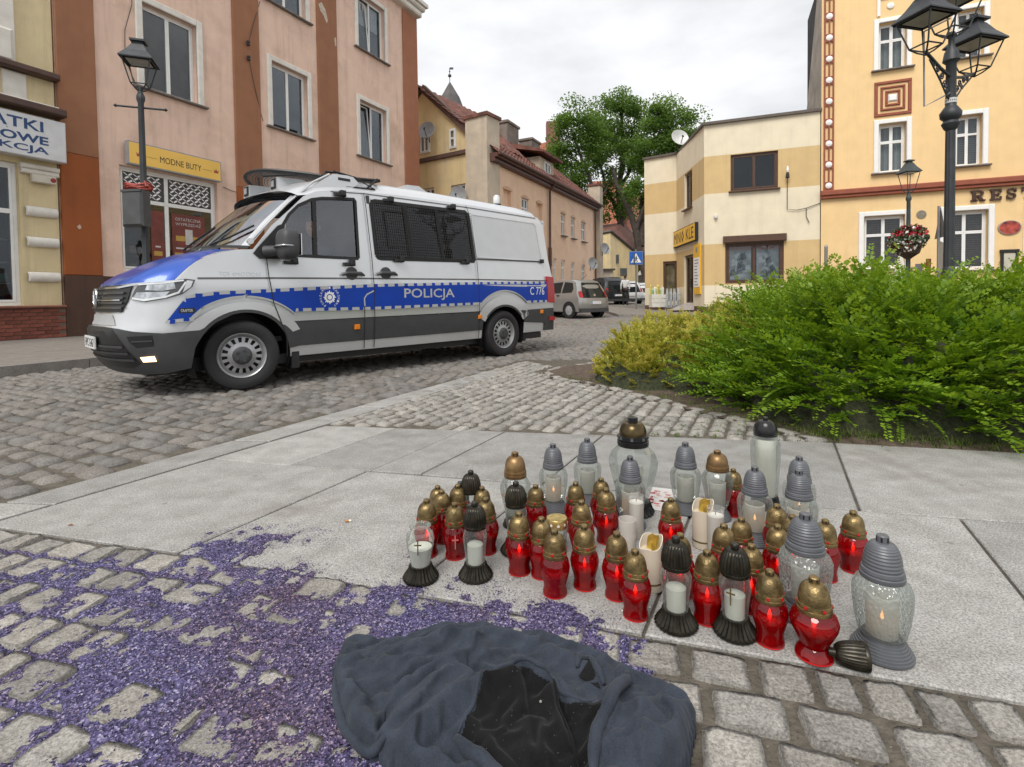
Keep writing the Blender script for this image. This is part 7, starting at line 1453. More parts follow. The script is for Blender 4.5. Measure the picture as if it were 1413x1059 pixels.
def mk_G(h=.27, r=.057, capm=None, base=greyc, oct_=10, big=False, glass=None, lit=True, dark=False):
    t = thing('grave_candle'); k = h/.27; (base_steps if big else base_steps)(t, r*1.06, r*.66, .042*k, base); fn = lambda a, z: 1+.035*abs(math.cos(a*oct_/2))*(1 if .06*k < z < .155*k else 0)
    lz('glass', [(r*.66, .040*k), (r*.80, .050*k), (r*.90, .08*k), (r*.98, .12*k), (r, .145*k), (r*.92, .163*k), (r*.74, .172*k), (r*.70, .180*k)], glass or clr, t, oct_*4, fn=fn, angle=20 if not big else 40)
    lz('insert', [(0, .044*k), (.031*k, .044*k), (.033*k, .135*k), (.030*k, .137*k)], ins, t, 20, cap=False)
    if lit: flame(t, .075*k, 1.0)
    (cap_grey if not capm else cap_gold)(t, .172*k, h, r*.73, *( (None,) if not capm else (capm, False))); return t
def mk_B():
    t = thing('grave_candle'); base_ribbed(t, .078, .058, .05, blkc, 24); lz('glass', [(.056, .048), (.064, .07), (.080, .12), (.096, .185), (.098, .215), (.085, .25), (.062, .272), (.058, .282)], clr, t, 8, smooth=False); lz('insert', [(0, .05), (.036, .05), (.038, .20), (.036, .202)], ins, t, 20, cap=False)
    b = MB(); b.lathe([(.060, .276), (.063, .28), (.063, .296), (.058, .299), (.061, .303), (.060, .318), (.056, .32)], 32); b.lathe(ogive(.055, .32, .372, .02, 10), 32, cap=False, mi=1); chimney(b, .02, .37, .392, 0, 2)
    for k in range(8): a = 2*PI*k/8; b.T = Matrix.Rotation(a, 4, 'Z') @ Matrix.Translation((.0615, 0, .311)); b.box(-.002, .002, -.005, .005, -.005, .005, 3)
    b.T = None; c = b.build('cap', [blkc, M('black_gold', (.09, .065, .03), .25, .8, var=.5, scale=20), holes_m, greyc], t, smooth=True, angle=35); b = MB(); b.box(-.03, -.012, -.066, -.0655, .255, .275); b.build('red_ribbon', reddot, t); return t
def mk_T():
    t = thing('grave_candle'); base_ribbed(t, .054, .042, .05, blkc, 24); lz('glass', [(.040, .046), (.046, .06), (.052, .14), (.057, .22), (.056, .27), (.047, .295), (.043, .305)], clr, t, 28, fn=lambda a, z: 1+.02*math.cos(6*a)); lz('wax', [(0, .05), (.037, .05), (.040, .285), (.03, .288), (0, .286)], wax, t, 24); cap_ribbed(t, .302, .38, .044, blkc, 6, .06, .24); return t
def mk_Z(deco=False):
    t = thing('grave_candle'); lz('base', [(.048, 0), (.052, .004), (.046, .02), (.036, .036), (.034, .044)], darkc if deco else greyc, t, 30); lz('glass', [(.033, .042), (.040, .058), (.050, .10), (.058, .14), (.059, .158), (.050, .178), (.042, .186), (.041, .194)], clr, t, 40, fn=lambda a, z: 1+.03*math.cos(10*a)*(1 if z < .17 else 0)); lz('insert', [(0, .044), (.03, .044), (.032, .14), (.030, .142)], ins, t, 20, cap=False)
    if deco:
        b = MB(); r = random.Random(3)
        for k in range(46): a = -PI/2+r.uniform(-1.3, 1.3); z = .085+.05*r.random(); q = .0615-.0*z; q = np.interp(z, [.058, .10, .14], [.0415, .0518, .0597]); b.T = Matrix.Rotation(a, 4, 'Z') @ Matrix.Translation((q, 0, z)); b.box(-.0005, .0008, -.0035, .0035, -.0025, .0025)
        b.T = None; o = b.build('red_print', M('rust_print', (.35, .10, .07), .6, var=.4, scale=60), t); o['kind'] = 'stuff'
    cap_gold(t, .188, .282 if deco else .265, .044, bronc, False); return t
def mk_L():
    t = thing('grave_candle'); lz('glass', [(.030, .002), (.034, .008), (.034, .08), (.031, .092)], clr, t, 24); lz('wax', [(0, .01), (.028, .01), (.028, .05), (0, .05)], wax, t, 20); lz('lid', [(.0345, .088), (.036, .09), (.036, .118), (.034, .121), (.0, .119)], M('gold_lid', (.52, .38, .14), .35, .7, var=.3, scale=50), t, 28); b = MB()
    for k in range(9): a = 2*PI*k/9; b.T = Matrix.Rotation(a, 4, 'Z') @ Matrix.Translation((.036, 0, .104)); b.lathe([(.005, 0), (.005, .001), (0, .0012)], 8, M=Matrix.Rotation(PI/2, 3, 'Y'))
    b.T = None; o = b.build('lid_dots', wax, t); o['kind'] = 'stuff'; return t
def mk_I(): t = thing('grave_candle'); lz('wax', [(.024, 0), (.026, .003), (.026, .125), (.012, .127), (0, .126)], wax, t, 24); lz('sleeve', [(.0265, .002), (.027, .14), (.0275, .15), (.026, .15)], thin_glass('clear_plastic', (.93, .93, .92), (.7, .7, .68), .4, .4, .08, frost=.18), t, 24, cap=False); b = MB(); b.tube([(0, 0, .126), (.001, .001, .137)], .0012, 5); b.build('wick', black, t); return t
def mk_J(): t = thing('grave_candle'); lz('sleeve', [(.026, .0), (.028, .003), (.031, .105), (.029, .105), (.027, .06)], ins, t, 24, cap=False); lz('wax', [(0, .003), (.0255, .003), (.026, .045), (0, .043)], wax, t, 20); return t
def mk_C(h=.168):
    t = thing('grave_candle'); b = MB(); n = 36; pr = [(.0335, 0), (.035, .003), (.035, .10)]; b.lathe(pr, n, cap=False)
    top = lambda a: h-.024+.018*math.sin(a+.6)+.006*math.sin(3*a+1)
    vs = []; 
    for ring_ in range(3): vs += [((.035 if ring_ < 2 else .0325)*math.cos(2*PI*j/n), (.035 if ring_ < 2 else .0325)*math.sin(2*PI*j/n), .10 if ring_ == 0 else top(2*PI*j/n)) for j in range(n)]
    vs += [(.0325*math.cos(2*PI*j/n), .0325*math.sin(2*PI*j/n), .118) for j in range(n)]; b.add(vs, [(r_*n+j, r_*n+(j+1) % n, (r_+1)*n+(j+1) % n, (r_+1)*n+j) for r_ in range(3) for j in range(n)]+[tuple(3*n+j for j in range(n))]); b.build('shell', M('cream_shell', (.60, .53, .42), .45, var=.08), t, smooth=True, angle=50); lz('gold_band', [(.0353, .022), (.0357, .023), (.0357, .027), (.0353, .028)], goldc, t, 30, cap=False)
    b = MB(); b.add([(-.014, .008, .118), (.012, .0, .118), (.018, -.004, h-.01), (.006, .004, h+.002), (-.01, .01, h-.012)], [(0, 1, 2, 3, 4)]); b.add([(.0, -.014, .118), (.02, .01, .118), (.024, .014, h-.008), (.01, .0, h-.002)], [(0, 1, 2, 3)]); b.build('torn_foil', M('foil_gold', (.62, .42, .08), .3, .6, var=.4, scale=60), t); return t
def mk_K(): t = mk_R(); [c for c in t.children if c.name.startswith('cap')][0].data = t.children[-1].data; return t
# list: kind, picture column and foot row of each (ground point worked out from these), label
CL = [
('O', 581, 811, 'capless glass jar with gold cross on dark ribbed foot, leftmost of all'),
('R', 590, 772, 'red candle with gold cap directly behind the capless glass jar'),
('R', 605, 742, 'rearmost red candle at the left end of the group, mostly hidden'),
('R', 610.6, 752, 'red candle between the capless jar and the grey capped red one, second row'),
('k', 636, 735, 'red candle with dark grey cap at the back of the left cluster'),
('R', 633, 745, 'red candle just in front of the dark grey cap in the left cluster'),
('D', 651, 745, 'clear candle with dark ribbed cap at the back of the left cluster'),
('R', 666, 745, 'red candle peeping out right of the rear dark capped candle'),
('D', 656.6, 808, 'clear candle with dark cap and foot at front of the left cluster'),
('R', 628.6, 775, 'dark red candle with faint cross between the jar and dark capped candle'),
('R', 671.4, 768, 'red candle just right of the front dark capped candle, left cluster'),
('Z+', 712, 733, 'bronze capped clear candle with rusty red print on its bulb'),
('D', 713, 772, 'dark capped clear candle in front of the bronze capped printed one'),
('R', 740, 742, 'red candle right behind the dark capped candle under the bronze cap'),
('R', 717, 797, 'wide red candle in front of the bronze and dark capped pair'),
('R', 748, 802, 'narrow red candle standing left of the low gold lidded jar'),
('L', 769, 768, 'low clear jar with flat gold dotted lid'),
('R', 766, 828, 'red candle nearest to the purple flakes, in front of the gold lidded jar'),
('G', 764, 712, 'grey capped glass candle with lit flame, leftmost of the grey capped'),
('G', 811, 700, 'grey capped glass candle next to the huge black capped lantern'),
('R', 795, 740, 'red candle in front of the leftmost two grey capped glass candles'),
('R', 830, 730, 'red candle left of the grey capped candle below the huge lantern, rear one'),
('R', 837, 753, 'lit red candle left of the white plastic insert, front one of two'),
('R', 803, 775, 'red candle half hidden behind another one, right of the gold lidded jar'),
('R', 807, 818, 'lit red candle alone in front, between gold lidded jar and torn cream candle'),
('R', 851.5, 832, 'red candle left neighbour of the lit red one beside the torn cream candle'),
('B', 874, 717, 'huge faceted glass lantern with black and gold cap at the back'),
('G', 870, 735, 'grey capped glass candle standing in front of the huge faceted lantern'),
('I', 878, 745, 'tall white candle in clear sleeve, left of the two white ones'),
('J', 866, 762, 'frosted plastic cup insert at the foot of the tall white candle'),
('C', 898.6, 820, 'cream candle shell with torn top, nearer of the two'),
('G', 946, 713, 'grey capped glass candle behind the printed card, right of the huge lantern'),
('Z', 990, 722, 'bronze capped pale glass candle right of the grey one behind the card'),
('C', 970, 760, 'cream candle shell with torn gold foil top, farther of the two'),
('I', 987.5, 768, 'short white candle in clear sleeve beside the farther cream shell'),
('R', 926, 768, 'red candle between the two torn cream shells'),
('R', 877, 860, 'lit red candle in front of the nearer torn cream shell'),
('D', 933, 879, 'dark capped clear candle with dark foot in the very front row'),
('R', 939, 830, 'red candle mostly hidden behind the front dark capped candle'),
('R', 976, 866, 'lit red candle between the two front dark capped candles'),
('R', 999, 820, 'red candle behind the gap between the front dark capped candles'),
('R', 1023, 800, 'red candle below the lit grey capped candle, right of the short white one'),
('D+', 1014, 890, 'dark capped clear candle with gold cross emblem in the front row'),
('R', 1037, 850, 'red candle tucked behind the dark capped candle with gold cross'),
('G', 1041.5, 757, 'lit grey capped glass candle in front of the tall white pillar candle'),
('T', 1056, 706, 'tall black capped glass with white pillar candle, rearmost right'),
('G', 1102.5, 735, 'grey capped glass candle farther of two overlapping ones at right rear'),
('G', 1102, 765, 'grey capped glass candle nearer of two overlapping ones at right rear'),
('R', 1072, 780, 'red candle left of the overlapping grey capped pair, rear one'),
('R', 1073, 817, 'red candle left of the big pebbled glass, in front of another red one'),
('g-', 1110.5, 868, 'big grey capped candle of pebbled glass behind the heart shaped red one'),
('R', 1062, 897, 'lit red candle in the front row right of the gold cross candle'),
('R', 1138.5, 805, 'red candle right behind the big pebbled glass candle, inner of two'),
('U', 1123, 920, 'round bellied red urn candle, nearest of all the red ones'),
('R', 1177, 793, 'lit red candle standing alone at the right edge of the group'),
('g', 1216.5, 922, 'large grey capped glass candle with grey stepped foot, nearest right'),
('R', 1093, 800, 'red candle hidden behind the big pebbled glass, only cap edge showing'),
('R', 1012, 715, 'red candle hidden behind the bronze capped pale glass candle'),
]
RADS = {'R': .034, 'k': .034, 'D': .05, 'O': .05, 'G': .058, 'g': .066, 'Z': .05, 'B': .075, 'T': .052, 'L': .034, 'I': .026, 'J': .027, 'C': .035, 'U': .041}
def ground_at(pxx, pyy, z=0.0):
    d = _rt*((pxx-706.5)/720)-_up*((pyy-432.7)/720)+_f; t = (z-.875)/d.z; return Vector((0, 0, .875))+d*t
PROTO = {}
def proto(k):
    if k in PROTO: return PROTO[k], True
    o = {'R': mk_R, 'k': None, 'U': mk_U, 'D': mk_D, 'D+': lambda: mk_D(cr=True), 'O': lambda: mk_D(cap=False, cr=True), 'G': mk_G, 'g': lambda: mk_G(.292, .064, big=True, glass=ribg, oct_=8), 'g-': lambda: mk_G(.285, .066, big=True, glass=ribg, lit=False, oct_=8), 'Z': mk_Z, 'Z+': lambda: mk_Z(True), 'B': mk_B, 'T': mk_T, 'L': mk_L, 'I': mk_I, 'J': mk_J, 'C': mk_C}[k]()
    PROTO[k] = o; return o, False
rc = random.Random(21)
for kind, x, y, lab in CL:
    kk = 'R' if kind == 'k' else kind; p, again = proto(kk)
    t = copy_tree(p) if again else p
    if kind in ('R', 'G') and 'lit' not in lab and rc.random() < .6:
        for c in list(t.children):
            if c.name.startswith('flame') and again: bpy.data.objects.remove(c)
    if kind == 'k':
        for c in t.children:
            if c.name.startswith('cap'):
                c.data = c.data.copy(); c.data.materials[0] = M('slate_cap', (.05, .055, .06), .4, .3, var=.2)
    g = ground_at(x, y); d = Vector((g.x, g.y, 0)).normalized(); t.location = (g.x+d.x*RADS[kind[0]], g.y+d.y*RADS[kind[0]], .0005); yaw = math.atan2(-d.x, d.y)
    t.rotation_euler = (0, 0, yaw+(rc.uniform(-.25, .25) if kind in ('O', 'D+', 'Z+', 'C') else rc.uniform(0, 6.28)))
    if 'faint cross' in lab: t.rotation_euler.z = yaw; cross(t, -.0445, .070, 1.1, M('pale_red', (.5, .16, .15), .5))
    s = rc.uniform(.975, 1.03); t.scale = (s, s, s*rc.uniform(.98, 1.02)); tag(t, lab, 'grave candle', 'grave candles left on the paving')
dr = MB(); r = random.Random(77)
for k in range(34):
    x, y = r.uniform(-.2, .8), r.uniform(1.4, 2.0); q = r.uniform(.002, .005)
    if y > 1.36-.3*(x-.29)+.02: dr.lathe([(q, .0005), (q*.8, .0014), (0, .0018)], 7, (x, y, .0015))
o = dr.build('wax_drips', wax, None, smooth=True); tag(o, 'small spilled wax drips on the slab among the candles', None, None, 'stuff')
# loose cap lying on its side, printed card, small litter
g = ground_at(1160, 925); t = thing('candle_cap', 'loose dark ribbed candle cap lying on its side at the paving edge', 'candle cap', (g.x+.004, g.y+.02, .0275), -.28); t.scale = (.88, .88, .88)
b = MB(); b.T = Matrix.Rotation(PI/2, 4, 'Y'); b.lathe(ogive(.034, -.028, .05, .011)[::-1] and [(r_, -z+.06) for r_, z in ogive(.034, -.0, .066, .011)][::-1], 56, fn=lambda a, z: 1+.06*(.5+.5*math.cos(a*28)), cap=False); b.lathe([(.036, .06), (.037, .064), (.036, .07), (.033, .07), (.031, .04)], 32, cap=False); b.lathe([(0, -.022), (.011, -.022), (.0115, -.004)], 14, cap=False); b.build('shell', darkc, t, smooth=True, angle=50)
g = ground_at(917, 690); t = thing('printed_card', 'white card with red print lying between the huge lantern and grey candle', 'card', (g.x, g.y, .002), -.35); b = MB(); b.box(-.085, .085, -.13, .13, 0, .0015, 0); r = random.Random(9)
for k in range(26): x_, y_ = r.uniform(-.07, .05), r.uniform(-.11, .09); b.add([(x_, y_, .0019), (x_+r.uniform(.01, .03), y_, .0019), (x_+r.uniform(.01, .03), y_+r.uniform(.008, .03), .0019), (x_, y_+.012, .0019)], [(0, 1, 2, 3)], 1+k % 2)
b.build('sheet', [M('card_white', (.62, .60, .58), .4, var=.08), M('card_red', (.50, .05, .06), .4, var=.3), M('card_pink', (.60, .34, .32), .4, var=.2)], t)
g = ground_at(480, 721); b = MB(); b.tube([(g.x-.011, g.y, .005), (g.x+.004, g.y+.003, .005)], .004, 8, mi=0); b.tube([(g.x+.004, g.y+.003, .005), (g.x+.012, g.y+.004, .005)], .004, 8, mi=1); tag(b.build('cigarette_butt', [M('filter_orange', (.45, .20, .06), .8), wax]), 'orange cigarette butt lying on the pale slab', 'cigarette butt')
g = ground_at(97, 726); b = MB(); b.add([(g.x-.014, g.y, .003), (g.x, g.y-.005, .006), (g.x+.015, g.y+.001, .003), (g.x, g.y+.007, .007)], [(0, 1, 2, 3)]); tag(b.build('fallen_leaf', M('leaf_rust', (.24, .08, .03), .8)), 'small rust brown fallen leaf on the slab near the road', 'leaf', None, 'thing')
# ================================================================ PURPLE CRUMBS STREWN OVER THE STONES
def poly_g(pts, z=0.): return [tuple(ground_at(x, y, z)[:2]) for x, y in pts]
MAIN = poly_g([(-260, 770), (0, 752), (60, 746), (150, 757), (228, 764), (268, 752), (290, 741), (330, 735), (372, 728), (415, 736), (450, 744), (440, 755), (395, 762), (380, 768), (430, 778), (510, 792), (545, 772), (562, 768), (566, 790), (580, 806), (625, 830), (640, 822), (612, 800), (640, 784), (690, 800), (735, 812), (765, 818), (790, 830), (812, 846), (850, 868), (882, 880), (872, 918), (835, 930), (700, 950), (600, 1060), (300, 1350), (-700, 1350)])
def dist_in(P, poly):
    ins = pip(P, poly); A = np.array(poly); B = np.roll(A, -1, 0); d = np.full(len(P), 9.)
    for a, b_ in zip(A, B):
        e_ = b_-a; t = np.clip(((P-a)@e_)/(e_@e_), 0, 1); q = a+t[:, None]*e_; d = np.minimum(d, np.hypot(*(P-q).T))
    return np.where(ins, d, -d)
hx = .0065; xs = np.arange(-2.45, .5, hx); ys = np.arange(.52, 2.3, hx); gx, gy = np.meshgrid(xs, ys); P = np.stack([gx.ravel(), gy.ravel()], -1)
dd = dist_in(P[:, :], MAIN)
def vnoise(P, sc, seed=0, oct_=3):      # value noise, vectorised
    out = np.zeros(len(P)); amp = 1.; tot = 0
    for o in range(oct_):
        q = P*sc*2**o; i = np.floor(q).astype(np.int64); f = q-i; f = f*f*(3-2*f)
        h = lambda a, b_: ((np.sin(a*127.1+b_*311.7+seed*74.7+o*19.3)*43758.5453) % 1)
        v = h(i[:, 0], i[:, 1])*(1-f[:, 0])*(1-f[:, 1])+h(i[:, 0]+1, i[:, 1])*f[:, 0]*(1-f[:, 1])+h(i[:, 0], i[:, 1]+1)*(1-f[:, 0])*f[:, 1]+h(i[:, 0]+1, i[:, 1]+1)*f[:, 0]*f[:, 1]; out += v*amp; tot += amp; amp *= .55
    return out/tot
lowY = np.interp(P[:, 0], [-2.9, -2.02, -.99, .29, 1.08], [2.27, 2.02, 1.745, 1.335, 1.08]); on_slab = P[:, 1] > lowY-.01
n1, n2, n3 = vnoise(P, 5, 1, 4), vnoise(P, 20, 2, 4), vnoise(P, 70, 3, 2)
left = np.clip((-P[:, 0]-.55)/1.0, 0, 1)
cov = np.clip(dd/.10, -1.5, 1)*.55+(n1-.5)*1.5+(n2-.5)*.8+.38-.34*left
cov = np.where(on_slab, np.clip(dd/.11, -1.5, 1)*.75+(n1-.5)*1.1+(n2-.5)*1.9-.12, cov)
Z = np.where(on_slab, -.003+.007*np.clip(cov*1.5, -1, 1.1), np.minimum(.006, -.0035+.010*np.clip(dd/.10, -1.5, 1)+(n1-.5)*.012+(n2-.5)*.026-.0095*left))+(n3-.5)*.006
keep = (dd > -.05) & (cov > -.25) & (Z > np.where(on_slab, .0006, -.0105)); KP = keep.reshape(gx.shape); idx = -np.ones(gx.size, np.int64)
cell = KP[:-1, :-1] & KP[1:, :-1] & KP[:-1, 1:] & KP[1:, 1:]; jj, ii = np.nonzero(cell); w = len(xs); F = np.stack([jj*w+ii, jj*w+ii+1, (jj+1)*w+ii+1, (jj+1)*w+ii], -1)
used = np.unique(F); idx[used] = np.arange(len(used)); jitter = rng.normal(size=(len(used), 3))*np.array([.0012, .0012, .0012]); V = np.stack([P[used, 0], P[used, 1], Z[used]], -1)+jitter; F = idx[F]
def crumb_mat():
    m, t, b = nodes('purple_crumbs'); n, l = t.nodes, t.links; setp(b, Roughness=.62, Specular_IOR_Level=.4); geo = n.new('ShaderNodeNewGeometry')
    v = n.new('ShaderNodeTexVoronoi'); v.inputs['Scale'].default_value = 210; l.new(geo.outputs['Position'], v.inputs[0]); sep = n.new('ShaderNodeSeparateColor'); l.new(v.outputs['Color'], sep.inputs[0])
    r = n.new('ShaderNodeValToRGB'); el = r.color_ramp.elements; el[0].position = 0; el[0].color = (.014, .012, .028, 1); el[1].position = 1; el[1].color = (.36, .33, .45, 1)
    for p_, c_ in ((.30, (.032, .027, .075)), (.62, (.085, .073, .175)), (.86, (.14, .12, .26))): e_ = el.new(p_); e_.color = (*c_, 1)
    l.new(sep.outputs[0], r.inputs[0])
    z = n.new('ShaderNodeTexNoise'); z.inputs['Scale'].default_value = 2.4; z.inputs['Detail'].default_value = 5; l.new(geo.outputs['Position'], z.inputs[0]); rr = n.new('ShaderNodeValToRGB'); rr.color_ramp.elements[0].position = .44; rr.color_ramp.elements[1].position = .68; rr.color_ramp.elements[0].color = (0, 0, 0, 1); rr.color_ramp.elements[1].color = (.75, .75, .75, 1); l.new(z.outputs['Fac'], rr.inputs[0])
    x = n.new('ShaderNodeMix'); x.data_type = 'RGBA'; x.blend_type = 'MULTIPLY'; l.new(rr.outputs[0], x.inputs['Factor']); l.new(r.outputs[0], x.inputs['A']); x.inputs['B'].default_value = (.95, .62, .40, 1); l.new(x.outputs['Result'], b.inputs['Base Color'])
    bp = n.new('ShaderNodeBump'); bp.inputs['Strength'].default_value = .9; bp.inputs['Distance'].default_value = .003; l.new(v.outputs['Distance'], bp.inputs['Height']); l.new(bp.outputs[0], b.inputs['Normal']); return m
pm = crumb_mat(); tag(link('purple_crumbs', np_mesh('purple_crumbs', V, F.astype(np.int32), pm, True)), 'purple crumbs thickly strewn over setts and slab edge', None, None, 'stuff')
# loose flakes lying on top and around the edges
nf = 70000; ci = rng.integers(0, len(P), nf*3); pr = np.clip(cov[ci]*1.6+.35, 0, 1)*(dd[ci] > -.06); ci = ci[rng.random(len(ci)) < pr][:nf]; n = len(ci)
c3 = np.stack([P[ci, 0]+rng.uniform(-hx, hx, n)/2, P[ci, 1]+rng.uniform(-hx, hx, n)/2, np.maximum(Z[ci], np.where(on_slab[ci], .0005, -.004))+.0012], -1)
u = rng.normal(size=(n, 3))*np.array([1, 1, .45]); u /= np.linalg.norm(u, axis=1)[:, None]; w3_ = np.cross(u, rng.normal(size=(n, 3))*.5+np.array([0, 0, 1])); w3_ /= np.linalg.norm(w3_, axis=1)[:, None]; s = rng.uniform(.0012, .003, n)[:, None]
V = np.stack([c3-u*s, c3+w3_*s*.6, c3+u*s, c3-w3_*s*.6], 1).reshape(-1, 3); F = np.arange(4*n, dtype=np.int32).reshape(-1, 4); fm = [M('flake_violet', (.085, .072, .175), .5, var=.4, scale=300), M('flake_pale', (.30, .27, .40), .5, var=.25, scale=300), M('flake_dark', (.03, .022, .07), .6, var=.4, scale=300), M('flake_brown', (.17, .09, .06), .7, var=.4, scale=200)]
MI = rng.choice(4, n, p=(.56, .17, .22, .05)); tag(link('purple_flakes', np_mesh('purple_flakes', V, F, fm, False, MI)), 'loose violet flakes scattered over stones and slab', None, None, 'stuff')
# sand and grit in the sett joints
nf = 9000; gx_, gy_ = rng.uniform(-2.2, 2.6, nf), rng.uniform(.5, 2.2, nf); lo_ = np.interp(gx_, [-2.9, -2.02, -.99, .29, 1.08, 1.8, 2.7], [2.27, 2.02, 1.745, 1.335, 1.08, .86, .6]); ok = gy_ < lo_; n = int(ok.sum()); c3 = np.stack([gx_[ok], gy_[ok], np.full(n, -.0115)], -1)
u = rng.normal(size=(n, 3)); u /= np.linalg.norm(u, axis=1)[:, None]; w3_ = np.cross(u, rng.normal(size=(n, 3))); w3_ /= np.linalg.norm(w3_, axis=1)[:, None]; s = rng.uniform(.0015, .005, n)[:, None]; V = np.stack([c3-u*s, c3+w3_*s*.7, c3+u*s, c3-w3_*s*.7], 1).reshape(-1, 3)
tag(link('grit', np_mesh('grit', V, np.arange(4*n, dtype=np.int32).reshape(-1, 4), [M('grit_tan', (.24, .20, .15), .9, var=.5, scale=200), M('grit_dark', (.05, .045, .04), .9)], False, rng.choice(2, n))), 'grit and small bits in the sett joints', None, None, 'stuff')
# ================================================================ DISCARDED FLEECE
JK = thing('fleece_jacket', 'crumpled blue grey fleece jacket with black lining dropped on the setts', 'jacket')
def zp(pts): return [(430+x/2.523, 840+y/2.523) for x, y in pts]           # picture detail -> picture
def gp(pts, z=.05): return np.array([tuple(ground_at(x, y, z)[:2]) for x, y in pts])
OUT = gp([(457, 925), (466, 897), (490, 885), (512, 884), (540, 884), (575, 878), (610, 868), (650, 867), (700, 874), (760, 886), (810, 902), (850, 922), (880, 938), (930, 956), (955, 968), (963, 990), (960, 1025), (950, 1062), (900, 1120), (800, 1150), (700, 1150), (600, 1110), (545, 1075), (520, 1052), (490, 1035), (472, 1010), (462, 980)], .02)
hj = .0048; x0, y0 = OUT.min(0)-.01; x1, y1 = OUT.max(0)+.01; xs = np.arange(x0, x1, hj); ys = np.arange(y0, y1, hj); gx, gy = np.meshgrid(xs, ys); P = np.stack([gx.ravel(), gy.ravel()], -1)
D = dist_in(P, [tuple(q) for q in OUT])
def seg_d(P, A):
    best = np.full(len(P), 9.); par = np.zeros(len(P)); sd = np.zeros(len(P)); n = len(A)-1
    for i in range(n):
        a, e_ = A[i], A[i+1]-A[i]; t = np.clip(((P-a)@e_)/(e_@e_), 0, 1); q = a+t[:, None]*e_; v = P-q; d = np.hypot(v[:, 0], v[:, 1]); m = d < best; best = np.where(m, d, best); par = np.where(m, (i+t)/n, par); sd = np.where(m, np.sign(e_[0]*v[:, 1]-e_[1]*v[:, 0]), sd)
    return best, par, sd
def smooth(t): t = np.clip(t, 0, 1); return t*t*(3-2*t)
H = .030*smooth(D/.030)**.6+.016*smooth(D/.14)
# ridges: (points in the zoomed picture, height, width on either side, sharpness)
RG = [([(190, 120), (330, 150), (440, 108), (540, 78), (650, 100), (760, 115), (880, 165), (980, 205)], .020, .030, .055), ([(455, 95), (560, 135), (640, 165), (720, 215), (850, 275), (930, 335)], .022, .022, .040),
      ([(610, 115), (520, 190), (430, 225), (350, 290), (285, 345)], .020, .018, .035), ([(485, 212), (545, 272), (640, 268), (720, 262)], .018, .012, .035), ([(595, 285), (450, 370), (380, 440), (285, 520)], .034, .016, .050), ([(480, 222), (400, 310), (300, 395)], .022, .020, .03),
      ([(110, 160), (200, 190), (330, 200), (420, 190)], .013, .02, .04), ([(90, 230), (170, 300), (230, 400)], .012, .03, .03), ([(640, 190), (560, 200), (470, 215)], .014, .012, .03), ([(700, 240), (600, 300), (520, 440)], .016, .02, .03),
      ([(1080, 250), (1055, 320), (1000, 420), (985, 560)], .020, .016, .020), ([(1130, 330), (1180, 420), (1160, 560)], .030, .07, .07), ([(1240, 330), (1300, 400), (1310, 520)], .016, .03, .02), ([(700, 250), (760, 330), (790, 450), (800, 560)], .026, .022, .045), ([(830, 285), (860, 390), (930, 520)], .020, .010, .035), ([(900, 350), (980, 365), (1010, 380)], .012, .016, .02), ([(560, 400), (620, 470), (700, 560)], .014, .03, .03), ([(300, 480), (400, 520), (500, 540)], .014, .02, .03)]
for pts, h, wa, wb in RG:
    d, t, sgn = seg_d(P, gp(zp(pts), .06)); w = np.where(sgn > 0, wa, wb)*(.72 if wa < .05 else 1); H += h*1.5*np.exp(-(d/w)**1.25)*np.clip(np.minimum(t, 1-t)*6+.15, 0, 1)*smooth(D/.03)
VL = [([(250, 290), (330, 260), (440, 200)], .016, .012), ([(230, 430), (290, 350), (400, 280), (470, 250)], .022, .010), ([(545, 290), (640, 285), (700, 275)], .010, .008), ([(735, 260), (770, 400), (790, 560)], .020, .010), ([(850, 300), (880, 420), (930, 560)], .014, .008), ([(1000, 300), (1030, 380), (960, 560)], .014, .008), ([(600, 160), (690, 210), (720, 250)], .010, .010), ([(160, 130), (280, 165), (400, 170)], .010, .010)]
for pts, h, w in VL: d, t, sgn = seg_d(P, gp(zp(pts), .05)); H -= 1.5*h*np.exp(-(d/w)**1.5)*np.clip(np.minimum(t, 1-t)*5+.1, 0, 1)
wv = vnoise(P, 14, 5, 3)-.5; c_, s_ = math.cos(.6), math.sin(.6); Q = np.stack([(P[:, 0]*c_+P[:, 1]*s_)*1.0, (-P[:, 0]*s_+P[:, 1]*c_)*2.8], -1); wr = 1-np.abs(vnoise(Q, 9, 8, 2)*2-1)
wr2 = 1-np.abs(vnoise(np.stack([Q[:, 0]*.8+Q[:, 1]*.3, Q[:, 1]*.6-Q[:, 0]*.5], -1), 17, 12, 2)*2-1); H += (.014*wv+.020*(wr-.6)+.009*(wr2-.6))*smooth(D/.05); H = np.maximum(H, .004)
HH = H.reshape(gx.shape)
for _ in range(2): HH[1:-1, 1:-1] = (HH[1:-1, 1:-1]*4+HH[:-2, 1:-1]+HH[2:, 1:-1]+HH[1:-1, :-2]+HH[1:-1, 2:])/8
Hs = HH.ravel(); ins = (D > 0)
LIN = gp(zp([(512, 455), (560, 370), (605, 292), (650, 255), (700, 235), (760, 255), (785, 275), (828, 285), (860, 330), (905, 350), (1012, 362), (1005, 420), (988, 480), (984, 620), (650, 640), (600, 540)]), .06)
DL = dist_in(P, [tuple(q) for q in LIN])
stp = .0098; gx2 = np.arange(OUT[:, 0].min()-.01, OUT[:, 0].max()+.01, stp); gy2 = np.arange(OUT[:, 1].min()-.01, OUT[:, 1].max()+.01, stp); X2, Y2 = np.meshgrid(gx2, gy2); P2 = np.stack([X2.ravel(), Y2.ravel()], -1); I2 = (dist_in(P2, [tuple(q) for q in OUT]) > 0).reshape(X2.shape)
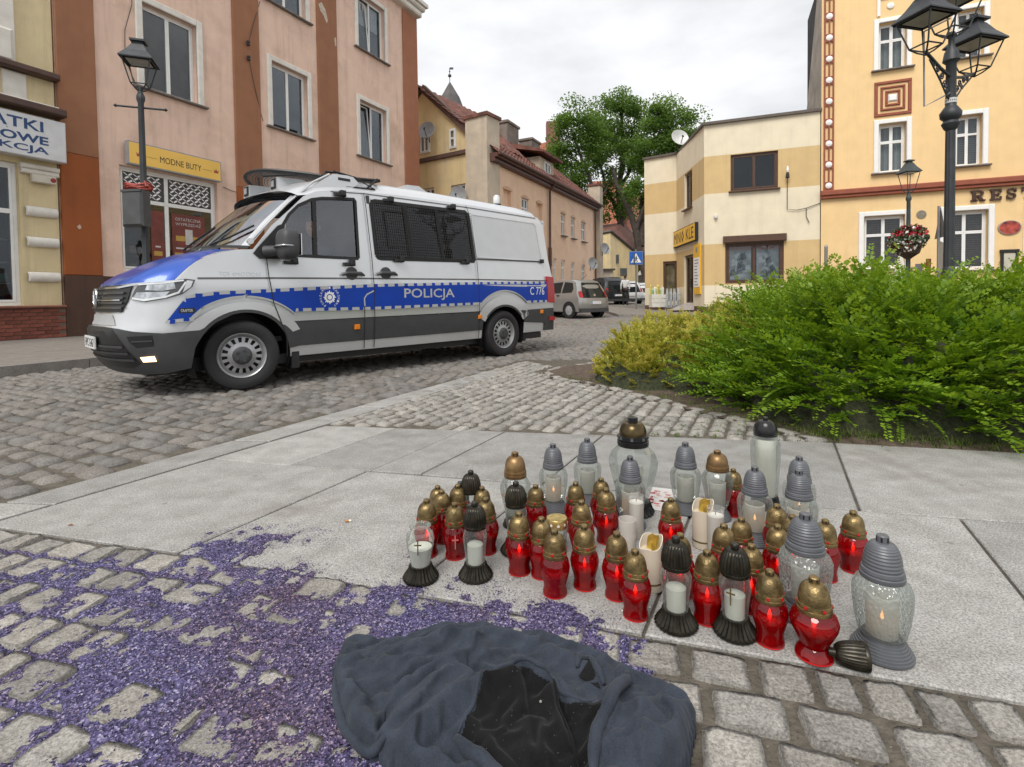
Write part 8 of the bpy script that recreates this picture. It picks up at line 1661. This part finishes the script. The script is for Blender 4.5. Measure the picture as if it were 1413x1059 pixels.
cell = I2[:-1, :-1] & I2[1:, :-1] & I2[:-1, 1:] & I2[1:, 1:]; jj, ii = np.nonzero(cell); w = len(gx2); F2 = np.stack([jj*w+ii, jj*w+ii+1, (jj+1)*w+ii+1, (jj+1)*w+ii], -1); used = np.unique(F2); ix = -np.ones(X2.size, np.int64); ix[used] = np.arange(len(used)); F2 = ix[F2]
def hgt(x, y):
    u = np.clip((x-xs[0])/hj, 0, len(xs)-1.001); v = np.clip((y-ys[0])/hj, 0, len(ys)-1.001); i, j = u.astype(int), v.astype(int); f, g = u-i, v-j
    return HH[j, i]*(1-f)*(1-g)+HH[j, i+1]*f*(1-g)+HH[j+1, i]*(1-f)*g+HH[j+1, i+1]*f*g
REST = np.concatenate([P2[used], np.zeros((len(used), 1))], 1)
def settle():
    """let an oversized sheet crumple over its own heap: cloth with its rim half pinned, resting on the bulk of the garment"""
    z = hgt(REST[:, 0], REST[:, 1]); o = link('net', np_mesh('net', REST+np.stack([z*0, z*0, z*1.08+.016], -1), F2.astype(np.int32))); rim = dist_in(REST[:, :2], [tuple(q) for q in OUT]); vg = o.vertex_groups.new(name='rim')
    for i, d in enumerate(rim):
        if d < .016: vg.add([i], .5 if d > .008 else .9, 'REPLACE')
    fx, fy = np.meshgrid(np.arange(x0-.05, x1+.05, .012), np.arange(y0-.05, y1+.05, .012)); fz = np.maximum(.010, hgt(fx, fy)*.80*(dist_in(np.stack([fx.ravel(), fy.ravel()], -1), [tuple(q) for q in OUT]).reshape(fx.shape) > .012)+.004); wf = fx.shape[1]
    heap = link('heap', np_mesh('heap', np.stack([fx, fy, fz], -1).reshape(-1, 3), np.array([(j*wf+i, j*wf+i+1, (j+1)*wf+i+1, (j+1)*wf+i) for j in range(fx.shape[0]-1) for i in range(wf-1)]))); heap.modifiers.new('c', 'COLLISION'); heap.collision.thickness_outer = .003; heap.collision.cloth_friction = 20
    m = o.modifiers.new('c', 'CLOTH'); q = m.settings; q.quality = 9; q.mass = .25; q.tension_stiffness = q.compression_stiffness = 22; q.shear_stiffness = 8; q.bending_stiffness = .05; q.air_damping = 3; q.vertex_group_mass = 'rim'; q.pin_stiffness = 2; q.shrink_min = q.shrink_max = -.17
    cs_ = m.collision_settings; cs_.use_self_collision = True; cs_.self_distance_min = .004; cs_.distance_min = .003; cs_.collision_quality = 3; m.point_cache.frame_start = 1; m.point_cache.frame_end = 40; SC.frame_start = 1; SC.frame_end = 40
    for f in range(1, 27): SC.frame_set(f)
    A = np.array([v.co[:] for v in o.evaluated_get(bpy.context.evaluated_depsgraph_get()).data.vertices]); bpy.data.objects.remove(o); bpy.data.objects.remove(heap); SC.frame_set(1); A[:, 2] = np.maximum(A[:, 2], np.where(rim > .012, .013, .009)); return A
SET = settle()
def subd(V, n=2):
    o = link('net', np_mesh('net', V, F2.astype(np.int32))); o.modifiers.new('s', 'SUBSURF').levels = n; bpy.context.view_layer.update(); m = bpy.data.meshes.new_from_object(o.evaluated_get(bpy.context.evaluated_depsgraph_get())); A = np.array([v.co[:] for v in m.vertices]); Fq = np.array([p.vertices[:] for p in m.polygons]); bpy.data.objects.remove(o); return A, Fq
A0, FQ = subd(REST); A1, _ = subd(SET)
def fleece(name, col, fuzz, lint=0):
    m, t, b = nodes(name); n, l = t.nodes, t.links; setp(b, Roughness=.95, Specular_IOR_Level=.15, Sheen_Weight=.06, Sheen_Roughness=.5); geo = n.new('ShaderNodeNewGeometry')
    z = n.new('ShaderNodeTexNoise'); z.inputs['Scale'].default_value = 420; z.inputs['Detail'].default_value = 4; l.new(geo.outputs['Position'], z.inputs[0]); z2 = n.new('ShaderNodeTexNoise'); z2.inputs['Scale'].default_value = 22; z2.inputs['Detail'].default_value = 6; l.new(geo.outputs['Position'], z2.inputs[0])
    a = n.new('ShaderNodeMath'); a.operation = 'ADD'; l.new(z.outputs['Fac'], a.inputs[0]); l.new(z2.outputs['Fac'], a.inputs[1]); r = n.new('ShaderNodeValToRGB'); r.color_ramp.elements[0].position = .36; r.color_ramp.elements[1].position = .64; mr = n.new('ShaderNodeMath'); mr.operation = 'MULTIPLY'; mr.inputs[1].default_value = .5; l.new(a.outputs[0], mr.inputs[0]); l.new(mr.outputs[0], r.inputs[0])
    r.color_ramp.elements[0].color = (*[c*(1-fuzz) for c in col], 1); r.color_ramp.elements[1].color = (*[c*(1+fuzz) for c in col], 1); last = r.outputs[0]
    if lint:
        v = n.new('ShaderNodeTexVoronoi'); v.inputs['Scale'].default_value = 95; l.new(geo.outputs['Position'], v.inputs[0]); q = n.new('ShaderNodeMath'); q.operation = 'LESS_THAN'; q.inputs[1].default_value = .075; l.new(v.outputs['Distance'], q.inputs[0]); x = n.new('ShaderNodeMix'); x.data_type = 'RGBA'; l.new(q.outputs[0], x.inputs['Factor']); l.new(last, x.inputs['A']); x.inputs['B'].default_value = (lint, lint*.96, lint*.9, 1); last = x.outputs['Result']
    l.new(last, b.inputs['Base Color']); bp = n.new('ShaderNodeBump'); bp.inputs['Strength'].default_value = .45; bp.inputs['Distance'].default_value = .002; l.new(z.outputs['Fac'], bp.inputs['Height']); l.new(bp.outputs[0], b.inputs['Normal']); return m
bluef, blackf = fleece('blue_fleece', (.034, .041, .055), .32), fleece('black_fleece', (.007, .007, .0075), .4, .10)
inl = dist_in(A0[FQ].mean(1)[:, :2], [tuple(q) for q in LIN]) > 0
from collections import Counter
def part_mesh(name, sel, mat, off=0.):
    f = FQ[sel]; u_ = np.unique(f); iz = -np.ones(len(A0), np.int64); iz[u_] = np.arange(len(u_)); V = list(map(tuple, A1[u_]+np.array([0, 0, off]))); fs = [tuple(q) for q in iz[f]]; ec = Counter((min(a, b), max(a, b)) for q in fs for a, b in zip(q, q[1:]+q[:1])); bd = [(a, b) for q in fs for a, b in zip(q, q[1:]+q[:1]) if ec[(min(a, b), max(a, b))] == 1]; low = {}
    for e_ in bd:          # turned-under rim, so the cloth has an edge
        for k in e_:
            if k not in low: low[k] = len(V); V.append((V[k][0], V[k][1], max(-.008, V[k][2]-.045)))
    fs += [(b, a, low[a], low[b]) for a, b in bd]; return link(name, np_mesh(name, V, fs, mat, True, None, 75), JK)
part_mesh('shell', ~inl, bluef); part_mesh('lining', inl, blackf, -.002)
def settled(q): k = int(np.argmin(np.hypot(A0[:, 0]-q[0], A0[:, 1]-q[1]))); return Vector(A1[k])
def hem(name, pts, r, mat, lift=.004, flat=.6):
    A = gp(zp(pts), .05); Q = []
    for i in range(len(A)-1):
        for s in range(6): q = A[i]+(A[i+1]-A[i])*s/6; Q.append(q)
    Q.append(A[-1]); b = MB(); n = 10; k = len(Q); Pz = [settled(q)+Vector((0, 0, lift)) for q in Q]
    for _ in range(2): Pz = [Pz[0]]+[(Pz[i-1]+Pz[i]*2+Pz[i+1])/4 for i in range(1, k-1)]+[Pz[-1]]
    b.tube(Pz, [r*(.5+.5*min(1, min(i, k-1-i)/4)) for i in range(k)], n); return b.build(name, mat, JK, smooth=True, angle=180)
hem('hem', [(80, 200), (76, 290), (90, 380), (130, 440), (190, 462), (268, 455)], .010, bluef, .0, .5); hem('hem', [(1104, 240), (1092, 300), (1050, 360), (1012, 420), (990, 490), (986, 600)], .012, bluef, .003); hem('hem', [(512, 458), (560, 505), (610, 548), (680, 610)], .013, bluef, .002); hem('seam', [(830, 285), (850, 330), (862, 400), (900, 480), (930, 560)], .0032, blackf, .002)
hem('fold', [(922, 225), (932, 190), (962, 172)], .008, bluef, .004); hem('fold', [(962, 172), (985, 225), (1018, 285)], .008, bluef, .004)
b = MB(); T3 = gp(zp([(926, 222), (962, 178), (1004, 270)]), .07); b.add([settled(q)+Vector((0, 0, .006)) for q in T3], [(0, 1, 2)]); 
b.f = [f[::-1] for f in b.f]; b.build('pocket_opening', blackf, JK)
b = MB(); q = gp(zp([(797, 316)]), .08)[0]; b.lathe([(0, -.002), (.003, 0), (.002, .002), (0, .0025)], 7, settled(q)+Vector((0, 0, .001))); b.build('lint_crumb', M('lint_grey', (.25, .24, .22), .9), JK)
hem('edge', [(512, 455), (560, 370), (605, 292), (650, 255), (700, 235), (760, 255), (785, 275), (828, 285), (860, 330), (905, 350), (1012, 362)], .0045, bluef, .0015)
